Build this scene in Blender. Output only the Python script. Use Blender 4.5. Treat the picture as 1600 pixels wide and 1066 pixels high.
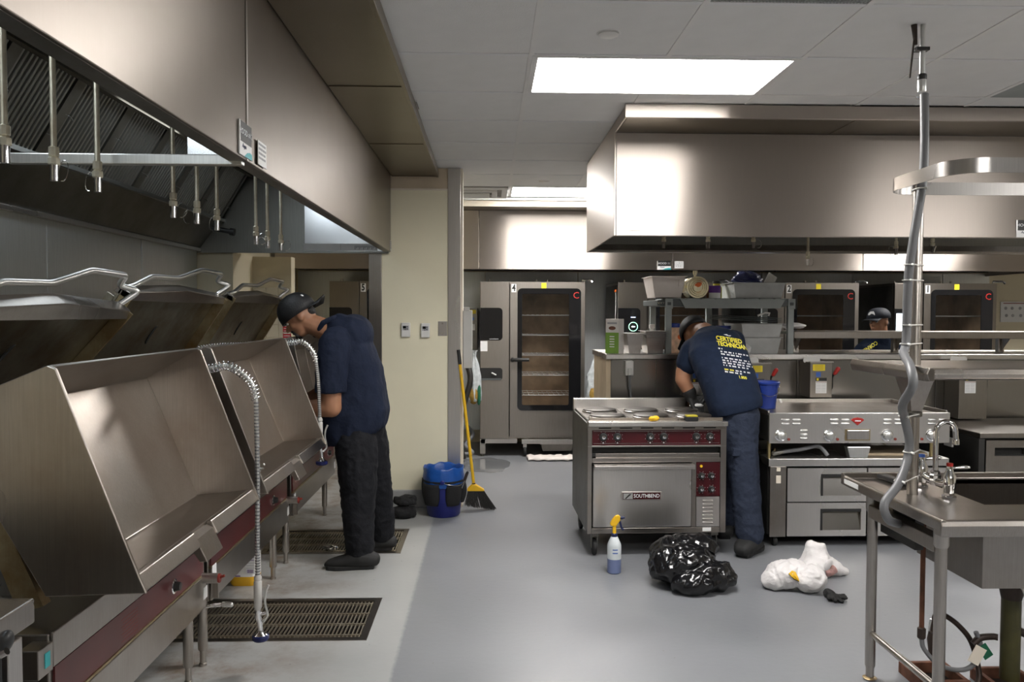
import bpy, bmesh, math, random
from mathutils import Vector, Matrix, noise
random.seed(7)
PI = math.pi
SC = bpy.context.scene
COL = SC.collection
for _o in list(bpy.data.objects):
    bpy.data.objects.remove(_o)

# ------------------------------------------------------------------ camera
F_PX = 1240.0
cam = bpy.data.objects.new('camera', bpy.data.cameras.new('camera'))
COL.objects.link(cam)
cam.data.sensor_fit = 'HORIZONTAL'
cam.data.sensor_width = 36.0
cam.data.lens = 36.0 * F_PX / 1600.0
cam.data.clip_start = 0.05
cam.data.clip_end = 100
YAW, PITCH, ROLL = math.atan(37 / F_PX), math.atan(43 / F_PX), 0.0025
_R = Matrix.Rotation(-YAW, 3, 'Z') @ Matrix.Rotation(PI / 2 - PITCH, 3, 'X') @ Matrix.Rotation(ROLL, 3, 'Z')
cam.matrix_world = Matrix.Translation((0, 0, 1.56)) @ _R.to_4x4()
SC.camera = cam

# ------------------------------------------------------------------ world, exposure
W = bpy.data.worlds.new('world')
SC.world = W
W.use_nodes = True
W.node_tree.nodes['Background'].inputs[0].default_value = (0.8, 0.85, 0.9, 1)
W.node_tree.nodes['Background'].inputs[1].default_value = 0.15
SC.view_settings.view_transform = 'Standard'
SC.view_settings.look = 'None'
SC.view_settings.exposure = 1.5
SC.view_settings.gamma = 1.0
SC.view_settings.use_curve_mapping = False
LAMP_STRENGTH = 13.0      # ceiling troffers
LAMP_COLOR = (1.0, 0.975, 0.95, 1)

# ------------------------------------------------------------------ materials
MATS = {}
def _new(name):
    m = bpy.data.materials.new(name)
    m.use_nodes = True
    MATS[name] = m
    nt = m.node_tree
    return m, nt, nt.nodes['Principled BSDF']
def N(nt, kind, **kw):
    n = nt.nodes.new(kind)
    for k, v in kw.items():
        if k in n.inputs.keys():
            n.inputs[k].default_value = v
        else:
            setattr(n, k, v)
    return n
def ramp(nt, src, p0, p1, c0, c1):
    r = nt.nodes.new('ShaderNodeValToRGB')
    r.color_ramp.elements[0].position = p0
    r.color_ramp.elements[1].position = p1
    r.color_ramp.elements[0].color = c0
    r.color_ramp.elements[1].color = c1
    nt.links.new(src, r.inputs[0])
    return r
def c4(c):
    return (c[0], c[1], c[2], 1)
def mix(c, d, t):
    return tuple(c[i] * (1 - t) + d[i] * t for i in range(3))
def coords(nt, scale=(1, 1, 1)):
    tc = nt.nodes.new('ShaderNodeTexCoord')
    mp = nt.nodes.new('ShaderNodeMapping')
    mp.inputs['Scale'].default_value = scale
    nt.links.new(tc.outputs['Object'], mp.inputs[0])
    return mp
def plain(name, col, rough=0.5, metal=0.0, var=0.06, scale=8, bump=0.0, bscale=60, spec=0.5, trans=0.0, alpha=1.0, coat=0.0, sss=0.0, emit=0.0, ecol=None):
    m, nt, b = _new(name)
    b.inputs['Roughness'].default_value = rough
    b.inputs['Metallic'].default_value = metal
    b.inputs['Specular IOR Level'].default_value = spec
    b.inputs['Transmission Weight'].default_value = trans
    b.inputs['Alpha'].default_value = alpha
    b.inputs['Coat Weight'].default_value = coat
    mp = coords(nt)
    nz = N(nt, 'ShaderNodeTexNoise', Scale=scale, Detail=4.0)
    nt.links.new(mp.outputs[0], nz.inputs['Vector'])
    r = ramp(nt, nz.outputs[0], 0.3, 0.7, c4([max(0, x * (1 - var)) for x in col]), c4([min(1, x * (1 + var)) for x in col]))
    nt.links.new(r.outputs[0], b.inputs['Base Color'])
    if sss:
        b.inputs['Subsurface Weight'].default_value = sss
        b.inputs['Subsurface Radius'].default_value = (0.02, 0.008, 0.004)
    if emit:
        b.inputs['Emission Color'].default_value = c4(ecol or col)
        b.inputs['Emission Strength'].default_value = emit
    if bump:
        n2 = N(nt, 'ShaderNodeTexNoise', Scale=bscale, Detail=5.0)
        nt.links.new(mp.outputs[0], n2.inputs['Vector'])
        bp = N(nt, 'ShaderNodeBump', Strength=bump, Distance=0.02)
        nt.links.new(n2.outputs[0], bp.inputs['Height'])
        nt.links.new(bp.outputs[0], b.inputs['Normal'])
    return m
def steel(name, col=(0.60, 0.57, 0.54), rough=0.3, aniso=0.0, tdir=(0.05, 0.25, 1), streak=(60, 60, 1.5), svar=0.08, dirt=None, dirt_amt=0.5, dscale=3.0, rvar=0.06):
    """brushed stainless: metallic, highlights stretched across the grain"""
    m, nt, b = _new(name)
    b.inputs['Metallic'].default_value = 1.0
    if aniso:
        b.inputs['Anisotropic'].default_value = aniso
        cx = N(nt, 'ShaderNodeCombineXYZ')
        for i in range(3):
            cx.inputs[i].default_value = tdir[i]
        nt.links.new(cx.outputs[0], b.inputs['Tangent'])
    mp = coords(nt, streak)
    n1 = N(nt, 'ShaderNodeTexNoise', Scale=4.0, Detail=3.0)
    nt.links.new(mp.outputs[0], n1.inputs['Vector'])
    mp2 = coords(nt)
    n2 = N(nt, 'ShaderNodeTexNoise', Scale=1.6, Detail=1.5)
    nt.links.new(mp2.outputs[0], n2.inputs['Vector'])
    r1 = ramp(nt, n1.outputs[0], 0.25, 0.75, c4([x * (1 - svar) for x in col]), c4([min(1, x * (1 + svar)) for x in col]))
    out = r1.outputs[0]
    if dirt:
        n3 = N(nt, 'ShaderNodeTexNoise', Scale=dscale, Detail=8.0, Roughness=0.65)
        nt.links.new(mp2.outputs[0], n3.inputs['Vector'])
        r3 = ramp(nt, n3.outputs[0], 0.38, 0.68, (0, 0, 0, 1), (dirt_amt, dirt_amt, dirt_amt, 1))
        mx = nt.nodes.new('ShaderNodeMix')
        mx.data_type = 'RGBA'
        nt.links.new(r3.outputs[0], mx.inputs['Factor'])
        nt.links.new(out, mx.inputs['A'])
        mx.inputs['B'].default_value = c4(dirt)
        out = mx.outputs['Result']
    nt.links.new(out, b.inputs['Base Color'])
    mr = N(nt, 'ShaderNodeMapRange')
    mr.inputs['From Min'].default_value = 0.15
    mr.inputs['From Max'].default_value = 0.85
    mr.inputs['To Min'].default_value = max(0.04, rough - rvar * 0.5)
    mr.inputs['To Max'].default_value = rough + rvar
    nt.links.new(n2.outputs[0], mr.inputs['Value'])
    nt.links.new(mr.outputs[0], b.inputs['Roughness'])
    return m
def glassy(name, col, rough=0.05, alpha=0.3):
    m, nt, b = _new(name)
    b.inputs['Base Color'].default_value = c4(col)
    b.inputs['Roughness'].default_value = rough
    b.inputs['Alpha'].default_value = alpha
    return m
def emitter(name, col, strength):
    m, nt, b = _new(name)
    b.inputs['Base Color'].default_value = (0.8, 0.8, 0.8, 1)
    b.inputs['Emission Color'].default_value = c4(col)
    b.inputs['Emission Strength'].default_value = strength
    return m

steel('steel', (0.52, 0.495, 0.47), 0.28)
steel('steel_hood', (0.52, 0.465, 0.415), 0.41, aniso=1.0, tdir=(0.0, 0.02, 1), svar=0.02, rvar=0.01)
steel('steel_brushed', (0.58, 0.56, 0.535), 0.27, aniso=0.6, svar=0.05)
steel('steel_pan', (0.46, 0.425, 0.385), 0.30, aniso=0.4, tdir=(0.05, 0.3, 1), dirt=(0.36, 0.29, 0.235), dirt_amt=0.55, dscale=4)
steel('steel_lid', (0.36, 0.34, 0.28), 0.36, dirt=(0.16, 0.11, 0.05), dirt_amt=0.75, dscale=5)
steel('steel_rust', (0.45, 0.38, 0.24), 0.4, dirt=(0.24, 0.13, 0.04), dirt_amt=0.8, dscale=7)
steel('steel_dark', (0.22, 0.215, 0.20), 0.42, dirt=(0.10, 0.09, 0.07), dirt_amt=0.6)
steel('steel_inner', (0.32, 0.32, 0.30), 0.38)
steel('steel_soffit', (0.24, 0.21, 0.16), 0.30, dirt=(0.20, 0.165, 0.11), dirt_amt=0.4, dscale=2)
steel('steel_splash', (0.66, 0.68, 0.685), 0.46, aniso=0.5)
steel('steel_oven', (0.29, 0.262, 0.235), 0.30, aniso=0.55)
steel('steel_table', (0.36, 0.335, 0.31), 0.28, dirt=(0.25, 0.21, 0.17), dirt_amt=0.5)
steel('steel_leg', (0.42, 0.39, 0.355), 0.30, streak=(40, 40, 3))
steel('griddle_top', (0.38, 0.34, 0.30), 0.33, dirt=(0.20, 0.15, 0.10), dirt_amt=0.6, dscale=6)
steel('steel_shaded', (0.30, 0.29, 0.275), 0.24, svar=0.05)  # stainless with the shade under the hood put into its darker colour
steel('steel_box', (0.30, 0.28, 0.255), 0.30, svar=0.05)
steel('steel_lit', (0.80, 0.82, 0.84), 0.22, svar=0.02, rvar=0.02)  # paler steel standing in for light reflected on the hood gusset and end
steel('grate_bar', (0.66, 0.61, 0.52), 0.42, dirt=(0.40, 0.28, 0.15), dirt_amt=0.5, dscale=9)
steel('chrome', (0.85, 0.85, 0.86), 0.07, svar=0.0, rvar=0.02)
steel('grate_steel', (0.48, 0.42, 0.34), 0.45, dirt=(0.34, 0.23, 0.12), dirt_amt=0.6, dscale=9)
steel('galvanized', (0.86, 0.82, 0.68), 0.45, streak=(30, 30, 4), dirt=(0.30, 0.20, 0.09), dirt_amt=0.5, dscale=9)
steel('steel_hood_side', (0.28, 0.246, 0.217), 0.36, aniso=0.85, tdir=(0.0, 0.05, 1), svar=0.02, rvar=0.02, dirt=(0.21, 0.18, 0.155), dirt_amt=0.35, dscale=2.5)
plain('cast_iron', (0.085, 0.075, 0.065), 0.42, metal=0.7, var=0.35, scale=14)
steel('brass', (0.52, 0.42, 0.22), 0.35)
steel('tin_can', (0.75, 0.68, 0.48), 0.22)
steel('aluminium', (0.72, 0.72, 0.70), 0.32)
plain('ceiling_white', (0.80, 0.795, 0.78), 0.9, var=0.02, bump=0.15, bscale=250)
plain('rail_white', (0.80, 0.79, 0.77), 0.6, var=0.02)
plain('wall_room', (0.40, 0.36, 0.29), 0.55, var=0.05, scale=2)
plain('wall_beige', (0.66, 0.59, 0.43), 0.55, var=0.02, scale=2)
plain('wall_frp', (0.84, 0.785, 0.59), 0.45, var=0.03, scale=3)
plain('wall_upper', (0.68, 0.57, 0.42), 0.6, var=0.02)
plain('wall_cream', (0.82, 0.74, 0.62), 0.6, var=0.02)
plain('wall_tile', (0.62, 0.565, 0.45), 0.4, var=0.04)
plain('base_grey', (0.34, 0.34, 0.335), 0.5, var=0.06)
plain('black_plastic', (0.018, 0.018, 0.018), 0.38, var=0.1)
plain('black_glass', (0.008, 0.008, 0.009), 0.07, var=0.0)
plain('black_rubber', (0.013, 0.013, 0.013), 0.7, var=0.15)
plain('black_fabric', (0.012, 0.012, 0.013), 0.85, var=0.2, bump=0.3, bscale=200)
plain('black_paint', (0.025, 0.024, 0.022), 0.5, var=0.2)
plain('navy_shirt', (0.011, 0.016, 0.034), 0.85, var=0.12, scale=20, bump=0.25, bscale=35, spec=0.2)
plain('navy_tee', (0.010, 0.017, 0.037), 0.9, var=0.12, scale=20, bump=0.2, bscale=30, spec=0.2)
plain('navy_pants', (0.027, 0.035, 0.058), 0.85, var=0.12, scale=20, bump=0.35, bscale=40, spec=0.2)
plain('black_pants', (0.005, 0.0055, 0.008), 0.8, var=0.15, scale=20, bump=0.3, bscale=40, spec=0.3)
plain('skin', (0.34, 0.165, 0.092), 0.5, var=0.10, scale=14, sss=0.08)
plain('skin_lip', (0.25, 0.10, 0.07), 0.5, var=0.1)
plain('hair_black', (0.012, 0.010, 0.009), 0.6, var=0.2, bump=0.5, bscale=150)
plain('cap_black', (0.008, 0.008, 0.009), 0.55, var=0.15, bump=0.2, bscale=120)
plain('cap_navy', (0.010, 0.014, 0.024), 0.7, var=0.15)
plain('eye_white', (0.6, 0.57, 0.53), 0.3, var=0.02)
plain('blue_bucket', (0.008, 0.014, 0.15), 0.42, var=0.1)
plain('blue_liner', (0.012, 0.085, 0.36), 0.35, var=0.15, bump=0.3, bscale=20)
plain('blue_pail', (0.016, 0.042, 0.26), 0.4, var=0.06)
plain('blue_vinyl', (0.006, 0.010, 0.07), 0.3, var=0.1)
plain('spray_blue', (0.012, 0.02, 0.08), 0.45, var=0.1)
plain('yellow_plastic', (0.85, 0.50, 0.015), 0.4, var=0.05)
plain('yellow_label', (0.80, 0.63, 0.02), 0.5, var=0.03)
plain('yellow_dull', (0.45, 0.38, 0.02), 0.5, var=0.03)
plain('red_panel', (0.068, 0.007, 0.008), 0.32, var=0.25, scale=3)
plain('maroon_panel', (0.048, 0.0035, 0.006), 0.25, var=0.3, scale=4)
plain('red_plastic', (0.42, 0.025, 0.02), 0.4, var=0.05)
plain('red_dull', (0.22, 0.03, 0.02), 0.5, var=0.1)
plain('red_sign', (0.50, 0.03, 0.04), 0.5, var=0.05)
plain('orange_label', (0.85, 0.16, 0.02), 0.5, var=0.1)
plain('white_plastic', (0.75, 0.74, 0.71), 0.45, var=0.03)
plain('white_paper', (0.80, 0.80, 0.79), 0.7, var=0.03)
plain('white_paint', (0.85, 0.85, 0.83), 0.5, var=0.01)
plain('grey_print', (0.35, 0.35, 0.36), 0.7, var=0.02)
plain('grey_plastic', (0.52, 0.51, 0.48), 0.5, var=0.03)
plain('grey_conduit', (0.165, 0.168, 0.175), 0.42, var=0.05)
plain('shelf_grey', (0.33, 0.36, 0.35), 0.45, var=0.05)
plain('shelf_dark', (0.09, 0.10, 0.10), 0.5, var=0.05)
plain('container_clear', (0.50, 0.51, 0.50), 0.35, var=0.10, scale=12)
plain('container_white', (0.84, 0.77, 0.72), 0.45, var=0.04)
plain('teal_print', (0.05, 0.42, 0.45), 0.5, var=0.05)
plain('purple_print', (0.10, 0.02, 0.22), 0.5, var=0.05)
plain('green_print', (0.20, 0.36, 0.06), 0.5, var=0.05)
plain('dark_green', (0.01, 0.12, 0.06), 0.5, var=0.1)
plain('brown_print', (0.26, 0.11, 0.05), 0.6, var=0.3, scale=30)
plain('spotted_bag', (0.80, 0.52, 0.34), 0.5, var=0.22, scale=26)
plain('blue_print', (0.05, 0.13, 0.45), 0.5, var=0.05)
plain('yellow_text', (0.80, 0.72, 0.06), 0.6, var=0.02)
plain('white_text', (0.80, 0.80, 0.82), 0.6, var=0.02)
plain('yellow_liquid', (0.75, 0.42, 0.02), 0.3, var=0.08)
plain('blue_liquid', (0.16, 0.20, 0.36), 0.3, var=0.08)
plain('bottle_clear', (0.62, 0.66, 0.68), 0.3, var=0.05)
plain('bag_black', (0.006, 0.006, 0.007), 0.16, var=0.2, bump=0.35, bscale=14, spec=0.6)
plain('bag_white', (0.84, 0.81, 0.80), 0.35, var=0.05, bump=0.4, bscale=28)
plain('bag_clear', (0.50, 0.53, 0.54), 0.2, var=0.2, scale=20, bump=0.6, bscale=25)
plain('meat_red', (0.58, 0.33, 0.30), 0.5, var=0.4, scale=40)
plain('rope_amber', (0.30, 0.18, 0.03), 0.7, var=0.3, scale=30)
plain('coil_black', (0.02, 0.017, 0.014), 0.45, var=0.3)
plain('rust', (0.14, 0.055, 0.03), 0.75, var=0.35, scale=20)
plain('pipe_dark', (0.05, 0.035, 0.028), 0.5, metal=0.4, var=0.3)
plain('pipe_green', (0.055, 0.05, 0.012), 0.45, var=0.3)
plain('void_black', (0.006, 0.006, 0.005), 0.8, var=0.1)
plain('drain_dark', (0.012, 0.009, 0.006), 0.6, var=0.3)
plain('oven_cavity', (0.34, 0.24, 0.15), 0.45, metal=0.3, var=0.3, scale=6)
plain('cardboard_white', (0.75, 0.72, 0.68), 0.6, var=0.03)
plain('wood_tan', (0.50, 0.40, 0.27), 0.6, var=0.1)
glassy('oven_glass', (0.02, 0.02, 0.018), 0.04, 0.22)
glassy('clear_plastic', (0.75, 0.77, 0.77), 0.2, 0.35)
emitter('lamp_diffuser', LAMP_COLOR, LAMP_STRENGTH)
emitter('hood_lens', (0.84, 0.93, 1.0), 3.2)
emitter('screen_green', (0.10, 0.8, 0.35), 1.2)
emitter('screen_white', (0.75, 0.9, 1.0), 1.5)
emitter('screen_blue', (0.25, 0.45, 1.0), 1.4)

# ------------------------------------------------------------------ mesh helpers
class MB:
    def __init__(s):
        s.v, s.f = [], []
    def add(s, vs, fs):
        o = len(s.v)
        s.v += [tuple(p) for p in vs]
        s.f += [tuple(i + o for i in f) for f in fs]
        return s
    def box(s, x0, x1, y0, y1, z0, z1):
        return s.add([(x0, y0, z0), (x1, y0, z0), (x1, y1, z0), (x0, y1, z0), (x0, y0, z1), (x1, y0, z1), (x1, y1, z1), (x0, y1, z1)],
                     [(3, 2, 1, 0), (4, 5, 6, 7), (0, 1, 5, 4), (1, 2, 6, 5), (2, 3, 7, 6), (3, 0, 4, 7)])
    def obox(s, c, size, M):
        a, b, d = size[0] / 2, size[1] / 2, size[2] / 2
        P = [(-a, -b, -d), (a, -b, -d), (a, b, -d), (-a, b, -d), (-a, -b, d), (a, -b, d), (a, b, d), (-a, b, d)]
        c = Vector(c)
        return s.add([c + M @ Vector(p) for p in P], [(3, 2, 1, 0), (4, 5, 6, 7), (0, 1, 5, 4), (1, 2, 6, 5), (2, 3, 7, 6), (3, 0, 4, 7)])
    def bar(s, p, q, w, h, up=(0, 0, 1)):
        p, q = Vector(p), Vector(q)
        d = q - p
        t = d.normalized()
        up = Vector(up)
        if abs(t.dot(up)) > 0.98:
            up = Vector((0, 1, 0))
        a = t.cross(up).normalized()
        b = a.cross(t)
        M = Matrix((t, a, b)).transposed()
        return s.obox((p + q) / 2, (d.length, w, h), M)
    def prism(s, pts, axis, a, b):
        """polygon extruded along an axis. axis y: pts are (x,z); axis x: (y,z); axis z: (x,y)"""
        n = len(pts)
        def P(p, t):
            return {'y': (p[0], t, p[1]), 'x': (t, p[0], p[1]), 'z': (p[0], p[1], t)}[axis]
        vs = [P(p, a) for p in pts] + [P(p, b) for p in pts]
        fs = [tuple(range(n))[::-1], tuple(range(n, 2 * n))]
        fs += [(i, (i + 1) % n, (i + 1) % n + n, i + n) for i in range(n)]
        return s.add(vs, fs)
    def tube(s, path, r, n=10, closed=False, caps=True):
        P = [Vector(p) for p in path]
        m = len(P)
        rs = r if isinstance(r, (list, tuple)) else [r] * m
        T = []
        for i in range(m):
            a = P[(i - 1) % m] if (closed or i > 0) else P[0]
            b = P[(i + 1) % m] if (closed or i < m - 1) else P[-1]
            d = b - a
            T.append(d.normalized() if d.length > 1e-9 else Vector((0, 0, 1)))
        u = T[0].orthogonal().normalized()
        vs, fs = [], []
        for i in range(m):
            u = u - T[i] * u.dot(T[i])
            if u.length < 1e-6:
                u = T[i].orthogonal()
            u.normalize()
            w = T[i].cross(u)
            for k in range(n):
                an = 2 * PI * k / n
                vs.append(P[i] + (u * math.cos(an) + w * math.sin(an)) * rs[i])
        for i in range(m if closed else m - 1):
            j = (i + 1) % m
            for k in range(n):
                fs.append((i * n + k, i * n + (k + 1) % n, j * n + (k + 1) % n, j * n + k))
        if caps and not closed:
            fs.append(tuple(range(n))[::-1])
            fs.append(tuple(range((m - 1) * n, m * n)))
        return s.add(vs, fs)
    def lathe(s, prof, c=(0, 0, 0), n=24, M=None, caps=True, a0=0, a1=2 * PI):
        """prof: list of (r, h) about the axis z through c, turned by M"""
        M = M or Matrix.Identity(3)
        c = Vector(c)
        full = abs(a1 - a0 - 2 * PI) < 1e-6
        k = n if full else n + 1
        vs, fs = [], []
        for r, h in prof:
            for i in range(k):
                an = a0 + (a1 - a0) * i / n
                vs.append(c + M @ Vector((r * math.cos(an), r * math.sin(an), h)))
        for j in range(len(prof) - 1):
            for i in range(n):
                i2 = (i + 1) % k
                fs.append((j * k + i, j * k + i2, (j + 1) * k + i2, (j + 1) * k + i))
        if caps and full:
            if prof[0][0] > 1e-6:
                fs.append(tuple(range(k))[::-1])
            if prof[-1][0] > 1e-6:
                fs.append(tuple(range((len(prof) - 1) * k, len(prof) * k)))
        return s.add(vs, fs)
    def cyl(s, p, q, r, n=16, r2=None):
        return s.tube([p, q], [r, r if r2 is None else r2], n)
    def ell(s, c, rad, M=None, n=16, m=10):
        M = M or Matrix.Identity(3)
        c = Vector(c)
        vs = [c + M @ Vector((0, 0, -rad[2]))]
        for j in range(1, m):
            ph = -PI / 2 + PI * j / m
            for i in range(n):
                an = 2 * PI * i / n
                vs.append(c + M @ Vector((rad[0] * math.cos(ph) * math.cos(an), rad[1] * math.cos(ph) * math.sin(an), rad[2] * math.sin(ph))))
        vs.append(c + M @ Vector((0, 0, rad[2])))
        fs = [(0, 1 + (i + 1) % n, 1 + i) for i in range(n)]
        for j in range(m - 2):
            for i in range(n):
                a, b = 1 + j * n + i, 1 + j * n + (i + 1) % n
                fs.append((a, b, b + n, a + n))
        L = len(vs) - 1
        fs += [(L, 1 + (m - 2) * n + i, 1 + (m - 2) * n + (i + 1) % n) for i in range(n)]
        return s.add(vs, fs)
    def cap(s, p, q, r1, r2, n=14):
        """tapered capsule"""
        p, q = Vector(p), Vector(q)
        t = (q - p).normalized()
        path, rs = [], []
        for k in range(5):
            a = -PI / 2 + PI / 2 * k / 4.0
            path.append(p + t * (r1 * math.sin(a))); rs.append(max(1e-4, r1 * math.cos(a)))
        for k in range(5):
            a = PI / 2 * k / 4.0
            path.append(q + t * (r2 * math.sin(a))); rs.append(max(1e-4, r2 * math.cos(a)))
        return s.tube(path, rs, n)
    def quad(s, a, b, c, d):
        return s.add([a, b, c, d], [(0, 1, 2, 3)])
    def plate(s, outline, t, M, c):
        """2D outline (local x,y) of thickness t along local z, placed by M at c"""
        n = len(outline)
        c = Vector(c)
        vs = [c + M @ Vector((p[0], p[1], 0)) for p in outline] + [c + M @ Vector((p[0], p[1], t)) for p in outline]
        fs = [tuple(range(n))[::-1], tuple(range(n, 2 * n))] + [(i, (i + 1) % n, (i + 1) % n + n, i + n) for i in range(n)]
        return s.add(vs, fs)
    def mesh(s, name):
        me = bpy.data.meshes.new(name)
        me.from_pydata(s.v, [], s.f)
        me.update()
        bm = bmesh.new()
        bm.from_mesh(me)
        bmesh.ops.recalc_face_normals(bm, faces=bm.faces)
        bm.to_mesh(me)
        bm.free()
        return me
    def build(s, name, mat, parent=None, smooth=None, bevel=0, label=None, kind=None, seg=2):
        return link(name, s.mesh(name), mat, parent, smooth, bevel, label, kind, seg)

def root_of(o):
    while o.parent:
        o = o.parent
    return o
WORLD = {}
def link(name, me, mat, parent=None, smooth=None, bevel=0, label=None, kind=None, seg=2):
    o = bpy.data.objects.new(name, me)
    COL.objects.link(o)
    if mat:
        me.materials.clear()
        me.materials.append(MATS[mat])
    if smooth:
        for p in me.polygons:
            p.use_smooth = True
        me.set_sharp_from_angle(angle=math.radians(smooth))
    if bevel:
        md = o.modifiers.new('bevel', 'BEVEL')
        md.width = bevel
        md.segments = seg
        md.limit_method = 'ANGLE'
        md.angle_limit = math.radians(40)
    if parent:
        o.parent = parent
        if parent.name in WORLD:
            o.matrix_parent_inverse = WORLD[parent.name].inverted()
    if label:
        o['label'] = label
    if kind:
        o['kind'] = kind
    return o
def tag(o, label, cat, group=None):
    o['label'] = label
    o['category'] = cat
    if group:
        o['group'] = group
    return o
def thing(name, label, cat, loc=(0, 0, 0), rotz=0, group=None, local=False):
    """an Empty at the thing's base. Parts are given in world coordinates, or (local) in the Empty's own frame"""
    o = bpy.data.objects.new(name, None)
    COL.objects.link(o)
    o.location = loc
    o.rotation_euler = (0, 0, rotz)
    o.empty_display_size = 0.1
    tag(o, label, cat, group)
    if not local:
        WORLD[o.name] = Matrix.Translation(loc) @ Matrix.Rotation(rotz, 4, 'Z')
    return o
def copy_tree(o, parent=None, kids=None):
    c = o.copy()
    COL.objects.link(c)
    if parent:
        c.parent = parent
    for ch in [k for k in bpy.data.objects if k.parent == o]:
        copy_tree(ch, c)
    return c
def struct(o):
    o['kind'] = 'structure'
    return o
def B(x0, x1, y0, y1, z0, z1):
    return MB().box(x0, x1, y0, y1, z0, z1)
def frame3(right, up):
    r = Vector(right).normalized()
    u = Vector(up)
    u = (u - r * u.dot(r)).normalized()
    return Matrix((r, u, r.cross(u))).transposed()
FRONT = frame3((1, 0, 0), (0, 0, 1))      # faces -y
RIGHT = frame3((0, 1, 0), (0, 0, 1))      # faces +x
def text(name, body, size, c, M, mat, parent, depth=0.0015, sx=1.0, align='CENTER', shear=0.0, bold=0.0):
    cu = bpy.data.curves.new(name, 'FONT')
    cu.body = body
    cu.size = size
    cu.align_x = align
    cu.align_y = 'CENTER'
    cu.extrude = depth
    cu.resolution_u = 2
    cu.shear = shear
    cu.offset = bold
    tmp = bpy.data.objects.new('tmp', cu)
    COL.objects.link(tmp)
    dg = bpy.context.evaluated_depsgraph_get()
    me = bpy.data.meshes.new_from_object(tmp.evaluated_get(dg))
    bpy.data.objects.remove(tmp)
    bpy.data.curves.remove(cu)
    me.transform(Matrix.Translation(c) @ (M @ Matrix.Diagonal((sx, 1, 1))).to_4x4())
    return link(name, me, mat, parent)
def bezier(pts, n=10):
    """Catmull-Rom through points"""
    P = [Vector(p) for p in pts]
    P = [P[0] * 2 - P[1]] + P + [P[-1] * 2 - P[-2]]
    out = []
    for i in range(1, len(P) - 2):
        for k in range(n):
            t = k / n
            a, b, c, d = P[i - 1], P[i], P[i + 1], P[i + 2]
            out.append(0.5 * ((2 * b) + (c - a) * t + (2 * a - 5 * b + 4 * c - d) * t * t + (3 * b - a - 3 * c + d) * t ** 3))
    out.append(P[-2])
    return out
def rounded(w, h, r, n=5, corners=(1, 1, 1, 1)):
    pts = []
    for k, (sx, sy, a) in enumerate(((1, 1, 0), (-1, 1, PI / 2), (-1, -1, PI), (1, -1, 1.5 * PI))):
        if corners[k]:
            for i in range(n + 1):
                t = a + PI / 2 * i / n
                pts.append((sx * (w / 2 - r) + r * math.cos(t), sy * (h / 2 - r) + r * math.sin(t)))
        else:
            pts.append((sx * w / 2, sy * h / 2))
    return pts
def remesh(me, voxel, smooth_it=6, fac=0.5):
    """fuse overlapping closed pieces into one continuous skin"""
    tmp = bpy.data.objects.new('tmp', me)
    COL.objects.link(tmp)
    md = tmp.modifiers.new('r', 'REMESH')
    md.mode = 'VOXEL'
    md.voxel_size = voxel
    if smooth_it:
        m2 = tmp.modifiers.new('s', 'SMOOTH')
        m2.factor = fac
        m2.iterations = smooth_it
    dg = bpy.context.evaluated_depsgraph_get()
    out = bpy.data.meshes.new_from_object(tmp.evaluated_get(dg))
    bpy.data.objects.remove(tmp)
    for p in out.polygons:
        p.use_smooth = True
    return out

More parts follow.
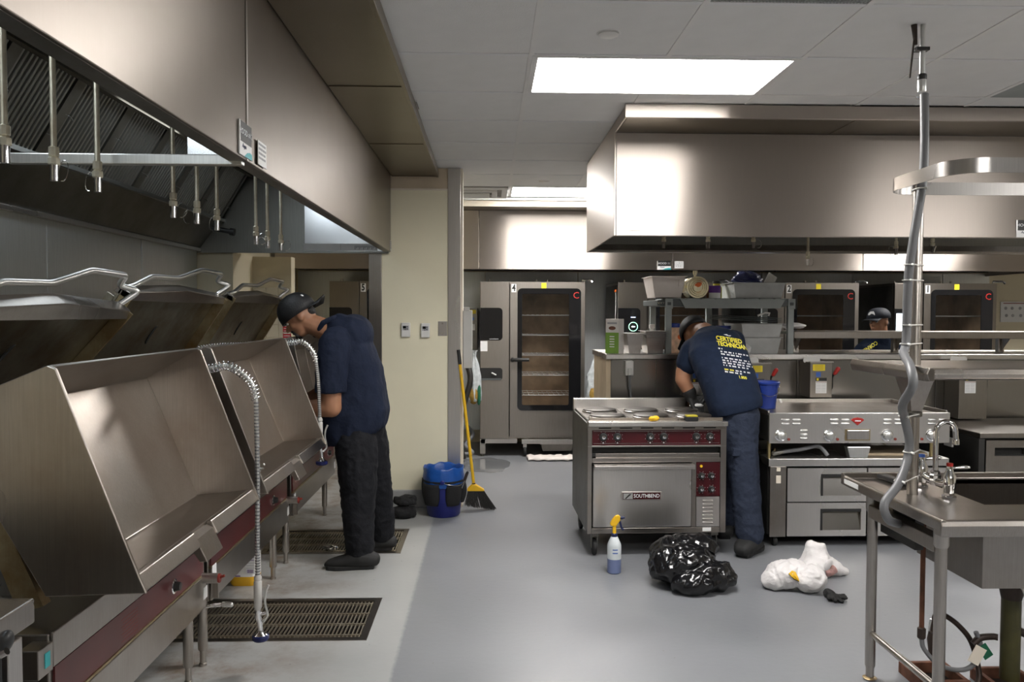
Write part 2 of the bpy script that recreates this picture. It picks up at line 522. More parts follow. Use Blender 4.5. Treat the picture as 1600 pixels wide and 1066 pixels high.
# ================================================================== the setting
def floor_mat():
    m, nt, b = _new('floor_epoxy')
    tc = nt.nodes.new('ShaderNodeTexCoord')
    sp = nt.nodes.new('ShaderNodeSeparateXYZ')
    nt.links.new(tc.outputs['Object'], sp.inputs[0])
    nb = N(nt, 'ShaderNodeTexNoise', Scale=1.3, Detail=6.0)
    nt.links.new(tc.outputs['Object'], nb.inputs['Vector'])
    ns = N(nt, 'ShaderNodeTexNoise', Scale=28.0, Detail=4.0)
    nt.links.new(tc.outputs['Object'], ns.inputs['Vector'])
    base = ramp(nt, nb.outputs[0], 0.3, 0.7, (0.205, 0.212, 0.226, 1), (0.245, 0.252, 0.266, 1))
    worn = ramp(nt, nb.outputs[0], 0.3, 0.7, (0.345, 0.35, 0.345, 1), (0.43, 0.432, 0.42, 1))
    # two coats of epoxy meet in a straight joint along the cooking line
    ed = N(nt, 'ShaderNodeMath', operation='MULTIPLY_ADD')
    nt.links.new(ns.outputs[0], ed.inputs[0]); ed.inputs[1].default_value = 0.02
    nt.links.new(sp.outputs['X'], ed.inputs[2])
    side = ramp(nt, ed.outputs[0], 0.0, 1.0, (1, 1, 1, 1), (0, 0, 0, 1))
    mr = N(nt, 'ShaderNodeMapRange')
    nt.links.new(ed.outputs[0], mr.inputs['Value'])
    mr.inputs['From Min'].default_value = -0.415
    mr.inputs['From Max'].default_value = -0.395
    nt.nodes.remove(side)
    mx = nt.nodes.new('ShaderNodeMix'); mx.data_type = 'RGBA'
    nt.links.new(mr.outputs[0], mx.inputs['Factor'])
    nt.links.new(worn.outputs[0], mx.inputs['A'])
    nt.links.new(base.outputs[0], mx.inputs['B'])
    # brown grease stains round the legs of the tilting pans
    st = N(nt, 'ShaderNodeTexNoise', Scale=5.0, Detail=8.0, Roughness=0.7)
    nt.links.new(tc.outputs['Object'], st.inputs['Vector'])
    str_ = ramp(nt, st.outputs[0], 0.44, 0.68, (0, 0, 0, 1), (1, 1, 1, 1))
    m1 = N(nt, 'ShaderNodeMapRange')
    nt.links.new(sp.outputs['X'], m1.inputs['Value'])
    m1.inputs['From Min'].default_value = -0.60
    m1.inputs['From Max'].default_value = -1.25
    mm = N(nt, 'ShaderNodeMath', operation='MULTIPLY')
    nt.links.new(str_.outputs[0], mm.inputs[0]); nt.links.new(m1.outputs[0], mm.inputs[1])
    m3 = N(nt, 'ShaderNodeMath', operation='MULTIPLY')
    nt.links.new(mm.outputs[0], m3.inputs[0]); m3.inputs[1].default_value = 0.85
    mx2 = nt.nodes.new('ShaderNodeMix'); mx2.data_type = 'RGBA'
    nt.links.new(m3.outputs[0], mx2.inputs['Factor'])
    nt.links.new(mx.outputs['Result'], mx2.inputs['A'])
    mx2.inputs['B'].default_value = (0.16, 0.095, 0.045, 1)
    # scattered specks
    vo = N(nt, 'ShaderNodeTexVoronoi', Scale=9.0)
    nt.links.new(tc.outputs['Object'], vo.inputs['Vector'])
    sr = ramp(nt, vo.outputs['Distance'], 0.035, 0.05, (0.55, 0.55, 0.55, 1), (0, 0, 0, 1))
    mx3 = nt.nodes.new('ShaderNodeMix'); mx3.data_type = 'RGBA'
    nt.links.new(sr.outputs[0], mx3.inputs['Factor'])
    nt.links.new(mx2.outputs['Result'], mx3.inputs['A'])
    mx3.inputs['B'].default_value = (0.16, 0.15, 0.14, 1)
    nt.links.new(mx3.outputs['Result'], b.inputs['Base Color'])
    rr = ramp(nt, nb.outputs[0], 0.3, 0.7, (0.30, 0.30, 0.30, 1), (0.42, 0.42, 0.42, 1))
    nt.links.new(rr.outputs[0], b.inputs['Roughness'])
    bp = N(nt, 'ShaderNodeBump', Strength=0.08, Distance=0.01)
    nt.links.new(ns.outputs[0], bp.inputs['Height'])
    nt.links.new(bp.outputs[0], b.inputs['Normal'])
floor_mat()
XL, XR, YF, YB, ZC = -2.30, 7.2, -6.0, 9.6, 2.71
DRAINS = [(-1.55, -0.578, 3.75, 4.312), (-1.48, -0.568, 5.124, 5.706)]
def slab_with_holes(x0, x1, y0, y1, z0, z1, holes):
    xs = sorted({x0, x1} | {h[0] for h in holes} | {h[1] for h in holes})
    ys = sorted({y0, y1} | {h[2] for h in holes} | {h[3] for h in holes})
    b = MB()
    for i in range(len(xs) - 1):
        for j in range(len(ys) - 1):
            cx, cy = (xs[i] + xs[i + 1]) / 2, (ys[j] + ys[j + 1]) / 2
            if any(h[0] < cx < h[1] and h[2] < cy < h[3] for h in holes):
                continue
            b.box(xs[i], xs[i + 1], ys[j], ys[j + 1], z0, z1)
    return b
struct(slab_with_holes(XL - 0.12, XR + 0.12, YF - 0.12, YB + 0.12, -0.15, 0, DRAINS).build('floor', 'floor_epoxy'))
# ---- outer walls
wl = struct(B(XL - 0.12, XL, YF, YB, 0, 3.1).build('wall_left', 'wall_beige'))
for i, y0 in enumerate((0.82, 1.94, 3.06, 4.18, 5.31)):
    B(XL, XL + 0.02, y0 + 0.004, (y0 + 1.12 if i < 4 else 6.30), 0.25, 2.04).build('splash_panel', 'steel_splash', wl, bevel=0.003)
wr = struct(B(XL - 0.12, XR + 0.12, YB, YB + 0.12, 0, 3.1).build('wall_rear', 'wall_beige'))
xs = [-2.28, -1.16, -0.04, 1.08, 2.20, 3.32, 4.44, 5.56, 6.15]
for i in range(len(xs) - 1):
    B(xs[i] + 0.003, xs[i + 1] - 0.003, YB - 0.02, YB, 0.15, 2.06).build('splash_panel', 'steel_splash', wr, bevel=0.003)
struct(B(XR, XR + 0.12, YF, YB, 0, 3.1).build('wall_right', 'wall_room'))
struct(B(XL - 0.12, XR + 0.12, YF - 0.12, YF, 0, 3.1).build('wall_front', 'wall_room'))
# ---- partition with the thermostats, its lintel, and the pier with tiles left of the opening
wp = struct(B(-0.845, -0.232, 6.34, 6.58, 0.145, 2.535).build('wall_partition', 'wall_frp'))
B(-0.845, -0.232, 6.345, 6.575, 2.545, ZC - 0.001).build('upper_band', 'wall_upper', wp)
B(-0.845, -0.32, 6.332, 6.342, 2.533, 2.547).build('cap_strip', 'wall_cream', wp)
B(-0.232, -0.205, 6.36, 6.56, 0, ZC - 0.001).build('end_board', 'wall_cream', wp)
bb = struct(B(-0.845, -0.232, 6.33, 6.58, 0.0, 0.145).build('baseboard_partition', 'base_grey', bevel=0.01))
t1 = struct(MB().prism([(-0.322, 6.328), (-0.222, 6.328), (-0.222, 6.36), (-0.232, 6.36), (-0.232, 6.339), (-0.322, 6.339)], 'z', 0.0, ZC - 0.001).build('trim_1', 'steel_brushed', bevel=0.002))
t2 = struct(MB().prism([(-0.946, 6.32), (-0.845, 6.32), (-0.845, 6.59), (-0.946, 6.59)], 'z', 0.0, 2.04).build('trim_2', 'steel_table', bevel=0.003))
struct(B(-2.30, -0.846, 6.36, 6.58, 2.05, ZC - 0.001).build('wall_lintel', 'wall_beige'))
wq = struct(MB().prism([(-2.30, 6.34), (-2.016, 6.34), (-2.016, 6.87), (-1.69, 6.87), (-1.69, 7.0), (-2.30, 7.0)], 'z', 0.0, 2.04).build('wall_pier', 'wall_beige'))
for r in range(7):
    for c in range(3):
        B(-2.012 + c * 0.107, -2.012 + c * 0.107 + 0.104, 6.862, 6.872, 1.03 + r * 0.107, 1.03 + r * 0.107 + 0.104).build('wall_tile', 'wall_tile', wq, bevel=0.002)
# ---- suspended ceiling: tiles and T-bars
GX, GY, GT = 0.19, 3.56, 0.61
LIGHTS = [(0.19, 3.56), (0.19, 7.22), (1.41, -0.10), (4.46, -0.10), (0.19, -3.76), (3.24, 2.34), (4.46, 7.22)]
VENTS = [(0.80, 2.34), (2.63, 3.56), (-0.42, 7.22)]
cl = struct(B(-2.4, XR + 0.1, YF - 0.1, YB + 0.1, ZC + 0.10, ZC + 0.16).build('ceiling', 'ceiling_white'))
tile_me = B(0.012, GT - 0.012, 0.012, GT - 0.012, 0, 0.02).mesh('ceiling_tile')
railx_me = B(-0.012, 0.012, 0, GT, -0.004, 0.03).mesh('grid_rail')
raily_me = B(0, GT, -0.012, 0.012, -0.003, 0.03).mesh('grid_rail')
first = {}
def place(me, name, mat, x, y, z=ZC):
    if name + mat not in first:
        first[name + mat] = 1
        me.materials.append(MATS[mat])
    o = bpy.data.objects.new(name, me)
    COL.objects.link(o)
    o.parent = cl
    o.location = (x, y, z)
    return o
def blocked(x, y):
    if x + GT > 0.90 and y + GT > 4.40 and y < 5.9:
        return True
    if y + GT > 8.2:
        return True
    if x < -0.5 and y < 6.6:
        return True
    return False
far_tiles = MB()
for i in range(-4, 12):
    for j in range(-16, 8):
        x, y = GX + i * GT, GY + j * GT
        if x > XR - 0.3 or blocked(x, y):
            continue
        seen = y > 1.6 and x < 3.3 and x > -0.5
        cx, cy = x + 0.3, y + 0.3
        lit = any(a < cx < a + 1.22 and b < cy < b + 0.61 for a, b in LIGHTS)
        vent = any(abs(a - x) < 0.05 and abs(b - y) < 0.05 for a, b in VENTS)
        if not lit and not vent:
            if seen:
                place(tile_me, 'ceiling_tile', 'ceiling_white', x, y)
            else:
                far_tiles.box(x + 0.012, x + GT - 0.012, y + 0.012, y + GT - 0.012, ZC, ZC + 0.02)
        if seen:
            if not any(abs(a + GT - x) < 0.05 and abs(b - y) < 0.05 for a, b in LIGHTS):
                place(railx_me, 'grid_rail', 'rail_white', x, y)
            if not (lit and any(abs(a + GT - x) < 0.05 for a, b in LIGHTS) and False):
                place(raily_me, 'grid_rail', 'rail_white', x, y)
        else:
            far_tiles.box(x - 0.012, x + 0.012, y, y + GT, ZC - 0.003, ZC + 0.03)
far_tiles.build('tile_field', 'ceiling_white', cl, kind='stuff')
for k in range(7):          # tiles cut to fit in front of the right hood
    x0 = 0.80 + k * GT
    B(x0 + 0.012, min(x0 + GT - 0.012, 4.7), 4.182, 4.338, ZC, ZC + 0.02).build('ceiling_tile', 'ceiling_white', cl)
    B(x0 - 0.012, x0 + 0.012, 4.17, 4.34, ZC - 0.004, ZC + 0.03).build('grid_rail', 'rail_white', cl)
B(0.75, 4.7, 4.155, 4.181, ZC - 0.003, ZC + 0.03).build('grid_rail', 'rail_white', cl)
# filler border between tile grid and the soffits
B(-0.44, -0.405, YF, 6.33, ZC - 0.012, ZC + 0.02).build('wall_angle', 'rail_white', cl)
B(-2.3, 6.2, 8.06, 8.14, ZC - 0.004, ZC + 0.02).build('wall_angle', 'rail_white', cl)
# ---- troffers
LL = ['large lit ceiling panel in front of the right hood', 'lit ceiling panel far back above the ovens, partly hidden by the right hood',
      'lit ceiling panel overhead behind the viewpoint', 'lit ceiling panel behind the viewpoint, far right', 'lit ceiling panel at the back left behind the viewpoint',
      'lit ceiling panel over the right part of the sink table', 'lit ceiling panel above the rightmost oven']
for k, (x, y) in enumerate(LIGHTS):
    t = thing('ceiling_light', LL[k], 'ceiling light', (x + 0.61, y + 0.305, ZC), group='lit ceiling panels')
    f = MB()
    f.box(x + 0.004, x + 0.032, y + 0.004, y + 0.606, ZC - 0.006, ZC + 0.05)
    f.box(x + 1.188, x + 1.216, y + 0.004, y + 0.606, ZC - 0.006, ZC + 0.05)
    f.box(x + 0.032, x + 1.188, y + 0.004, y + 0.03, ZC - 0.006, ZC + 0.05)
    f.box(x + 0.032, x + 1.188, y + 0.58, y + 0.606, ZC - 0.006, ZC + 0.05)
    f.build('frame', 'rail_white', t)
    B(x + 0.033, x + 1.187, y + 0.031, y + 0.579, ZC + 0.002, ZC + 0.012).build('diffuser', 'lamp_diffuser', t)
# ---- vents and discs
t = thing('air_vent', 'dark perforated air return panel in the ceiling at the top edge', 'air vent', (1.105, 2.645, ZC))
B(0.815, 1.395, 2.355, 2.935, ZC + 0.006, ZC + 0.02).build('backing', 'steel_dark', t)
vb = MB()
for i in range(46):
    vb.box(0.82 + i * 0.0125, 0.825 + i * 0.0125, 2.355, 2.935, ZC - 0.002, ZC + 0.006)
for i in range(46):
    vb.box(0.815, 1.395, 2.36 + i * 0.0125, 2.3645 + i * 0.0125, ZC - 0.003, ZC + 0.005)
vb.build('mesh_face', 'shelf_grey', t, kind='stuff')
t = thing('access_panel', 'grey metal ceiling panel with a small slot at the right edge', 'ceiling panel', (2.935, 3.865, ZC))
B(2.645, 3.225, 3.575, 4.155, ZC - 0.004, ZC + 0.012).build('plate', 'shelf_grey', t, bevel=0.003)
B(2.86, 2.94, 4.07, 4.085, ZC - 0.007, ZC - 0.003).build('slot', 'black_plastic', t)
t = thing('air_diffuser', 'square stepped air diffuser in the rear ceiling beside the lit panel', 'air vent', (-0.115, 7.525, ZC))
for k, (a, b_) in enumerate(((0.0, 0.06), (0.10, 0.15))):
    f = MB()
    x0, x1, y0, y1 = -0.41 + a, 0.18 - a, 7.23 + a, 7.82 - a
    w = b_ - a
    f.box(x0, x1, y0, y0 + w, ZC - 0.012 - 0.012 * (k + 1), ZC - 0.009); f.box(x0, x1, y1 - w, y1, ZC - 0.012 - 0.012 * (k + 1), ZC - 0.009)
    f.box(x0, x0 + w, y0 + w, y1 - w, ZC - 0.012 - 0.012 * (k + 1), ZC - 0.009); f.box(x1 - w, x1, y0 + w, y1 - w, ZC - 0.012 - 0.012 * (k + 1), ZC - 0.009)
    f.build('ring', 'ceiling_white', t, bevel=0.004)
B(-0.41, 0.18, 7.23, 7.82, ZC - 0.008, ZC - 0.001).build('backing', 'steel_dark', t)
B(-0.24, 0.01, 7.40, 7.65, ZC - 0.045, ZC - 0.036).build('centre_plate', 'ceiling_white', t)
for k, (x, y, lab) in enumerate(((0.491, 3.284, 'round white ceiling disc before the large lit panel'), (0.481, 6.92, 'round white ceiling disc before the far lit panel'))):
    t = thing('sprinkler_cover', lab, 'sprinkler cover', (x, y, ZC), group='round ceiling discs')
    MB().lathe([(0.0, ZC - 0.012), (0.036, ZC - 0.011), (0.043, ZC - 0.007), (0.043, ZC)], (x, y, 0), 28).build('disc', 'white_plastic', t, smooth=40)
    MB().lathe([(0.047, ZC - 0.004), (0.05, ZC - 0.002), (0.05, ZC)], (x, y, 0), 28, caps=False).build('rim', 'rail_white', t)

# ================================================================== hoods
def sign_plate(parent, c, M, w, h, line, sub=True, tsize=0.033):
    """black plate with white lettering over a white card with a teal swoosh"""
    c = Vector(c)
    up, out = M @ Vector((0, 1, 0)), M @ Vector((0, 0, 1))
    p = MB().plate([(-w / 2, 0), (w / 2, 0), (w / 2, h * 0.6), (-w / 2, h * 0.6)], 0.004, M, c + up * h * 0.4 + out * 0.001).build('sign_plate', 'black_plastic', parent, label='black sign plate with white lettering')
    MB().plate([(-w / 2 - 0.003, h * 0.4), (-w / 2 + 0.006, h * 0.4), (-w / 2 + 0.006, h), (-w / 2 - 0.003, h)], 0.005, M, c + out * 0.001).build('holder_edge', 'aluminium', p)
    text('lettering', line, tsize, c + up * h * 0.70 + out * 0.006, M, 'white_text', p, 0.0008)
    q = MB().plate([(-w / 2, 0), (w / 2, 0), (w / 2, h * 0.4), (-w / 2, h * 0.4)], 0.004, M, c + out * 0.001).build('sign_card', 'white_paper', parent)
    text('lettering', 'Aqua', tsize * 0.75, c + up * h * 0.29 - M @ Vector((w * 0.14, 0, 0)) + out * 0.006, M, 'spray_blue', q, 0.0006, shear=0.2)
    sw = [(w * 0.5, 0), (w * 0.5, h * 0.17), (w * 0.33, h * 0.2), (w * 0.12, h * 0.15), (-w * 0.12, 0)]
    MB().plate(sw[::-1], 0.001, M, c + out * 0.005).build('swoosh', 'teal_print', q)
def paper_label(parent, c, M, w, h, rows=4):
    c = Vector(c)
    out = M @ Vector((0, 0, 1))
    p = MB().plate([(-w / 2, -h / 2), (w / 2, -h / 2), (w / 2, h / 2), (-w / 2, h / 2)], 0.002, M, c + out * 0.001).build('paper_label', 'white_paper', parent)
    pr = MB()
    for r in range(rows):
        y = h * (0.36 - 0.75 * r / rows)
        x = -w * 0.42
        while x < w * 0.36:
            L = random.uniform(0.06, 0.22) * w
            pr.plate([(x, y - h * 0.045), (min(x + L, w * 0.43), y - h * 0.045), (min(x + L, w * 0.43), y + h * 0.045), (x, y + h * 0.045)], 0.0006, M, c + out * 0.0032)
            x += L + w * 0.05
    pr.build('print', 'grey_print', p, kind='stuff')
def drop(parent, x, y, zt, zb, tilt=0.0, mat='galvanized', fit='steel'):
    p = MB().cyl((x, y, zt), (x, y, zb + 0.075), 0.0085, 10).build('drop_pipe', mat, parent, smooth=40)
    f = MB().lathe([(0.0085, 0.095), (0.014, 0.092), (0.014, 0.07), (0.010, 0.066), (0.016, 0.062), (0.016, 0.046), (0.0105, 0.042)], (x, y, zb), 8)
    f.build('fitting', 'galvanized', p)
    M = Matrix.Rotation(tilt, 3, 'Y')
    MB().lathe([(0.0115, 0.045), (0.0115, 0.0), (0.006, 0.0)], (x, y, zb), 12, M).build('nozzle', 'chrome', p, smooth=40)
    a = random.uniform(0, 6.28)
    loop = [(x + 0.012 * math.cos(a) + 0.022 * (1 - math.cos(t)) * math.cos(a), y + 0.022 * math.sin(t) * 0.3 + 0.012 * math.sin(a), zb + 0.03 + 0.03 * math.sin(t)) for t in [k * 0.45 for k in range(12)]]
    MB().tube(loop, 0.0012, 5).build('cap_wire', 'chrome', p)

# ---- the hood along the left wall
hl = thing('exhaust_hood', 'long stainless exhaust hood over the three tilting pans, with ribbed filters', 'exhaust hood', (-0.772, 4.0, 2.045))
XH = -0.772
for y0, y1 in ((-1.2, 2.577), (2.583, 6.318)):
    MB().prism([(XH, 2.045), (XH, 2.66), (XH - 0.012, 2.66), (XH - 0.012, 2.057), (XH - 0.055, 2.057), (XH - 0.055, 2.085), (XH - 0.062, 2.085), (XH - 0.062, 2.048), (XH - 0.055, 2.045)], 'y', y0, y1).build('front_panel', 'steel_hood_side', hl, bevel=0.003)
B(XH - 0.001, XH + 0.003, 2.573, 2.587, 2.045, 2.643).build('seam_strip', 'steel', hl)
MB().prism([(XH - 0.008, 2.0465), (XH - 0.055, 2.0465), (XH - 0.055, 2.043), (XH - 0.008, 2.043)], 'y', -1.2, 6.318).build('bottom_lip', 'steel_dark', hl)
B(-2.28, XH - 0.013, 6.298, 6.318, 2.03, 2.66).build('end_panel', 'steel_inner', hl, bevel=0.002)
B(-1.44, XH - 0.062, 6.292, 6.2975, 2.047, 2.44).build('end_reflection', 'steel_lit', hl)  # pale sheet added over the end panel in place of its reflected light
e = B(-1.45, XH - 0.1, 6.287, 6.291, 2.05, 2.105).build('notice_strip', 'white_paper', hl, label='white printed strip on the hood end')
pr = MB()
for k in range(18):
    pr.box(-1.05 + k * 0.011, -1.044 + k * 0.011, 6.2862, 6.2868, 2.06 + 0.008 * (k % 3), 2.09)
pr.box(-1.16, -1.158, 6.2862, 6.2868, 2.055, 2.1)
pr.build('print', 'grey_print', e, kind='stuff')
B(-2.28, XH - 0.013, -1.2, 6.298, 2.662, 2.672).build('roof_panel', 'steel_dark', hl)
# filter bank
FB, FT = Vector((-2.095, 0, 2.285)), Vector((-1.868, 0, 2.655))
fdir = (FT - FB).normalized()
fn = Vector((fdir.z, 0, -fdir.x))
def filt_mesh(w, nr=13):
    b = MB()
    pts = []
    for i in range(nr):
        a = i * w / nr
        pts += [(a, 0.0), (a + w / nr * 0.12, 0.016), (a + w / nr * 0.52, 0.016), (a + w / nr * 0.64, 0.0)]
    pts.append((w, 0.0))
    L = (FT - FB).length - 0.03
    vs = []
    for s_ in (0.015, L):
        for y, h in pts:
            vs.append(FB + fdir * s_ + fn * h + Vector((0, y, 0)))
    n = len(pts)
    b.add(vs, [(i, i + 1, i + 1 + n, i + n) for i in range(n - 1)])
    return b.mesh('filter')
FW = 0.50
fme = filt_mesh(FW - 0.075)
y = 6.245
filters = []
while y > 1.3:
    o = link('filter', fme, 'steel_inner', hl)
    o.location = (0, y - FW + 0.0375, 0)
    filters.append(o)
    for yy in (y - FW, y - 0.0375):
        fr = MB()
        c0, c1 = FB + Vector((0, yy, 0)), FT + Vector((0, yy, 0))
        fr.add([c0 + fn * 0.02, c0 + Vector((0, 0.0375, 0)) + fn * 0.02, c1 + Vector((0, 0.0375, 0)) + fn * 0.02, c1 + fn * 0.02,
                c0, c0 + Vector((0, 0.0375, 0)), c1 + Vector((0, 0.0375, 0)), c1], [(0, 1, 2, 3), (4, 5, 1, 0), (3, 2, 6, 7), (0, 3, 7, 4), (1, 5, 6, 2)])
        fr.build('filter_frame', 'steel_dark', hl)
    for yy, tt in ((y - 0.02, 0.28), (y - FW + 0.03, 0.55)):
        p = FB + fdir * tt * 0.43 + fn * 0.024 + Vector((0, yy, 0))
        MB().tube([p + fn * 0.0 + Vector((0, -0.02, 0)), p + fn * 0.022 + Vector((0, -0.012, 0.004)), p + fn * 0.022 + Vector((0, 0.012, -0.01)), p + Vector((0, 0.02, -0.014))], 0.0022, 5).build('filter_handle', 'chrome', hl)
    y -= FW
MB().prism([(-2.105, 2.30), (-2.095, 2.283), (-2.26, 2.06), (-2.275, 2.07)], 'y', 0.8, 6.297).build('trough_panel', 'steel_dark', hl)
MB().prism([(-2.085, 2.268), (-2.06, 2.268), (-2.06, 2.29), (-2.075, 2.29)], 'y', 0.8, 6.297).build('grease_rail', 'steel_inner', hl)
MB().prism([(-2.279, 2.038), (-2.245, 2.038), (-2.245, 2.062), (-2.279, 2.075)], 'y', 0.8, 6.297).build('wall_flashing', 'steel', hl, bevel=0.002)
MB().prism([(-1.875, 2.66), (-1.84, 2.66), (-1.80, 2.60), (-1.83, 2.60)], 'y', 0.8, 6.297).build('filter_header', 'steel_soffit', hl)
# joint between the two hood sections: cross rail and corner gusset
B(-1.52, XH - 0.012, 2.565, 2.595, 2.03, 2.063).build('cross_rail', 'aluminium', hl, bevel=0.003)
B(-0.956, XH - 0.013, 2.57, 2.59, 2.063, 2.66).build('gusset_panel', 'steel_lit', hl)
for y_, zb in ((2.021, 1.93), (2.245, 1.923), (2.49, 1.93), (3.075, 1.922), (3.322, 1.926), (3.561, 1.924), (4.151, 1.913), (4.365, 1.911), (4.644, 1.919)):
    drop(hl, -1.2, y_, 2.66, zb)
MB().cyl((-1.9, 5.55, 2.14), (-1.78, 5.55, 2.12), 0.018, 12).cyl((-1.78, 5.55, 2.12), (-1.75, 5.55, 2.115), 0.026, 12).build('detector', 'black_plastic', hl, smooth=40)
# vapour-proof lamps recessed in the hood roof, above the lip and out of the line of sight
for y0, y1 in ((0.1, 0.9), (1.5, 2.3), (4.0, 4.8)):
    hs = B(-1.82, -1.48, y0, y1, 2.645, 2.661).build('hood_lamp', 'white_plastic', hl, bevel=0.004)
    B(-1.79, -1.51, y0 + 0.03, y1 - 0.03, 2.638, 2.6449).build('lamp_lens', 'hood_lens', hs)
sign_plate(hl, (XH, 2.552, 2.052), RIGHT, 0.125, 0.105, 'HOOD #12', tsize=0.026)
paper_label(hl, (XH + 0.004, 2.73, 2.095), RIGHT, 0.10, 0.08)
paper_label(hl, (XH + 0.002, 6.285, 2.09), RIGHT, 0.05, 0.085)
# soffit panels above the hood front
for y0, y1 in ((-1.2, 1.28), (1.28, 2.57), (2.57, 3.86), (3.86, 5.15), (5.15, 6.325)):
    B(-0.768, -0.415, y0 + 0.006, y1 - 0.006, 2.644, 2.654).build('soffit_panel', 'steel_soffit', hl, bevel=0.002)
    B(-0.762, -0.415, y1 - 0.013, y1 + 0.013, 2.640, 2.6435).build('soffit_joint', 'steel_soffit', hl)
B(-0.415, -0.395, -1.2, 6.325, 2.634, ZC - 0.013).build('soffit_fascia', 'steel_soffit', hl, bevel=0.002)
B(-0.39, -0.384, 4.3, 4.45, 2.69, 2.70).build('clip', 'chrome', hl)

# ---- the hood over the range and griddle
XI, YI, XE = 0.765, 4.77, 4.7
hr = thing('exhaust_hood', 'stainless hood over the electric range and griddle', 'exhaust hood', (2.7, 5.4, 2.03))
MB().prism([(YI, 2.03), (YI, 2.643), (YI + 0.012, 2.643), (YI + 0.012, 2.042), (YI + 0.05, 2.042), (YI + 0.05, 2.03)], 'x', XI, XE).build('front_panel', 'steel_hood', hr, bevel=0.003)
MB().prism([(4.37, 2.6445), (4.37, ZC - 0.006), (6.10, ZC - 0.006), (6.10, 2.03), (YI, 2.03), (YI, 2.6445)], 'x', XI - 0.012, XI - 0.0005).build('side_panel', 'steel_hood', hr, bevel=0.002)
B(XI - 0.02, XE, 4.345, 4.3695, 2.632, ZC - 0.006).build('soffit_fascia', 'steel_hood', hr, bevel=0.003)
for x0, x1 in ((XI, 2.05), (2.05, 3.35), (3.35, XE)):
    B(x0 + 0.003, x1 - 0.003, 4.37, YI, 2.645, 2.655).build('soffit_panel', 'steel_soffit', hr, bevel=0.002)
B(XI, XE, 6.08, 6.10, 2.03, ZC - 0.01).build('back_panel', 'steel_inner', hr)
MB().prism([(6.03, 2.03), (6.079, 2.03), (6.079, 2.09), (6.065, 2.09), (6.055, 2.045), (6.03, 2.045)], 'x', XI, XE).build('grease_rail', 'steel', hr)
MB().prism([(5.35, 2.64), (5.36, 2.65), (6.078, 2.18), (6.078, 2.16)], 'x', XI, XE).build('filter_bank', 'steel_dark', hr)
B(XI, XE, YI + 0.013, 6.078, 2.66, 2.67).build('roof_panel', 'steel_dark', hr)
for x, y_, zb in ((1.195, 5.4, 2.008), (1.499, 5.4, 2.009), (1.812, 5.4, 2.011), (2.191, 5.4, 1.894), (2.804, 5.4, 1.97), (3.059, 5.4, 1.99)):
    drop(hr, x, y_, 2.64, zb, tilt=(0.35 if x > 3 else 0), fit='brass')
paper_label(hr, (0.865, YI - 0.0005, 2.10), FRONT, 0.10, 0.078, 5)
sign_plate(hr, (3.285, YI - 0.0005, 2.032), FRONT, 0.135, 0.105, 'HOOD #10', tsize=0.027)
# ---- the hood over the ovens on the rear wall
YR = 8.45
hb = thing('exhaust_hood', 'long stainless hood above the row of combi ovens on the rear wall', 'exhaust hood', (1.7, 9.0, 2.03))
for x0, x1 in ((-2.25, -0.1), (-0.1, 1.965), (1.965, 4.03), (4.03, 6.1)):
    MB().prism([(YR, 2.03), (YR, 2.649), (YR + 0.012, 2.649), (YR + 0.012, 2.042), (YR + 0.05, 2.042), (YR + 0.05, 2.03)], 'x', x0 + 0.002, x1 - 0.002).build('front_panel', 'steel_hood', hb, bevel=0.002)
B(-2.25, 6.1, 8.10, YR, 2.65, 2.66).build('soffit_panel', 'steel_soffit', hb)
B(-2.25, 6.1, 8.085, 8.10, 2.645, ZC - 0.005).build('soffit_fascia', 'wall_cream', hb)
B(6.088, 6.1, YR, YB - 0.021, 2.03, 2.65).build('end_panel', 'steel_hood', hb)
B(-2.25, 6.08, YR + 0.013, YB - 0.021, 2.66, 2.67).build('roof_panel', 'steel_dark', hb)
MB().prism([(9.2, 2.64), (9.21, 2.65), (9.57, 2.20), (9.57, 2.17)], 'x', -2.25, 6.08).build('filter_bank', 'steel_dark', hb)
MB().prism([(9.50, 2.07), (9.575, 2.07), (9.575, 2.12), (9.51, 2.10)], 'x', -2.25, 6.08).build('grease_rail', 'steel', hb)
sign_plate(hb, (1.875, YR - 0.0005, 2.032), FRONT, 0.145, 0.095, 'HOOD 11', tsize=0.03)
paper_label(hb, (2.037, YR - 0.0005, 2.085), FRONT, 0.095, 0.075, 4)

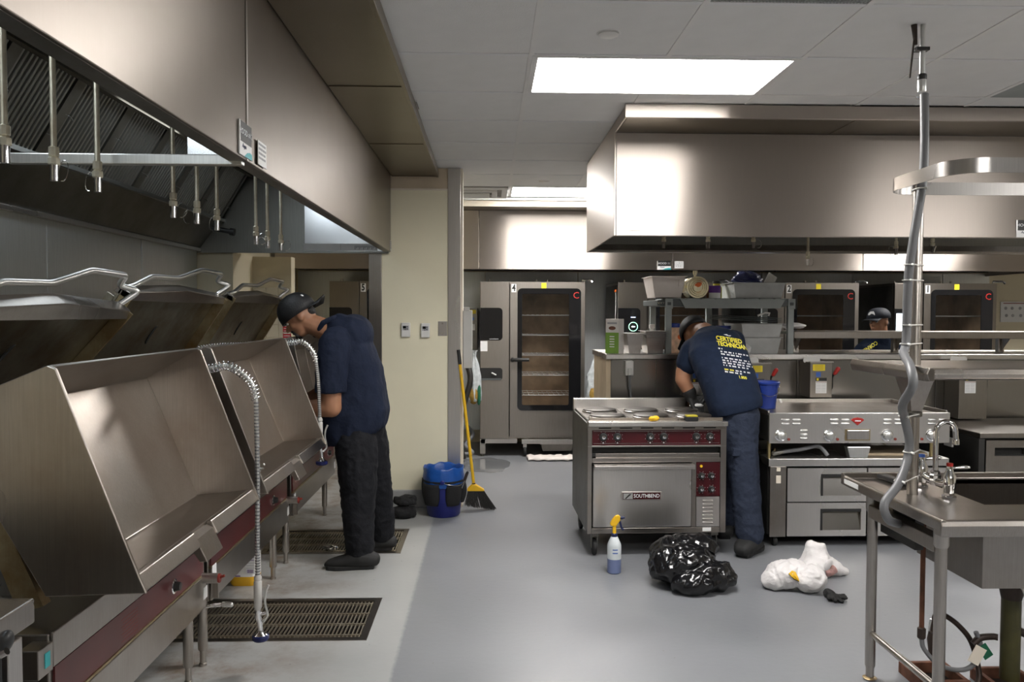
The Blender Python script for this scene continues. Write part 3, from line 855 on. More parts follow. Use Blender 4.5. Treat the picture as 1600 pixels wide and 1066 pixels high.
# ================================================================== tilting pans along the left wall
def tilt_pan(label, y0, y1, lidtop, legs, panel_y, seed, dx=0.0):
    rnd = random.Random(seed)
    t = thing('tilting_pan', label, 'tilting pan', (-1.6, (y0 + y1) / 2, 0), group='tilting braising pans in a row')
    ym = y0 + (y1 - y0) * 0.47
    A, I1, I2, F1, F2, C, D = (-1.2, 1.41), (-1.41, 1.29), (-1.21, 0.80), (-0.983, 0.824), (-0.958, 0.778), (-1.23, 0.772), (-1.52, 1.285)
    A2 = (-1.215, 1.414)
    F1, F2, C, I2 = [(p[0] - dx, p[1]) for p in (F1, F2, C, I2)]
    S2, S3 = (-0.94 - dx, 0.725), (-0.965 - dx, 0.722)
    w = 0.08
    # the trough: bottom, back and front wall in one sheet, and the lip in two flanges with the pouring spout between
    MB().prism([A, I1, I2, (-1.0 - dx, 0.822), (-1.0 - dx, 0.774), C, D, A2], 'y', y0 + 0.012, y1 - 0.012).build('pan_body', 'steel_pan', t, bevel=0.004)
    lip = [(-0.9995 - dx, 0.822), F1, F2, (-0.9995 - dx, 0.774)]
    for a, b in ((y0 + 0.012, ym - w), (ym + w, y1 - 0.012)):
        MB().prism(lip, 'y', a, b).build('lip_flange', 'steel_pan', t, bevel=0.003)
    MB().prism([(-0.9995 - dx, 0.812), (-0.975 - dx, 0.800), S2, S3, (-0.9995 - dx, 0.774)], 'y', ym - w, ym + w).build('pouring_spout', 'steel_pan', t, bevel=0.003)
    side = [A2, (-1.192, 1.405), (-0.975 - dx, 0.828), (-0.953 - dx, 0.775), (-1.23 - dx, 0.768), (-1.525, 1.285)]
    for a, b in ((y0, y0 + 0.012), (y1 - 0.012, y1)):
        MB().prism(side, 'y', a, b).build('pan_side', 'steel_pan', t, bevel=0.003)
    MB().prism([(-1.43, 1.09), (-1.50, 1.12), (-1.34, 0.70), (-1.27, 0.72)], 'y', y0 + 0.06, y0 + 0.10).build('support_arm', 'steel_rust', t)
    MB().prism([(-1.43, 1.09), (-1.50, 1.12), (-1.34, 0.70), (-1.27, 0.72)], 'y', y1 - 0.10, y1 - 0.06).build('support_arm', 'steel_rust', t)
    # lid, hinged at the back, with flanges, vent slot and a bent-tube handle
    H, T = Vector((-1.933, 0, 1.114)), Vector((lidtop[0], 0, lidtop[1]))
    d = (T - H).normalized()
    nrm = Vector((d.z, 0, -d.x))
    L = (T - H).length
    def LP(s_, o, y):
        return H + d * s_ + nrm * o + Vector((0, y, 0))
    ya, yb = y0 + 0.02, y1 - 0.02
    yc = (ya + yb) / 2
    def slab(s0, s1, o0, o1, a, b):
        return MB().add([LP(s0, o0, a), LP(s1, o0, a), LP(s1, o1, a), LP(s0, o1, a), LP(s0, o0, b), LP(s1, o0, b), LP(s1, o1, b), LP(s0, o1, b)],
                        [(0, 1, 2, 3), (7, 6, 5, 4), (0, 4, 5, 1), (1, 5, 6, 2), (2, 6, 7, 3), (3, 7, 4, 0)])
    lid = slab(0, L, -0.012, 0.0, ya, yb).build('lid', 'steel_lid', t, bevel=0.002)
    for a, b in ((ya, ya + 0.01), (yb - 0.01, yb)):
        slab(0, L, 0.0, 0.055, a, b).build('lid_flange', 'steel_rust', lid, bevel=0.002)
        slab(L * 0.12, L * 0.93, -0.05, -0.012, a, b).build('lid_skirt', 'steel_lid', lid, bevel=0.002)
    # peaked front edge of the lid
    pk = MB()
    n = 9
    ring = []
    for k in range(n):
        y = ya + (yb - ya) * k / (n - 1)
        hgt = 0.03 * (1 - abs(2 * k / (n - 1) - 1))
        ring.append([LP(L - 0.03, -0.03, y), LP(L - 0.03, 0.05, y), LP(L + 0.004 + hgt, 0.035, y), LP(L + 0.004 + hgt, -0.02, y)])
    vs = [p for r in ring for p in r]
    fs = []
    for k in range(n - 1):
        for q in range(4):
            fs.append((k * 4 + q, k * 4 + (q + 1) % 4, k * 4 + 4 + (q + 1) % 4, k * 4 + 4 + q))
    fs += [(0, 1, 2, 3), tuple((n - 1) * 4 + q for q in (3, 2, 1, 0))]
    pk.add(vs, fs).build('lid_front_edge', 'steel_table', lid, bevel=0.003)
    cr = []
    for k in range(9):
        a = PI * k / 8
        cr.append((math.cos(a) * 0.055, math.sin(a) * 0.026))
    for k in range(7, 0, -1):
        a = PI * k / 8
        cr.append((math.cos(a) * 0.055, math.sin(a) * 0.004))
    Ms = Matrix((d, Vector((0, -1, 0)), d.cross(Vector((0, -1, 0))))).transposed()
    MB().plate(cr, 0.004 if Ms.col[2].dot(nrm) > 0 else -0.004, Ms, LP(0.40, 0.0005, yc)).build('vent_slot', 'void_black', lid)
    hp = [(0.0, 0.0, 0.0), (0.04, 0.02, 0.012), (0.24, 0.0, 0.066), (0.5, 0.0, 0.072), (0.74, 0.01, 0.130), (0.965, 0.03, 0.122), (0.985, -0.012, 0.082), (1.035, 0.05, 0.062), (0.99, -0.01, 0.008)]
    path = []
    pts = [Vector((T.x + a, ya + (yb - ya) * f, T.z + b)) for f, a, b in hp]
    for k in range(len(pts)):          # tight radius bends
        if 0 < k < len(pts) - 1:
            p, q, r = pts[k - 1], pts[k], pts[k + 1]
            e = min(0.025, (q - p).length * 0.35, (r - q).length * 0.35)
            a, b = q + (p - q).normalized() * e, q + (r - q).normalized() * e
            for m in range(5):
                s_ = m / 4
                path.append(a * (1 - s_) ** 2 + q * 2 * s_ * (1 - s_) + b * s_ ** 2)
        else:
            path.append(pts[k])
    MB().tube(path, 0.0125, 12).build('lid_handle', 'aluminium', t, smooth=50)
    # console
    b0, b1 = y0 - 0.045, y1 + 0.025
    B(-2.05, -1.2, b0, b1, 0.32, 0.68).build('console', 'steel_table', t, bevel=0.004)
    B(-1.2, -1.192, b0 + 0.01, b1 - 0.01, 0.585, 0.683).build('console_top_strip', 'steel_table', t, bevel=0.003)
    rp = B(-1.2, -1.194, b0 + 0.02, b1 - 0.03, 0.468, 0.582).build('control_panel', 'red_panel', t)
    B(-1.2, -1.190, b0 + 0.01, b1 - 0.02, 0.460, 0.467).build('panel_edge', 'steel_rust', t)
    B(-1.2, -1.188, b0 + 0.01, b1 - 0.01, 0.32, 0.459).build('apron', 'steel_table', t, bevel=0.003)
    MX = Matrix.Rotation(PI / 2, 3, 'Y')
    MB().lathe([(0.028, 0), (0.028, 0.008), (0.022, 0.01), (0.022, 0.004)], (-1.194, panel_y, 0.523), 20, MX).build('dial_ring', 'chrome', rp, smooth=40)
    MB().lathe([(0.019, 0), (0.019, 0.012), (0.015, 0.03), (0.0, 0.031)], (-1.194, panel_y, 0.523), 18, MX).build('dial', 'black_plastic', rp, smooth=40)
    pr = MB()
    for k in range(7):
        pr.box(-1.1938, -1.1934, panel_y - 0.42 + (k % 2) * 0.01, panel_y - 0.30, 0.555 - k * 0.012, 0.5565 - k * 0.012)
    pr.build('print', 'red_dull', rp, kind='stuff')
    # crank at the far end
    yk = b1 - 0.045
    hub = MB().cyl((-1.2, yk, 0.452), (-1.125, yk, 0.452), 0.021, 16).build('crank_hub', 'steel', t, smooth=40)
    MB().cyl((-1.125, yk, 0.452), (-1.118, yk, 0.452), 0.019, 16).cyl((-1.12, yk, 0.455), (-1.10, yk, 0.462), 0.006, 8).build('hub_cap', 'red_dull', hub, smooth=40)
    B(-1.16, -1.135, yk + 0.02, yk + 0.032, 0.36, 0.452).build('crank_plate', 'steel_table', hub)
    B(-1.19, -1.186, yk - 0.002, yk + 0.04, 0.36, 0.41).build('rating_plate', 'white_paper', hub)
    for yl in legs:
        for xl in (-1.26, -1.98):
            lg = MB().lathe([(0.021, 0.32), (0.021, 0.075), (0.018, 0.07)], (xl, yl, 0), 16).build('leg', 'steel_leg', t, smooth=40)
            MB().lathe([(0.0135, 0.075), (0.0135, 0.014), (0.017, 0.012), (0.017, 0.0)], (xl, yl, 0), 12).build('foot', 'steel_leg', lg, smooth=40)
    return t
u1 = tilt_pan('nearest tilting braising pan, tipped forward with its lid raised', 2.219, 3.334, (-1.50, 1.588), (2.30, 3.33), 3.01, 1)
u2 = tilt_pan('middle tilting braising pan, tipped forward, its lip behind the coiled hose', 3.449, 4.72, (-1.572, 1.662), (3.50, 4.645), 4.40, 2)
u3 = tilt_pan('farthest tilting braising pan, beside the man in the backward cap', 4.88, 6.15, (-1.588, 1.675), (4.94, 6.11), 5.9, 3, 0.10)
# near end block of the first console and the crank lever below it
e = B(-1.24, -1.186, 2.10, 2.172, 0.585, 0.665).build('corner_block', 'steel_table', u1, bevel=0.003)
B(-1.186, -1.1845, 2.13, 2.155, 0.605, 0.645).build('sticker', 'teal_print', e)
lv = MB().tube([(-1.2, 3.375, 0.31), (-1.15, 3.375, 0.315), (-1.12, 3.375, 0.318)], 0.008, 8).build('lever', 'chrome', u1, smooth=50)
MB().cap((-1.125, 3.375, 0.318), (-1.095, 3.375, 0.316), 0.012, 0.011).build('lever_grip', 'aluminium', lv, smooth=60)
p = B(-1.188, -1.1865, 3.42, 3.47, 0.36, 0.47).build('data_plate', 'white_paper', u2)
p = B(-1.188, -1.1865, 4.86, 4.90, 0.36, 0.45).build('data_plate', 'white_paper', u3)
# crumbs of shredded foil left in the middle pan
cr = MB()
for k in range(60):
    c = Vector((-1.03 - random.random() * 0.13, 3.60 + random.gauss(0, 0.06), 0.832 + random.random() * 0.03))
    M = Matrix.Rotation(random.random() * 6, 3, 'Z') @ Matrix.Rotation(random.random() * 6, 3, 'X')
    cr.obox(c, (0.018, 0.01, 0.004), M)
o = cr.build('metal_shavings', 'aluminium', kind='stuff')
tag(o, 'little heap of shiny metal shavings in the middle tilting pan', 'shavings')

# ================================================================== pre-rinse sprayers
def sprayer(label, y, start, arc, hose, ztop_gun):
    x0 = start[0]
    t = thing('pre_rinse_sprayer', label, 'sprayer', (hose[-1][0], y, hose[-1][2] - 0.25), group='hanging pre-rinse sprayers')
    MB().tube([(-1.75, y, 0.72), (-1.75, y, start[2] - 0.12)], 0.012, 10).build('riser', 'steel', t, smooth=40)
    path = bezier([(-1.75, y, start[2] - 0.12), (-1.70, y, start[2] - 0.03), start] + arc + [hose[0]], 14)
    inner = path + bezier(hose, 8)[1:]
    MB().tube(inner, 0.0095, 10).build('hose', 'aluminium', t, smooth=60)
    # ribs of the flexible steel hose
    rb = MB()
    hp = bezier(hose, 60)
    acc = 0.0
    for a, b in zip(hp, hp[1:]):
        acc += (b - a).length
        if acc > 0.011:
            acc = 0
            rb.tube([a, a + (b - a).normalized() * 0.005], 0.0112, 8)
    rb.build('hose_rib', 'grey_conduit', t, kind='stuff')
    # spring round the arc
    P = [Vector(p) for p in path]
    S = [0]
    for a, b in zip(P, P[1:]):
        S.append(S[-1] + (b - a).length)
    turns = int(S[-1] / 0.0155)
    hel = []
    nn = turns * 9
    j = 0
    for k in range(nn):
        s_ = S[-1] * k / (nn - 1)
        while j < len(S) - 2 and S[j + 1] < s_:
            j += 1
        f = (s_ - S[j]) / max(1e-6, S[j + 1] - S[j])
        c = P[j].lerp(P[j + 1], f)
        T = (P[j + 1] - P[j]).normalized()
        u = Vector((0, 1, 0))
        w = T.cross(u)
        a = 2 * PI * turns * k / (nn - 1)
        hel.append(c + (u * math.cos(a) + w * math.sin(a)) * 0.019)
    MB().tube(hel, 0.0030, 6).build('spring', 'chrome', t, smooth=60)
    gx, gz = hose[-1][0], hose[-1][2]
    g = MB().lathe([(0.011, 0.0), (0.016, -0.01), (0.016, -0.02), (0.013, -0.025), (0.017, -0.03), (0.017, -0.14), (0.013, -0.15), (0.013, -0.17)], (gx, y, gz), 16).build('grip', 'grey_plastic', t, smooth=40)
    MB().tube([(gx, y, gz - 0.15), (gx, y, gz - 0.185), (gx + 0.008, y, gz - 0.21), (gx + 0.010, y, gz - 0.245)], [0.013, 0.015, 0.011, 0.010], 12).build('valve_body', 'chrome', t, smooth=50)
    MB().tube([(gx, y, gz - 0.175), (gx + 0.035, y, gz - 0.165)], 0.007, 8).build('valve_stem', 'chrome', t, smooth=50)
    MB().tube(bezier([(gx + 0.020, y, gz - 0.205), (gx + 0.040, y, gz - 0.175), (gx + 0.030, y, gz - 0.12), (gx + 0.034, y, gz - 0.075), (gx + 0.046, y, gz - 0.045)], 5), 0.0055, 8).build('lever', 'aluminium', t, smooth=60)
    hd = MB().lathe([(0.010, 0.0), (0.018, -0.012), (0.032, -0.022)], (gx + 0.010, y, gz - 0.24), 20, caps=False).build('spray_head', 'chrome', t, smooth=40)
    MB().lathe([(0.030, -0.020), (0.0355, -0.024), (0.0355, -0.038), (0.030, -0.044), (0.0, -0.044)], (gx + 0.010, y, gz - 0.24), 20).build('bumper', 'blue_vinyl', t, smooth=40)
sprayer('pre-rinse sprayer with coiled spring hanging low between the first two pans', 3.39, (-1.215, 3.39, 1.318), [(-1.10, 3.39, 1.335), (-1.01, 3.39, 1.27)], [(-0.985, 3.39, 1.19), (-0.982, 3.39, 0.9), (-0.985, 3.39, 0.6), (-0.985, 3.39, 0.44)], 0.44)
sprayer('pre-rinse sprayer in front of the man in the backward cap', 4.752, (-1.203, 4.752, 1.38), [(-1.11, 4.752, 1.392), (-1.045, 4.752, 1.332)], [(-1.025, 4.752, 1.273), (-1.012, 4.752, 1.154), (-1.008, 4.752, 1.025), (-1.005, 4.752, 0.936)], 0.936)

# ================================================================== floor drains
def drain(label, r):
    x0, x1, y0, y1 = r
    t = thing('floor_drain', label, 'floor drain', ((x0 + x1) / 2, (y0 + y1) / 2, 0), group='grated floor drains')
    B(x0, x1, y0, y1, -0.148, -0.14).build('pit', 'drain_dark', t)
    f = MB()
    f.box(x0, x1, y0, y0 + 0.035, -0.03, 0.003); f.box(x0, x1, y1 - 0.035, y1, -0.03, 0.003)
    f.box(x0, x0 + 0.035, y0 + 0.035, y1 - 0.035, -0.03, 0.003); f.box(x1 - 0.035, x1, y0 + 0.035, y1 - 0.035, -0.03, 0.003)
    f.box(x0, x1, y0, y0 + 0.004, -0.139, -0.03); f.box(x0, x1, y1 - 0.004, y1, -0.139, -0.03)
    f.box(x0, x0 + 0.004, y0 + 0.004, y1 - 0.004, -0.139, -0.03); f.box(x1 - 0.004, x1, y0 + 0.004, y1 - 0.004, -0.139, -0.03)
    f.build('frame', 'steel_table', t)
    n = 46
    me = B(-0.0026, 0.0026, y0 + 0.04, y1 - 0.04, -0.014, -0.004).mesh('bar')
    for k in range(n):
        o = link('bar', me, 'grate_bar', t)
        o.location.x = x0 + 0.045 + (x1 - x0 - 0.09) * k / (n - 1)
    for k in range(4):
        y = y0 + 0.075 + (y1 - y0 - 0.15) * k / 3
        B(x0 + 0.037, x1 - 0.037, y - 0.0045, y + 0.0045, -0.012, -0.0005).build('cross_rod', 'grate_bar', t)
drain('large grated floor drain in front of the middle tilting pan', DRAINS[0])
drain('grated floor drain behind the feet of the man in the backward cap', DRAINS[1])
o = MB().ell((-1.04, 5.20, 0.018), (0.05, 0.035, 0.018), n=14, m=8)
me = o.mesh('foil')
for v in me.vertices:
    q = noise.noise(v.co * 60) * 0.012
    v.co += Vector((q, noise.noise(v.co * 47) * 0.012, abs(q) * 0.3))
o = link('foil_scrap', me, 'chrome')
tag(o, 'crumpled scrap of foil on the far floor drain', 'foil')

# ================================================================== jug, near cabinet
t = thing('chemical_jug', 'white cleaning jug with yellow base under the middle tilting pan', 'jug', (-1.40, 4.58, 0), local=True)
def rr_loft(levels, n=6):
    b = MB()
    rings = []
    for w, d_, r, z in levels:
        rings.append([(x, y, z) for x, y in rounded(w, d_, r, n)])
    k = len(rings[0])
    vs = [p for r in rings for p in r]
    fs = [(j * k + i, j * k + (i + 1) % k, (j + 1) * k + (i + 1) % k, (j + 1) * k + i) for j in range(len(rings) - 1) for i in range(k)]
    fs += [tuple(range(k))[::-1], tuple(range((len(rings) - 1) * k, len(rings) * k))]
    return b.add(vs, fs)
rr_loft([(0.14, 0.11, 0.03, 0.0), (0.158, 0.125, 0.04, 0.015), (0.16, 0.128, 0.04, 0.055)]).build('base', 'yellow_liquid', t, smooth=50)
rr_loft([(0.16, 0.128, 0.04, 0.055), (0.16, 0.128, 0.04, 0.19), (0.14, 0.11, 0.04, 0.23), (0.06, 0.06, 0.028, 0.265), (0.045, 0.045, 0.02, 0.28)]).build('body', 'white_plastic', t, smooth=50)
MB().lathe([(0.022, 0.275), (0.022, 0.30), (0.0, 0.30)], (0, 0, 0), 14).build('lid', 'yellow_plastic', t, smooth=40)
q = B(0.02, 0.072, -0.066, -0.0642, 0.075, 0.185).build('label', 'white_paper', t)
for z0, z1, m in ((0.165, 0.168, 'purple_print'), (0.15, 0.153, 'purple_print'), (0.135, 0.137, 'grey_print'), (0.12, 0.122, 'grey_print'), (0.105, 0.107, 'grey_print')):
    B(0.024, 0.068, -0.0668, -0.066, z0, z1).build('print', m, q)
for k in range(6):
    B(0.03 + k * 0.006, 0.033 + k * 0.006, -0.0668, -0.066, 0.078, 0.098).build('bar_print', 'purple_print', q)
B(-0.081, -0.01, -0.0655, -0.0645, 0.058, 0.063).build('stripe', 'purple_print', t)

t = thing('steam_cabinet', 'stainless cabinet with a black lever knob cut off at the lower left corner', 'cabinet', (-1.4, 1.4, 0))
B(-1.75, -1.0, 0.8, 1.762, 0.875, 0.93).build('top', 'steel_table', t, bevel=0.004)
B(-1.72, -1.03, 0.85, 1.735, 0.12, 0.874).build('body', 'steel_table', t, bevel=0.003)
d = B(-1.03, -1.012, 0.9, 1.66, 0.2, 0.85).build('door_gasket', 'black_rubber', t)
B(-1.012, -1.004, 0.92, 1.625, 0.22, 0.82).build('door', 'steel_table', d, bevel=0.004)
B(-1.03, -1.006, 1.675, 1.725, 0.15, 0.86).build('door_post', 'steel', t, bevel=0.004)
MB().tube([(-1.0, 1.60, 0.86), (-0.965, 1.60, 0.88)], 0.008, 8).build('lever', 'chrome', t)
MB().ell((-0.985, 1.62, 0.887), (0.018, 0.018, 0.03), Matrix.Rotation(0.5, 3, 'Y')).build('knob', 'black_plastic', t, smooth=60)
MB().cyl((-1.08, 1.66, 0.93), (-1.08, 1.66, 1.0), 0.02, 12).build('post', 'steel', t, smooth=40)
for x in (-1.68, -1.07):
    for y in (0.9, 1.69):
        MB().cyl((x, y, 0), (x, y, 0.12), 0.022, 12).build('leg', 'steel_leg', t, smooth=40)

# ================================================================== combi ovens on the rear wall
ZO0, ZO1, YO = 0.195, 1.905, 8.6
def oven(label, num, x0, lit=None, racks=True, show_side=True):
    W, x1 = 1.14, x0 + 1.14
    t = thing('combi_oven', label, 'oven', (x0 + W / 2, YO + 0.45, 0), group='combi ovens in a row')
    xd = x0 + 0.325                                     # the door starts here
    yb = 9.5
    B(x0, x1, YO + 0.04, yb, ZO1 - 0.03, ZO1).build('top', 'steel_oven', t, bevel=0.003)
    B(x0, x1, YO + 0.04, yb, ZO0, ZO0 + 0.03).build('bottom', 'steel_oven', t)
    B(x0, x0 + 0.02, YO + 0.04, yb, ZO0 + 0.03, ZO1 - 0.03).build('side', 'steel_dark', t)
    B(x1 - 0.02, x1, YO + 0.04, yb, ZO0 + 0.03, ZO1 - 0.03).build('side', 'steel_dark', t)
    B(x0 + 0.02, x1 - 0.02, yb - 0.02, yb, ZO0 + 0.03, ZO1 - 0.03).build('back', 'steel_dark', t)
    B(x0 + 0.001, xd - 0.008, YO, YO + 0.04, ZO0 + 0.002, ZO1 - 0.001).build('control_column', 'steel_oven', t, bevel=0.004)
    # cavity
    cv = MB()
    c0, c1, cy = xd + 0.07, x1 - 0.07, yb - 0.1
    cv.box(c0 - 0.01, c0, YO + 0.05, cy, 0.45, 1.88).box(c1, c1 + 0.01, YO + 0.05, cy, 0.45, 1.88)
    cv.box(c0, c1, cy - 0.01, cy, 0.45, 1.88).box(c0, c1, YO + 0.05, cy - 0.01, 0.45, 0.46).box(c0, c1, YO + 0.05, cy - 0.01, 1.86, 1.87)
    cav = cv.build('cavity', 'oven_cavity', t)
    if racks:
        for k in range(5):
            z = 0.66 + k * 0.22
            r = MB()
            for q in range(3):
                r.tube([(c0 + 0.01, YO + 0.12 + q * 0.25, z), (c1 - 0.01, YO + 0.12 + q * 0.25, z)], 0.005, 6)
            for q in range(12):
                xx = c0 + 0.03 + q * (c1 - c0 - 0.06) / 11
                r.tube([(xx, YO + 0.12, z + 0.006), (xx, YO + 0.62, z + 0.006)], 0.003, 5)
            r.build('rack', 'aluminium', cav, kind='stuff')
    # door
    g0, g1, gz0, gz1 = xd + 0.09, x1 - 0.055, 0.515, 1.823
    dr = MB()
    dr.box(xd, g0, YO - 0.005, YO + 0.04, ZO0 + 0.03, ZO1 - 0.002).box(g1, x1 - 0.002, YO - 0.005, YO + 0.04, ZO0 + 0.03, ZO1 - 0.002)
    dr.box(g0, g1, YO - 0.005, YO + 0.04, ZO0 + 0.03, gz0).box(g0, g1, YO - 0.005, YO + 0.04, gz1, ZO1 - 0.002)
    d = dr.build('door', 'steel_oven', t)
    # black screen-printed border of the glass
    bw = [(g0 - 0.0, g1, gz0, gz1)]
    ox, oz = (g0 + g1) / 2, (gz0 + gz1) / 2
    outer = [(p[0] + ox, p[1] + oz) for p in rounded(g1 - g0 + 0.02, gz1 - gz0 + 0.02, 0.05, 6)]
    inner = [(p[0] + ox + (0.04 - 0.12) / 2, p[1] + oz) for p in rounded(g1 - g0 - 0.16, gz1 - gz0 - 0.1, 0.02, 6)]
    n = len(outer)
    bd = MB().add([(p[0], YO - 0.012, p[1]) for p in outer] + [(p[0], YO - 0.012, p[1]) for p in inner] + [(p[0], YO - 0.004, p[1]) for p in outer] + [(p[0], YO - 0.004, p[1]) for p in inner],
                  [(i, (i + 1) % n, n + (i + 1) % n, n + i) for i in range(n)] + [(i, 2 * n + i, 2 * n + (i + 1) % n, (i + 1) % n) for i in range(n)] + [(n + i, n + (i + 1) % n, 3 * n + (i + 1) % n, 3 * n + i) for i in range(n)])
    bd.build('glass_border', 'black_glass', d)
    MB().add([(p[0], YO - 0.006, p[1]) for p in inner], [tuple(range(n))]).build('glass', 'oven_glass', d)
    zh = 1.06
    h = MB().lathe([(0.0, -0.002), (0.026, 0.0), (0.026, 0.03), (0.018, 0.045)], (xd + 0.03, YO - 0.005, zh), 16, Matrix.Rotation(PI / 2, 3, 'X')).build('handle_boss', 'black_plastic', d, smooth=40)
    MB().tube([(xd + 0.03, YO - 0.04, zh), (xd + 0.08, YO - 0.055, zh), (xd + 0.205, YO - 0.055, zh)], [0.018, 0.021, 0.019], 12).build('handle', 'black_plastic', d, smooth=50)
    # control column details
    def rplate(name, w, h_, cxx, cz, mat, par, corners=(1, 0, 0, 1), r=0.04, yy=YO):
        return MB().plate(rounded(w, h_, r, 5, corners), 0.006, FRONT, (cxx, yy, cz)).build(name, mat, par)
    sc = rplate('control_screen', 0.243, 0.353, x0 + 0.122, 1.4445, 'black_glass', t)
    lp = rplate('hand_shower_recess', 0.243, 0.132, x0 + 0.122, 0.903, 'black_plastic', t, r=0.03)
    MB().cap((x0 + 0.13, YO - 0.02, 0.915), (x0 + 0.17, YO - 0.025, 0.895), 0.008, 0.008).build('hand_shower', 'white_plastic', lp, smooth=60)
    rplate('recess_lip', 0.22, 0.02, x0 + 0.122, 0.846, 'shelf_dark', lp, r=0.008, yy=YO - 0.006)
    text('brand_print', 'convotherm', 0.02, (x0 + 0.15, YO - 0.008, 1.285), FRONT, 'white_text', sc, 0.0004)
    if lit == 'green':
        MB().lathe([(0.045, 0), (0.051, 0.003), (0.045, 0.004)], (x0 + 0.165, YO - 0.007, 1.42), 28, Matrix.Rotation(PI / 2, 3, 'X'), caps=False).build('screen_ring', 'screen_green', sc)
        MB().plate([(-0.02, 0), (-0.005, 0.01), (-0.005, 0.004), (0.02, 0.004), (0.02, -0.004), (-0.005, -0.004), (-0.005, -0.01)], 0.001, FRONT, (x0 + 0.165, YO - 0.0075, 1.42)).build('screen_arrow', 'screen_white', sc)
        B(x0 + 0.14, x0 + 0.19, YO - 0.0075, YO - 0.0065, 1.518, 1.526).build('screen_bar', 'screen_blue', sc)
    if lit == 'white':
        B(x0 + 0.03, x0 + 0.17, YO - 0.0075, YO - 0.0065, 1.38, 1.44).build('screen_panel', 'screen_white', sc)
        B(x0 + 0.03, x0 + 0.17, YO - 0.0075, YO - 0.0065, 1.34, 1.375).build('screen_panel', 'screen_blue', sc)
    if lit == 'blue':
        B(x0 + 0.02, x0 + 0.12, YO - 0.0075, YO - 0.0065, 1.36, 1.57).build('screen_panel', 'screen_white', sc)
    # number card, yellow tag, red C
    nc = MB().plate([(-0.026, -0.045), (0.026, -0.045), (0.026, 0.045), (-0.026, 0.045)], 0.002, FRONT, (xd + 0.04, YO - 0.006, 1.835)).build('number_card', 'white_paper', d)
    text('number', num, 0.10, (xd + 0.04, YO - 0.010, 1.835), FRONT, 'black_plastic', nc, 0.0008, sx=0.75, bold=0.003)
    MB().plate([(-0.027, -0.03), (0.027, -0.03), (0.027, 0.03), (-0.027, 0.03)], 0.002, FRONT, ((g0 + g1) / 2 - 0.06, YO - 0.006, 1.862)).build('yellow_tag', 'yellow_label', d)
    lg = text('logo', 'C', 0.10, (x1 - 0.10, YO - 0.0135, 1.755), FRONT, 'red_plastic', d, 0.0012)
    # top hinge, door seam and cap
    MB().tube([(x1 - 0.03, YO + 0.02, ZO1 + 0.0), (x1 - 0.03, YO + 0.02, ZO1 + 0.02), (x1 + 0.05, YO - 0.02, ZO1 + 0.02), (x1 + 0.075, YO - 0.03, ZO1 - 0.005)], 0.012, 8).build('top_hinge', 'chrome', t, smooth=40)
    for xx in (x0 + 0.1, xd + 0.3, xd + 0.42):
        MB().cyl((xx, YO + 0.2, ZO1), (xx, YO + 0.2, ZO1 + 0.03), 0.015, 10).build('roof_fitting', 'steel', t, smooth=40)
    # base frame, feet and the roll-in trolley foot
    B(x0 + 0.01, xd + 0.08, YO + 0.01, YO + 0.05, ZO0 - 0.05, ZO0 - 0.001).build('base_rail', 'steel', t)
    for xx, yy in ((x0 + 0.03, YO + 0.03), (x1 - 0.05, yb - 0.1), (x0 + 0.03, yb - 0.1)):
        f = B(xx - 0.03, xx + 0.03, yy - 0.02, yy + 0.04, 0.03, ZO0 - 0.001).build('leg', 'steel', t, bevel=0.003)
        MB().cyl((xx, yy + 0.01, 0), (xx, yy + 0.01, 0.03), 0.02, 10).build('foot', 'steel_dark', f)
    B(xd + 0.13, x1 - 0.03, YO - 0.01, YO + 0.03, ZO0 - 0.055, ZO0 - 0.005).build('trolley_rail', 'steel', t, bevel=0.003)
    for xx in (xd + 0.165, x1 - 0.07):
        lg = B(xx - 0.02, xx + 0.02, YO - 0.005, YO + 0.025, 0.10, ZO0 - 0.05).build('trolley_leg', 'steel', t)
        MB().lathe([(0.05, -0.014), (0.055, -0.006), (0.055, 0.006), (0.05, 0.014)], (xx, YO + 0.015, 0.055), 20, Matrix.Rotation(PI / 2, 3, 'Y')).build('caster_wheel', 'black_rubber', lg, smooth=40)
    return t
o5 = oven('combi oven with number five, seen through the left opening', '5', -1.71, racks=False)
o4 = oven('combi oven with number four card, fully visible, brown lit interior', '4', -0.09)
o3 = oven('combi oven with a green ring on its screen, behind the shelf', '3', 1.41, lit='green')
o2 = oven('combi oven with number two card, left of the man by the ovens', '2', 2.92, lit='white')
o1 = oven('combi oven with number one card, farthest right behind the sink post', '1', 4.46, lit='blue')
p = B(-0.085, -0.01, YO - 0.002, YO, 1.15, 1.26).build('sticker', 'white_paper', o4)
# paper note on the side of oven three
nt_ = MB().add([(1.405, 8.75, 1.80), (1.395, 8.68, 1.79), (1.39, 8.67, 1.42), (1.405, 8.75, 1.40), (1.408, 8.75, 1.80), (1.398, 8.68, 1.79), (1.393, 8.67, 1.42), (1.408, 8.75, 1.40)],
              [(0, 1, 2, 3), (7, 6, 5, 4), (0, 4, 5, 1), (1, 5, 6, 2), (2, 6, 7, 3), (3, 7, 4, 0)]).build('note_sheet', 'white_paper', o3, label='white notice with an orange top edge')
B(1.388, 1.4, 8.67, 8.75, 1.80, 1.825).build('note_clip', 'orange_label', nt_)
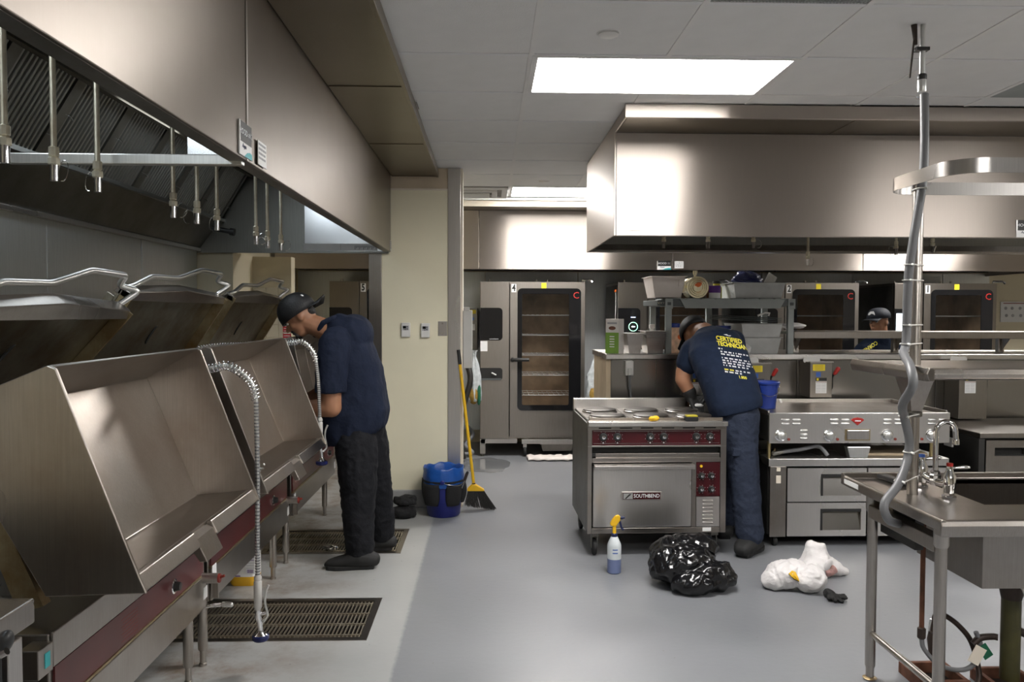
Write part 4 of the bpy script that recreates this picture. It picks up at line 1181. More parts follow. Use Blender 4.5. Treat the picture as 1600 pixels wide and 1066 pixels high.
# wet towel and pan under oven four
t = thing('drip_pan', 'shallow steel pan pushed under the number four oven', 'pan', (0.75, 8.78, 0.04))
MB().prism([(0.60, 0.045), (0.92, 0.045), (0.94, 0.125), (0.58, 0.125)], 'y', 8.68, 8.95).build('tray', 'steel_dark', t, bevel=0.004)
B(0.57, 0.95, 8.67, 8.96, 0.122, 0.13).build('rim', 'steel', t, bevel=0.002)
tw = MB()
for i in range(24):
    for j in range(6):
        tw.v.append((0.42 + i * 0.03 + random.uniform(-0.008, 0.008), 8.31 + j * 0.042 + 0.012 * math.sin(i * 1.3), 0.006 + 0.032 * abs(math.sin(i * 0.9 + j * 1.7)) * (0.3 if j in (0, 5) else 1)))
for i in range(23):
    for j in range(5):
        tw.f.append((i * 6 + j, i * 6 + j + 1, i * 6 + j + 7, i * 6 + j + 6))
o = tw.build('towel', 'container_white', smooth=80)
md = o.modifiers.new('s', 'SOLIDIFY'); md.thickness = 0.012; md.offset = 1
tag(o, 'crumpled cream towel lying on the floor before the number four oven', 'towel')

# ---- things left of oven four and right of it
t = thing('disconnect_switch', 'dark disconnect box with yellow label between the partition and the number four oven', 'switch box', (-0.23, 9.2, 1.2))
B(-0.34, -0.12, 8.95, 9.5, 1.15, 1.62).build('box', 'steel_dark', t, bevel=0.005)
B(-0.22, -0.14, 8.947, 8.9495, 1.555, 1.60).build('yellow_label', 'yellow_label', t)
MB().cyl((-0.18, 8.9495, 1.50), (-0.18, 8.945, 1.50), 0.02, 14).build('blue_sticker', 'blue_print', t)
B(-0.22, -0.15, 8.947, 8.9495, 1.37, 1.44).build('white_label', 'white_paper', t)
def hang_bag(label, x, y, z0, z1, wt, wb, amber):
    t = thing('mop_bag', label, 'plastic bag', (x, y, z0))
    prof = [(wt * 0.6, z1), (wt * 0.35, z1 - 0.02), (wt * 0.25, z1 - 0.06), (wt * 0.7, z1 - 0.14), (wb * 0.9, (z0 + z1) / 2), (wb, z0 + 0.1), (wb * 0.95, z0 + 0.02), (wb * 0.6, z0)]
    b = MB().lathe(prof, (x, y, 0), 40)
    me = b.mesh('bag')
    for v in me.vertices:
        r = Vector((v.co.x - x, v.co.y - y, 0))
        a = math.atan2(r.y, r.x)
        k = 1 + 0.16 * math.sin(a * 7 + v.co.z * 9) + 0.08 * math.sin(a * 13 - v.co.z * 23)
        v.co.x = x + r.x * k
        v.co.y = y + r.y * k * 0.7
    link('film', me, 'bag_clear', t, smooth=70)
    MB().ell((x - wb * 0.1, y - wb * 0.25, z0 + 0.08), (wb * 0.8, wb * 0.55, 0.10)).build('amber_contents', 'rope_amber', t, smooth=70)
    MB().ell((x + wb * 0.65, y - wb * 0.3, z0 + 0.09), (wb * 0.33, wb * 0.4, 0.12)).build('green_contents', 'dark_green', t, smooth=70)
hang_bag('clear bag with amber and green contents hanging left of the number four oven', -0.15, 8.55, 0.60, 1.16, 0.06, 0.075, 1)
hang_bag('clear bag with amber and green contents leaning right of the number four oven', 1.17, 8.62, 0.60, 1.16, 0.05, 0.095, 1)
for x, lab in ((-0.15, 'wall hook rail behind the left plastic bag'), ):
    pass
o = MB().tube(bezier([(-0.24, 8.5, 1.05), (-0.19, 8.45, 0.85), (-0.27, 8.4, 0.55), (-0.30, 8.3, 0.25), (-0.26, 8.3, 0.03)], 12), 0.03, 10).build('drain_hose', 'coil_black', smooth=60)
tag(o, 'thick black ribbed hose on the floor beside the partition end', 'hose')
o = MB().tube(bezier([(-0.24, 8.9, 0.30), (-0.17, 8.75, 0.22), (-0.25, 8.65, 0.12), (-0.17, 8.6, 0.05), (-0.26, 8.55, 0.035)], 10), 0.022, 10).build('water_hose', 'grey_conduit', smooth=60)
tag(o, 'grey hose coiled behind the black hose left of the number four oven', 'hose')
# puddle
pm, nt, b_ = _new('wet_floor')
b_.inputs['Base Color'].default_value = (0.17, 0.175, 0.18, 1)
b_.inputs['Roughness'].default_value = 0.12
pud = []
for k in range(40):
    a = 2 * PI * k / 40
    r = 1 + 0.25 * noise.noise(Vector((math.cos(a) * 1.7, math.sin(a) * 1.7, 3)))
    pud.append((-0.03 + 0.26 * r * math.cos(a), 8.15 + 0.38 * r * math.sin(a)))
o = MB().prism(pud, 'z', 0.0, 0.0015).build('puddle', 'wet_floor')
tag(o, 'small dark puddle on the floor left of the number four oven', 'puddle')
# grey wall box at the partition end
t = thing('wall_box', 'light grey plastic box on the end of the partition above the broom', 'wall box', (-0.165, 6.46, 1.12))
B(-0.203, -0.13, 6.36, 6.54, 1.12, 1.585).build('body', 'grey_plastic', t, bevel=0.006)
B(-0.195, -0.15, 6.35, 6.36, 1.58, 1.61).build('latch', 'grey_plastic', t, bevel=0.003)
# poster at the far right rear
t = thing('notice_poster', 'white printed notice with small diagrams on the far right rear wall', 'poster', (6.47, 9.58, 1.47))
q = B(6.30, 6.64, 9.585, 9.597, 1.47, 1.72).build('sheet', 'white_paper', t)
for (cx, cz) in ((6.36, 1.64), (6.44, 1.64), (6.54, 1.64), (6.37, 1.55), (6.45, 1.55), (6.55, 1.55)):
    MB().lathe([(0.012, 0), (0.02, 0.001), (0.012, 0.002)], (cx, 9.584, cz), 10, Matrix.Rotation(PI / 2, 3, 'X')).build('diagram', 'grey_print', q)
B(6.33, 6.60, 9.5838, 9.5848, 1.695, 1.705).build('headline', 'red_dull', q)
t = thing('red_notice', 'red notice on the tiled pier behind the man in the backward cap', 'sign', (-1.725, 6.855, 1.33))
B(-1.76, -1.692, 6.856, 6.861, 1.395, 1.47).build('upper_sheet', 'red_sign', t)
B(-1.76, -1.692, 6.856, 6.861, 1.33, 1.385).build('lower_sheet', 'red_sign', t)
pr = MB()
for k in range(6):
    pr.box(-1.752, -1.70, 6.8553, 6.8558, 1.34 + k * 0.021, 1.345 + k * 0.021)
pr.build('print', 'white_text', t, kind='stuff')
t = thing('gas_tag', 'small yellow tag on a conduit beside the middle lid', 'tag', (-2.1, 6.2, 1.5))
MB().cyl((-2.1, 6.24, 0.0), (-2.1, 6.24, 1.66), 0.014, 10).build('conduit', 'steel_splash', t, smooth=40)
B(-2.12, -2.075, 6.215, 6.222, 1.56, 1.62).build('plate', 'yellow_dull', t)
B(-2.13, -2.065, 6.222, 6.26, 1.54, 1.64).build('box', 'steel_dark', t)

# ================================================================== partition fittings
def thermostat(x, z, lab):
    t = thing('thermostat', lab, 'thermostat', (x, 6.33, z), group='thermostats on the partition')
    B(x - 0.035, x + 0.035, 6.312, 6.34, z - 0.057, z + 0.057).build('case', 'white_plastic', t, bevel=0.006)
    d = B(x - 0.024, x + 0.024, 6.3105, 6.3125, z - 0.002, z + 0.034).build('keypad', 'grey_print', t)
    B(x - 0.021, x + 0.004, 6.309, 6.3105, z + 0.012, z + 0.031).build('display', 'black_glass', d)
    for dx, dz in ((0.012, 0.024), (0.012, 0.008), (-0.004, 0.004)):
        B(x + dx - 0.004, x + dx + 0.004, 6.309, 6.3105, z + dz - 0.004, z + dz + 0.004).build('button', 'black_plastic', d)
thermostat(-0.655, 1.428, 'white wall thermostat farther from the steel corner guard')
thermostat(-0.50, 1.424, 'white wall thermostat next to the steel switch plate')
t = thing('switch_plate', 'blank steel switch plate beside the corner guard', 'switch plate', (-0.365, 6.33, 1.44))
B(-0.40, -0.328, 6.333, 6.34, 1.38, 1.497).build('plate', 'steel', t, bevel=0.003)
for z in (1.40, 1.477):
    MB().cyl((-0.364, 6.333, z), (-0.364, 6.331, z), 0.004, 8).build('screw', 'chrome', t)

# ================================================================== island half wall behind the range
YW = 6.15
wi = struct(B(0.925, 5.6, YW + 0.01, 6.85, 0.0, 1.205).build('wall_island', 'steel_dark'))
px = [0.955, 1.31, 2.42, 3.53, 4.64, 5.6]
for i in range(5):
    B(px[i] + 0.002, px[i + 1] - 0.002, YW, YW + 0.01, 0.05, 1.204).build('wall_panel', 'steel_shaded', wi, bevel=0.002)
B(0.917, 0.953, YW - 0.004, 6.85, 0.0, 1.204).build('end_strip', 'wood_tan', wi)
B(0.91, 5.62, 6.115, 6.93, 1.2055, 1.247).build('wall_cap', 'steel_brushed', wi, bevel=0.006)
t = thing('wall_outlet', 'steel outlet with a grey cord on the island wall', 'outlet', (1.09, YW, 1.08))
B(1.06, 1.125, YW - 0.05, YW, 1.08, 1.195).build('plate', 'aluminium', t, bevel=0.004)
B(1.078, 1.108, YW - 0.075, YW - 0.05, 1.085, 1.14).build('plug', 'grey_plastic', t, bevel=0.004)
MB().tube(bezier([(1.093, YW - 0.065, 1.09), (1.095, YW - 0.05, 1.0), (1.11, YW - 0.03, 0.9), (1.13, YW - 0.02, 0.6)], 8), 0.009, 8).build('cord', 'grey_conduit', t, smooth=60)
def disconnect(x0, w, z0, z1, lab, handle=True, yellow=True):
    y0 = 5.95
    x1 = x0 + w
    t = thing('disconnect_box', lab, 'switch box', (x0 + w / 2, 6.05, z0), group='electrical disconnects on the island wall')
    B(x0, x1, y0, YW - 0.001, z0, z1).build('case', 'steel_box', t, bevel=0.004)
    MB().plate(rounded(0.13, 0.05, 0.018, 4), 0.006, FRONT, (x0 + 0.05, y0 + 0.10, z1 + 0.015)).build('mounting_tab', 'white_plastic', t)
    B(x0 - 0.002, x1 + 0.01, y0 - 0.004, y0 + 0.02, z1 - 0.004, z1 + 0.006).build('rain_lip', 'steel', t)
    if yellow:
        y = MB().plate([(-0.047, -0.024), (0.047, -0.024), (0.047, 0.024), (-0.047, 0.024)], 0.002, FRONT, (x0 + 0.067, y0, z1 - 0.04)).build('warning_label', 'yellow_label', t)
        for k in range(4):
            B(x0 + 0.035, x0 + 0.10, y0 - 0.0032, y0 - 0.0024, z1 - 0.054 + k * 0.01, z1 - 0.0515 + k * 0.01).build('print', 'rope_amber', y)
        MB().plate([(-0.018, -0.018), (0.018, -0.018), (0.018, 0.018), (-0.018, 0.018)], 0.002, FRONT, (x0 + 0.064, y0, z1 - 0.093)).build('blue_sticker', 'blue_print', t)
    b = MB().plate([(-0.042, -0.012), (0.042, -0.012), (0.042, 0.012), (-0.042, 0.012)], 0.002, FRONT, (x0 + 0.086, y0, z1 - 0.13)).build('label_header', 'black_plastic', t)
    B(x0 + 0.05, x0 + 0.066, y0 - 0.003, y0 - 0.0022, z1 - 0.138, z1 - 0.122).build('emblem', 'yellow_label', b)
    l = MB().plate([(-0.042, -0.046), (0.042, -0.046), (0.042, 0.046), (-0.042, 0.046)], 0.0015, FRONT, (x0 + 0.086, y0, z1 - 0.19)).build('white_label', 'white_paper', t)
    for k in range(6):
        for q in (0, 1):
            B(x0 + 0.05 + q * 0.038, x0 + 0.082 + q * 0.038, y0 - 0.0026, y0 - 0.0016, z1 - 0.225 + k * 0.012, z1 - 0.223 + k * 0.012).build('print', 'grey_print', l)
    B(x0 + 0.046, x0 + 0.126, y0 - 0.0026, y0 - 0.0016, z1 - 0.152, z1 - 0.148).build('red_line', 'red_dull', l)
    if handle:
        MB().tube(bezier([(x1 + 0.004, y0 + 0.05, z1 - 0.22), (x1 + 0.016, y0 + 0.04, z1 - 0.19), (x1 + 0.012, y0 + 0.03, z1 - 0.12), (x1 + 0.022, y0 + 0.01, z1 - 0.085)], 5), 0.009, 8).build('handle_arm', 'black_plastic', t, smooth=50)
        MB().cap((x1 + 0.024, y0 + 0.005, z1 - 0.085), (x1 + 0.042, y0 - 0.005, z1 - 0.05), 0.014, 0.017).build('handle_grip', 'red_plastic', t, smooth=60)
disconnect(1.965, 0.175, 0.925, 1.185, 'disconnect box behind the blue pail on the griddle')
disconnect(2.445, 0.170, 0.925, 1.195, 'disconnect box with red handle right of the blue pail')
disconnect(3.60, 0.22, 0.76, 1.195, 'disconnect box above the low black cabinet at right', yellow=False)
disconnect(1.50, 0.175, 0.925, 1.185, 'disconnect box mostly hidden behind the bending man', handle=False)

# ---- open shelf on the island ledge
ZL = 1.247
t = thing('storage_shelf', 'grey plastic storage shelf on the island ledge above the bending man', 'shelf', (1.9, 6.5, ZL))
for x, y in ((1.415, 6.21), (2.385, 6.21), (1.415, 6.80), (2.385, 6.80), (1.90, 6.80)):
    B(x - 0.024, x + 0.024, y - 0.02, y + 0.02, ZL, 1.66 if y < 6.5 else 1.62).build('post', 'shelf_grey', t, bevel=0.004)
sh = MB().prism([(6.19, 1.62), (6.82, 1.62), (6.82, 1.675), (6.19, 1.675)], 'x', 1.39, 2.41).build('deck', 'shelf_dark', t, bevel=0.004)
MB().prism([(1.50, 1.676), (2.33, 1.676), (2.29, 1.605), (1.54, 1.605)], 'y', 6.17, 6.189).build('front_beam', 'shelf_grey', t)
for k in range(8):
    B(1.44 + k * 0.117, 1.545 + k * 0.117, 6.20, 6.81, 1.676, 1.684).build('shelf_plate', 'shelf_grey', t, bevel=0.002)
for x in (1.415, 2.385):
    q = B(x - 0.03, x + 0.03, 6.178, 6.189, 1.60, 1.68).build('bracket', 'shelf_grey', t, bevel=0.003)
    B(x - 0.014, x + 0.014, 6.174, 6.178, 1.628, 1.652).build('bracket_key', 'shelf_dark', q)
e = MB().box(1.33, 1.39, 6.22, 6.80, 1.625, 1.67).build('end_clip', 'shelf_dark', t, bevel=0.006)
for k in range(3):
    MB().tube([(1.335 + k * 0.018, 6.215, 1.652), (1.34 + k * 0.018, 6.205, 1.64), (1.347 + k * 0.018, 6.215, 1.652)], 0.003, 6).build('clip_wire', 'chrome', e)
ZS = 1.685
def tub(b, x0, x1, y0, y1, z0, z1, taper, lip=0.012, th=0.006):
    """open tub: outer and inner walls, rolled lip"""
    t_ = taper
    def ring(o, z, g):
        return [(x0 + o + g, y0 + o + g, z), (x1 - o - g, y0 + o + g, z), (x1 - o - g, y1 - o - g, z), (x0 + o + g, y1 - o - g, z)]
    vs = ring(t_, z0, 0) + ring(0, z1, 0) + ring(-lip, z1, 0) + ring(-lip, z1 + 0.004, 0) + ring(0, z1 + 0.004, th) + ring(t_, z0 + th, th)
    fs = [(3, 2, 1, 0)]
    for r in range(5):
        for i in range(4):
            a, b2 = r * 4 + i, r * 4 + (i + 1) % 4
            fs.append((a, b2, b2 + 4, a + 4))
    fs.append((20, 21, 22, 23))
    return b.add(vs, fs)
t = thing('white_bin', 'white square plastic bin at the left end of the storage shelf', 'bin', (1.39, 6.4, ZS))
tub(MB(), 1.29, 1.56, 6.24, 6.60, ZS + 0.005, 1.855, 0.03).build('tub', 'container_white', t, bevel=0.006)
q = MB()
q.box(1.42, 1.51, 6.243, 6.252, 1.828, 1.833).box(1.505, 1.51, 6.243, 6.252, 1.78, 1.828)
q.build('moulded_ridge', 'container_white', t)
t = thing('tin_can', 'large tin can lying on its side with an orange patch, on the storage shelf', 'can', (1.655, 6.35, ZS))
MY = Matrix.Rotation(PI / 2, 3, 'X')
cz = ZS + 0.086
MB().lathe([(0.083, -0.19), (0.086, -0.185), (0.084, -0.18), (0.084, -0.01), (0.086, -0.005), (0.086, 0.0), (0.080, 0.0)], (1.655, 6.24, cz), 40, MY).build('wall', 'tin_can', t, smooth=40)
rings = MB()
for r in (0.07, 0.055, 0.04):
    rings.lathe([(r - 0.004, 0.0), (r, 0.004), (r + 0.004, 0.0)], (1.655, 6.2405, cz), 36, MY, caps=False)
rings.build('end_ridge', 'tin_can', t, smooth=60)
MB().plate([(0.026 * math.cos(a) * (1 + 0.2 * math.sin(3 * a)) , 0.017 * math.sin(a)) for a in [k * PI / 10 for k in range(20)]], 0.002, frame3((1, 0, 0.35), (0, 0, 1)), (1.66, 6.236, cz + 0.02)).build('orange_patch', 'orange_label', t)
MB().lathe([(0.012, 0.0), (0.012, 0.03), (0.018, 0.03), (0.018, 0.06), (0.0, 0.06)], (1.655, 6.33, cz + 0.075), 14).build('spout_cap', 'tin_can', t, smooth=40)
t = thing('purple_can', 'can with a purple and white label on the storage shelf', 'can', (1.81, 6.35, ZS))
MB().lathe([(0.056, ZS), (0.058, ZS + 0.004), (0.058, ZS + 0.045), (0.0585, ZS + 0.045)], (1.81, 6.35, 0), 24).build('lower_band', 'white_paper', t, smooth=40)
MB().lathe([(0.0585, ZS + 0.045), (0.0585, ZS + 0.098), (0.056, ZS + 0.102), (0.0, ZS + 0.102)], (1.81, 6.35, 0), 24).build('upper_band', 'purple_print', t, smooth=40)
MB().lathe([(0.0595, 0.0), (0.0595, 0.095)], (1.81, 6.35, ZS + 0.003), 6, a0=PI * 1.03, a1=PI * 1.22, caps=False).build('picture', 'brown_print', t)
t = thing('mustard_jar', 'dull yellow jar behind the purple can on the storage shelf', 'jar', (1.90, 6.45, ZS))
MB().lathe([(0.04, ZS), (0.042, ZS + 0.01), (0.042, ZS + 0.09), (0.03, ZS + 0.11), (0.03, ZS + 0.125), (0.0, ZS + 0.125)], (1.872, 6.47, 0), 20).build('body', 'yellow_dull', t, smooth=40)
MB().lathe([(0.032, ZS + 0.124), (0.032, ZS + 0.145), (0.0, ZS + 0.145)], (1.872, 6.47, 0), 20).build('lid', 'black_plastic', t, smooth=40)
t = thing('spice_jar', 'small jar with a yellow lid between the white bin and the tin can', 'jar', (1.585, 6.62, ZS))
MB().lathe([(0.03, ZS), (0.032, ZS + 0.05), (0.0, ZS + 0.05)], (1.585, 6.62, 0), 16).build('body', 'white_paper', t, smooth=40)
MB().lathe([(0.033, ZS + 0.05), (0.033, ZS + 0.085), (0.0, ZS + 0.085)], (1.585, 6.62, 0), 16).build('band', 'black_plastic', t, smooth=40)
MB().lathe([(0.031, ZS + 0.085), (0.031, ZS + 0.125), (0.0, ZS + 0.125)], (1.585, 6.62, 0), 16).build('lid', 'yellow_label', t, smooth=40)
t = thing('clear_bin', 'cloudy plastic bin at the right end of the storage shelf, cloth sticking out', 'bin', (2.14, 6.45, ZS))
tub(MB(), 1.935, 2.35, 6.22, 6.72, ZS + 0.002, ZS + 0.12, 0.025).build('tub', 'container_clear', t, bevel=0.005)
def lump(c, rad, amp, freq, seed=0, n=36, m=24, flat=None):
    me = MB().ell(c, rad, n=n, m=m).mesh('lump')
    c = Vector(c)
    for v in me.vertices:
        d = (v.co - c)
        q = v.co * freq + Vector((seed * 7.1, seed * 3.3, seed))
        k = noise.noise(q) * amp + abs(noise.noise(q * 2.3)) * amp * 0.6
        v.co += d.normalized() * k
        if flat is not None and v.co.z < flat:
            v.co.z = flat + (v.co.z - flat) * 0.02
    return me
o = link('navy_cloth', lump((2.10, 6.42, ZS + 0.15), (0.11, 0.10, 0.055), 0.04, 14, 1), 'blue_vinyl', smooth=70)
tag(o, 'crumpled navy cloth heaped in the cloudy bin', 'cloth')
o = MB().obox((2.29, 6.40, ZS + 0.15), (0.09, 0.003, 0.10), Matrix.Rotation(0.5, 3, 'Y') @ Matrix.Rotation(0.3, 3, 'Z')).build('paper_sheet', 'grey_plastic')
tag(o, 'grey sheet of paper standing in the cloudy bin beside the navy cloth', 'paper')
# ---- on the ledge
t = thing('food_carton', 'tall green and white food carton at the left end of the island ledge', 'carton', (1.0, 6.25, ZL), rotz=-0.55, local=True)
B(-0.055, 0.055, -0.055, 0.055, 0, 0.272).build('box', 'cardboard_white', t, bevel=0.002)
B(-0.0556, 0.0556, -0.0562, -0.055, 0.002, 0.165).build('green_face', 'green_print', t)
B(-0.0562, -0.055, -0.055, 0.055, 0.002, 0.27).build('brown_face', 'brown_print', t)
B(-0.0572, -0.0562, -0.05, 0.05, 0.06, 0.11).build('band', 'wood_tan', t)
B(-0.04, 0.04, -0.0568, -0.0563, 0.232, 0.246).build('print', 'grey_print', t)
MB().ell((0.0, -0.0552, 0.20), (0.03, 0.0016, 0.015)).build('picture', 'rust', t)
q = MB()
for k in range(5):
    q.box(-0.02, 0.02, -0.0568, -0.0563, 0.05 + k * 0.02, 0.058 + k * 0.02)
q.build('print', 'white_text', t, kind='stuff')
def hotel_pan(lab, x0, x1, y0, y1, z0, h, group):
    t = thing('hotel_pan', lab, 'pan', ((x0 + x1) / 2, (y0 + y1) / 2, z0), group=group)
    tub(MB(), x0, x1, y0, y1, z0, z0 + h, 0.02, 0.012, 0.003).build('tub', 'steel', t, bevel=0.005)
    return t
hotel_pan('single deep steel pan right of the food carton', 1.085, 1.215, 6.18, 6.42, ZL + 0.001, 0.155, 'steel pans on the island ledge')
for k in range(3):
    hotel_pan(['bottom pan of the steel stack by the shelf post', 'middle pan of the steel stack by the shelf post', 'top pan of the steel stack by the shelf post'][k], 1.235, 1.39, 6.18 + 0.002 * k, 6.44, ZL + 0.001 + k * 0.024, 0.125, 'steel pans on the island ledge')
t = thing('spice_tub', 'orange spotted tub with a blue lid and orange sticker beside the bending man', 'tub', (1.50, 6.33, ZL))
B(1.445, 1.58, 6.26, 6.42, ZL, ZL + 0.205).build('body', 'spotted_bag', t, bevel=0.01)
MB().lathe([(0.055, 0.0), (0.055, 0.03), (0.045, 0.035), (0.0, 0.035)], (1.485, 6.34, ZL + 0.205), 20).build('lid', 'blue_pail', t, smooth=40)
MB().cyl((1.525, 6.2595, ZL + 0.13), (1.525, 6.257, ZL + 0.13), 0.022, 18).build('orange_sticker', 'orange_label', t)
B(1.52, 1.555, 6.257, 6.2595, ZL + 0.02, ZL + 0.085).build('label', 'white_paper', t)
o = MB().ell((1.60, 6.22, ZL + 0.018), (0.024, 0.018, 0.018)).build('lime', 'green_print', smooth=60)
tag(o, 'small green lime on the ledge beside the spotted tub', 'lime')
t = thing('white_spray_bottle', 'small white spray bottle behind the shelf post', 'bottle', (1.37, 6.60, ZL))
MB().lathe([(0.03, ZL), (0.03, ZL + 0.12), (0.012, ZL + 0.16), (0.012, ZL + 0.19), (0, ZL + 0.19)], (1.37, 6.6, 0), 16).build('body', 'white_plastic', t, smooth=40)
B(1.345, 1.39, 6.585, 6.615, ZL + 0.19, ZL + 0.225).build('trigger_head', 'white_plastic', t, bevel=0.006)
t = thing('blue_lid_jar', 'clear jar with a blue lid behind the lettered shirt', 'jar', (1.96, 6.42, ZL))
MB().lathe([(0.055, ZL), (0.055, ZL + 0.19), (0.0, ZL + 0.19)], (1.918, 6.42, 0), 20).build('body', 'container_clear', t, smooth=40)
MB().lathe([(0.06, ZL + 0.19), (0.06, ZL + 0.218), (0.0, ZL + 0.218)], (1.918, 6.42, 0), 20).build('lid', 'blue_pail', t, smooth=40)
t = thing('food_bin', 'lower cloudy food bin under the storage shelf', 'bin', (2.17, 6.4, ZL), group='cloudy bins under the storage shelf')
tub(MB(), 2.02, 2.32, 6.22, 6.66, ZL, ZL + 0.125, 0.02).build('tub', 'container_clear', t, bevel=0.005)
t = thing('food_bin', 'upper cloudy food bin with white wrappings under the storage shelf', 'bin', (2.17, 6.4, ZL + 0.13), group='cloudy bins under the storage shelf')
tub(MB(), 2.00, 2.33, 6.215, 6.68, ZL + 0.13, ZL + 0.235, 0.02).build('tub', 'container_clear', t, bevel=0.005)
link('wrapping', lump((2.17, 6.36, ZL + 0.2), (0.12, 0.10, 0.02), 0.022, 16, 4), 'bag_clear', t, smooth=70)
t = thing('tray_stack', 'dark trays lying tilted on the upper cloudy bin', 'tray', (2.1, 6.45, ZL + 0.24))
for k in range(3):
    MB().obox((2.10, 6.45, ZL + 0.262 + k * 0.014), (0.47, 0.40, 0.005), Matrix.Rotation(0.05, 3, 'Y')).build('tray', 'shelf_dark', t, bevel=0.002)
MB().tube([(2.14, 6.25, ZL + 0.30), (2.20, 6.25, ZL + 0.325), (2.235, 6.25, ZL + 0.32), (2.225, 6.25, ZL + 0.30)], 0.008, 8).build('tray_handle', 'white_plastic', t, smooth=50)
o = link('paper_ball', lump((2.03, 6.17, ZL + 0.036), (0.03, 0.026, 0.034), 0.012, 40, 2, flat=ZL + 0.0015), 'white_paper', smooth=50)
tag(o, 'white crumpled paper ball on the ledge before the cloudy bins', 'paper ball')
o = link('white_rag', lump((2.48, 6.40, 1.43 + 0.035), (0.09, 0.07, 0.022), 0.02, 18, 6, flat=1.4235), 'bag_white', smooth=60)
tag(o, 'white rag on the end of the long overshelf', 'rag')
# ---- long overshelf on the ledge
t = thing('overshelf', 'long steel overshelf on the island ledge before the number two oven', 'shelf', (3.7, 6.45, ZL))
MB().prism([(6.30, 1.365), (6.30, 1.422), (6.72, 1.422), (6.72, 1.395), (6.33, 1.395), (6.33, 1.365)], 'x', 2.455, 5.2).build('deck', 'steel_table', t, bevel=0.004)
for x in (2.52, 3.36, 4.25, 5.1):
    B(x, x + 0.045, 6.48, 6.53, ZL, 1.395).build('upright', 'steel_table', t, bevel=0.003)
    MB().prism([(6.34, 1.394), (6.48, 1.394), (6.48, 1.26)], 'x', x + 0.018, x + 0.024).build('gusset', 'steel_table', t)

# ================================================================== electric range
RW, RD = 0.895, 0.76
t = thing('electric_range', 'six plate electric range with red control strip, pulled out from the line', 'range', (0.632, 5.0, 0), rotz=0.02, local=True)
MYF = Matrix.Rotation(PI / 2, 3, 'X')                  # lathe axis pointing to -y
B(0.0, 0.012, 0.01, RD, 0.155, 0.86).build('side_panel', 'steel_dark', t, bevel=0.003)
B(RW - 0.012, RW, 0.01, RD, 0.155, 0.86).build('side_panel', 'steel_dark', t, bevel=0.003)
B(0.012, RW - 0.012, 0.05, RD, 0.155, 0.17).build('bottom', 'steel_dark', t)
B(0.012, RW - 0.012, RD - 0.01, RD, 0.17, 0.87).build('back', 'steel_dark', t)
B(0.0, RW, RD - 0.05, RD, 0.862, 0.946).build('back_riser', 'steel_brushed', t, bevel=0.003)
B(0.03, RW - 0.03, 0.06, RD - 0.02, 0.17, 0.70).build('oven_box', 'void_black', t)
B(0.0, RW, -0.03, 0.035, 0.845, 0.876).build('front_rail', 'steel_brushed', t, bevel=0.004)
B(0.0, RW, 0.0, 0.02, 0.82, 0.844).build('vent_strip', 'steel_table', t)
for k in range(6):
    B(0.07 + k * 0.135, 0.15 + k * 0.135, -0.002, 0.0, 0.829, 0.836).build('vent_slit', 'void_black', t)
B(0.0, 0.028, 0.0, 0.04, 0.155, 0.82).build('stile', 'steel_table', t, bevel=0.002)
B(RW - 0.038, RW, 0.0, 0.04, 0.155, 0.82).build('stile', 'steel_table', t, bevel=0.002)
cp = B(0.03, RW - 0.04, 0.004, 0.03, 0.722, 0.819).build('control_strip', 'maroon_panel', t)
tr = MB()
tr.box(0.036, RW - 0.046, 0.002, 0.004, 0.811, 0.8125).box(0.036, RW - 0.046, 0.002, 0.004, 0.733, 0.7345)
tr.build('strip_line', 'steel', cp)
def knob(par, x, z, r, yf=0.004):
    k = MB().lathe([(r * 1.25, 0), (r * 1.25, 0.004), (r, 0.006), (r * 0.95, 0.022), (0, 0.022)], (x, yf, z), 20, MYF).build('knob', 'black_plastic', par, smooth=40)
    MB().lathe([(r * 0.55, 0.022), (r * 0.55, 0.026), (0, 0.027)], (x, yf, z), 16, MYF).build('knob_cap', 'chrome', k, smooth=40)
    B(x - 0.0015, x + 0.0015, yf - 0.0285, yf - 0.026, z, z + r * 0.5).build('pointer', 'black_plastic', k)
    for q in range(8):
        a = 2 * PI * q / 8 + 0.4
        MB().cyl((x + math.cos(a) * r * 1.6, yf, z + math.sin(a) * r * 1.6), (x + math.cos(a) * r * 1.6, yf - 0.0008, z + math.sin(a) * r * 1.6), 0.0015, 6).build('tick', 'white_text', par)
for x in (0.10, 0.191, 0.401, 0.489, 0.70, 0.787):
    knob(cp, x, 0.776, 0.021)
    B(x - 0.004, x + 0.004, 0.0, 0.004, 0.733, 0.742).build('pilot', 'white_text', cp)
B(0.0, RW, 0.0, 0.03, 0.710, 0.721).build('strip_ledge', 'steel', t, bevel=0.002)
B(0.028, RW - 0.038, 0.03, 0.06, 0.672, 0.709).build('slot_shadow', 'void_black', t)
B(0.05, RW - 0.045, 0.0, 0.04, 0.642, 0.671).build('drip_tray', 'steel_table', t, bevel=0.003)
B(0.028, 0.055, 0.005, 0.03, 0.65, 0.671).build('tray_stop', 'black_plastic', t)
B(0.028, RW - 0.038, 0.0, 0.04, 0.612, 0.641).build('cross_frame', 'steel_table', t, bevel=0.002)
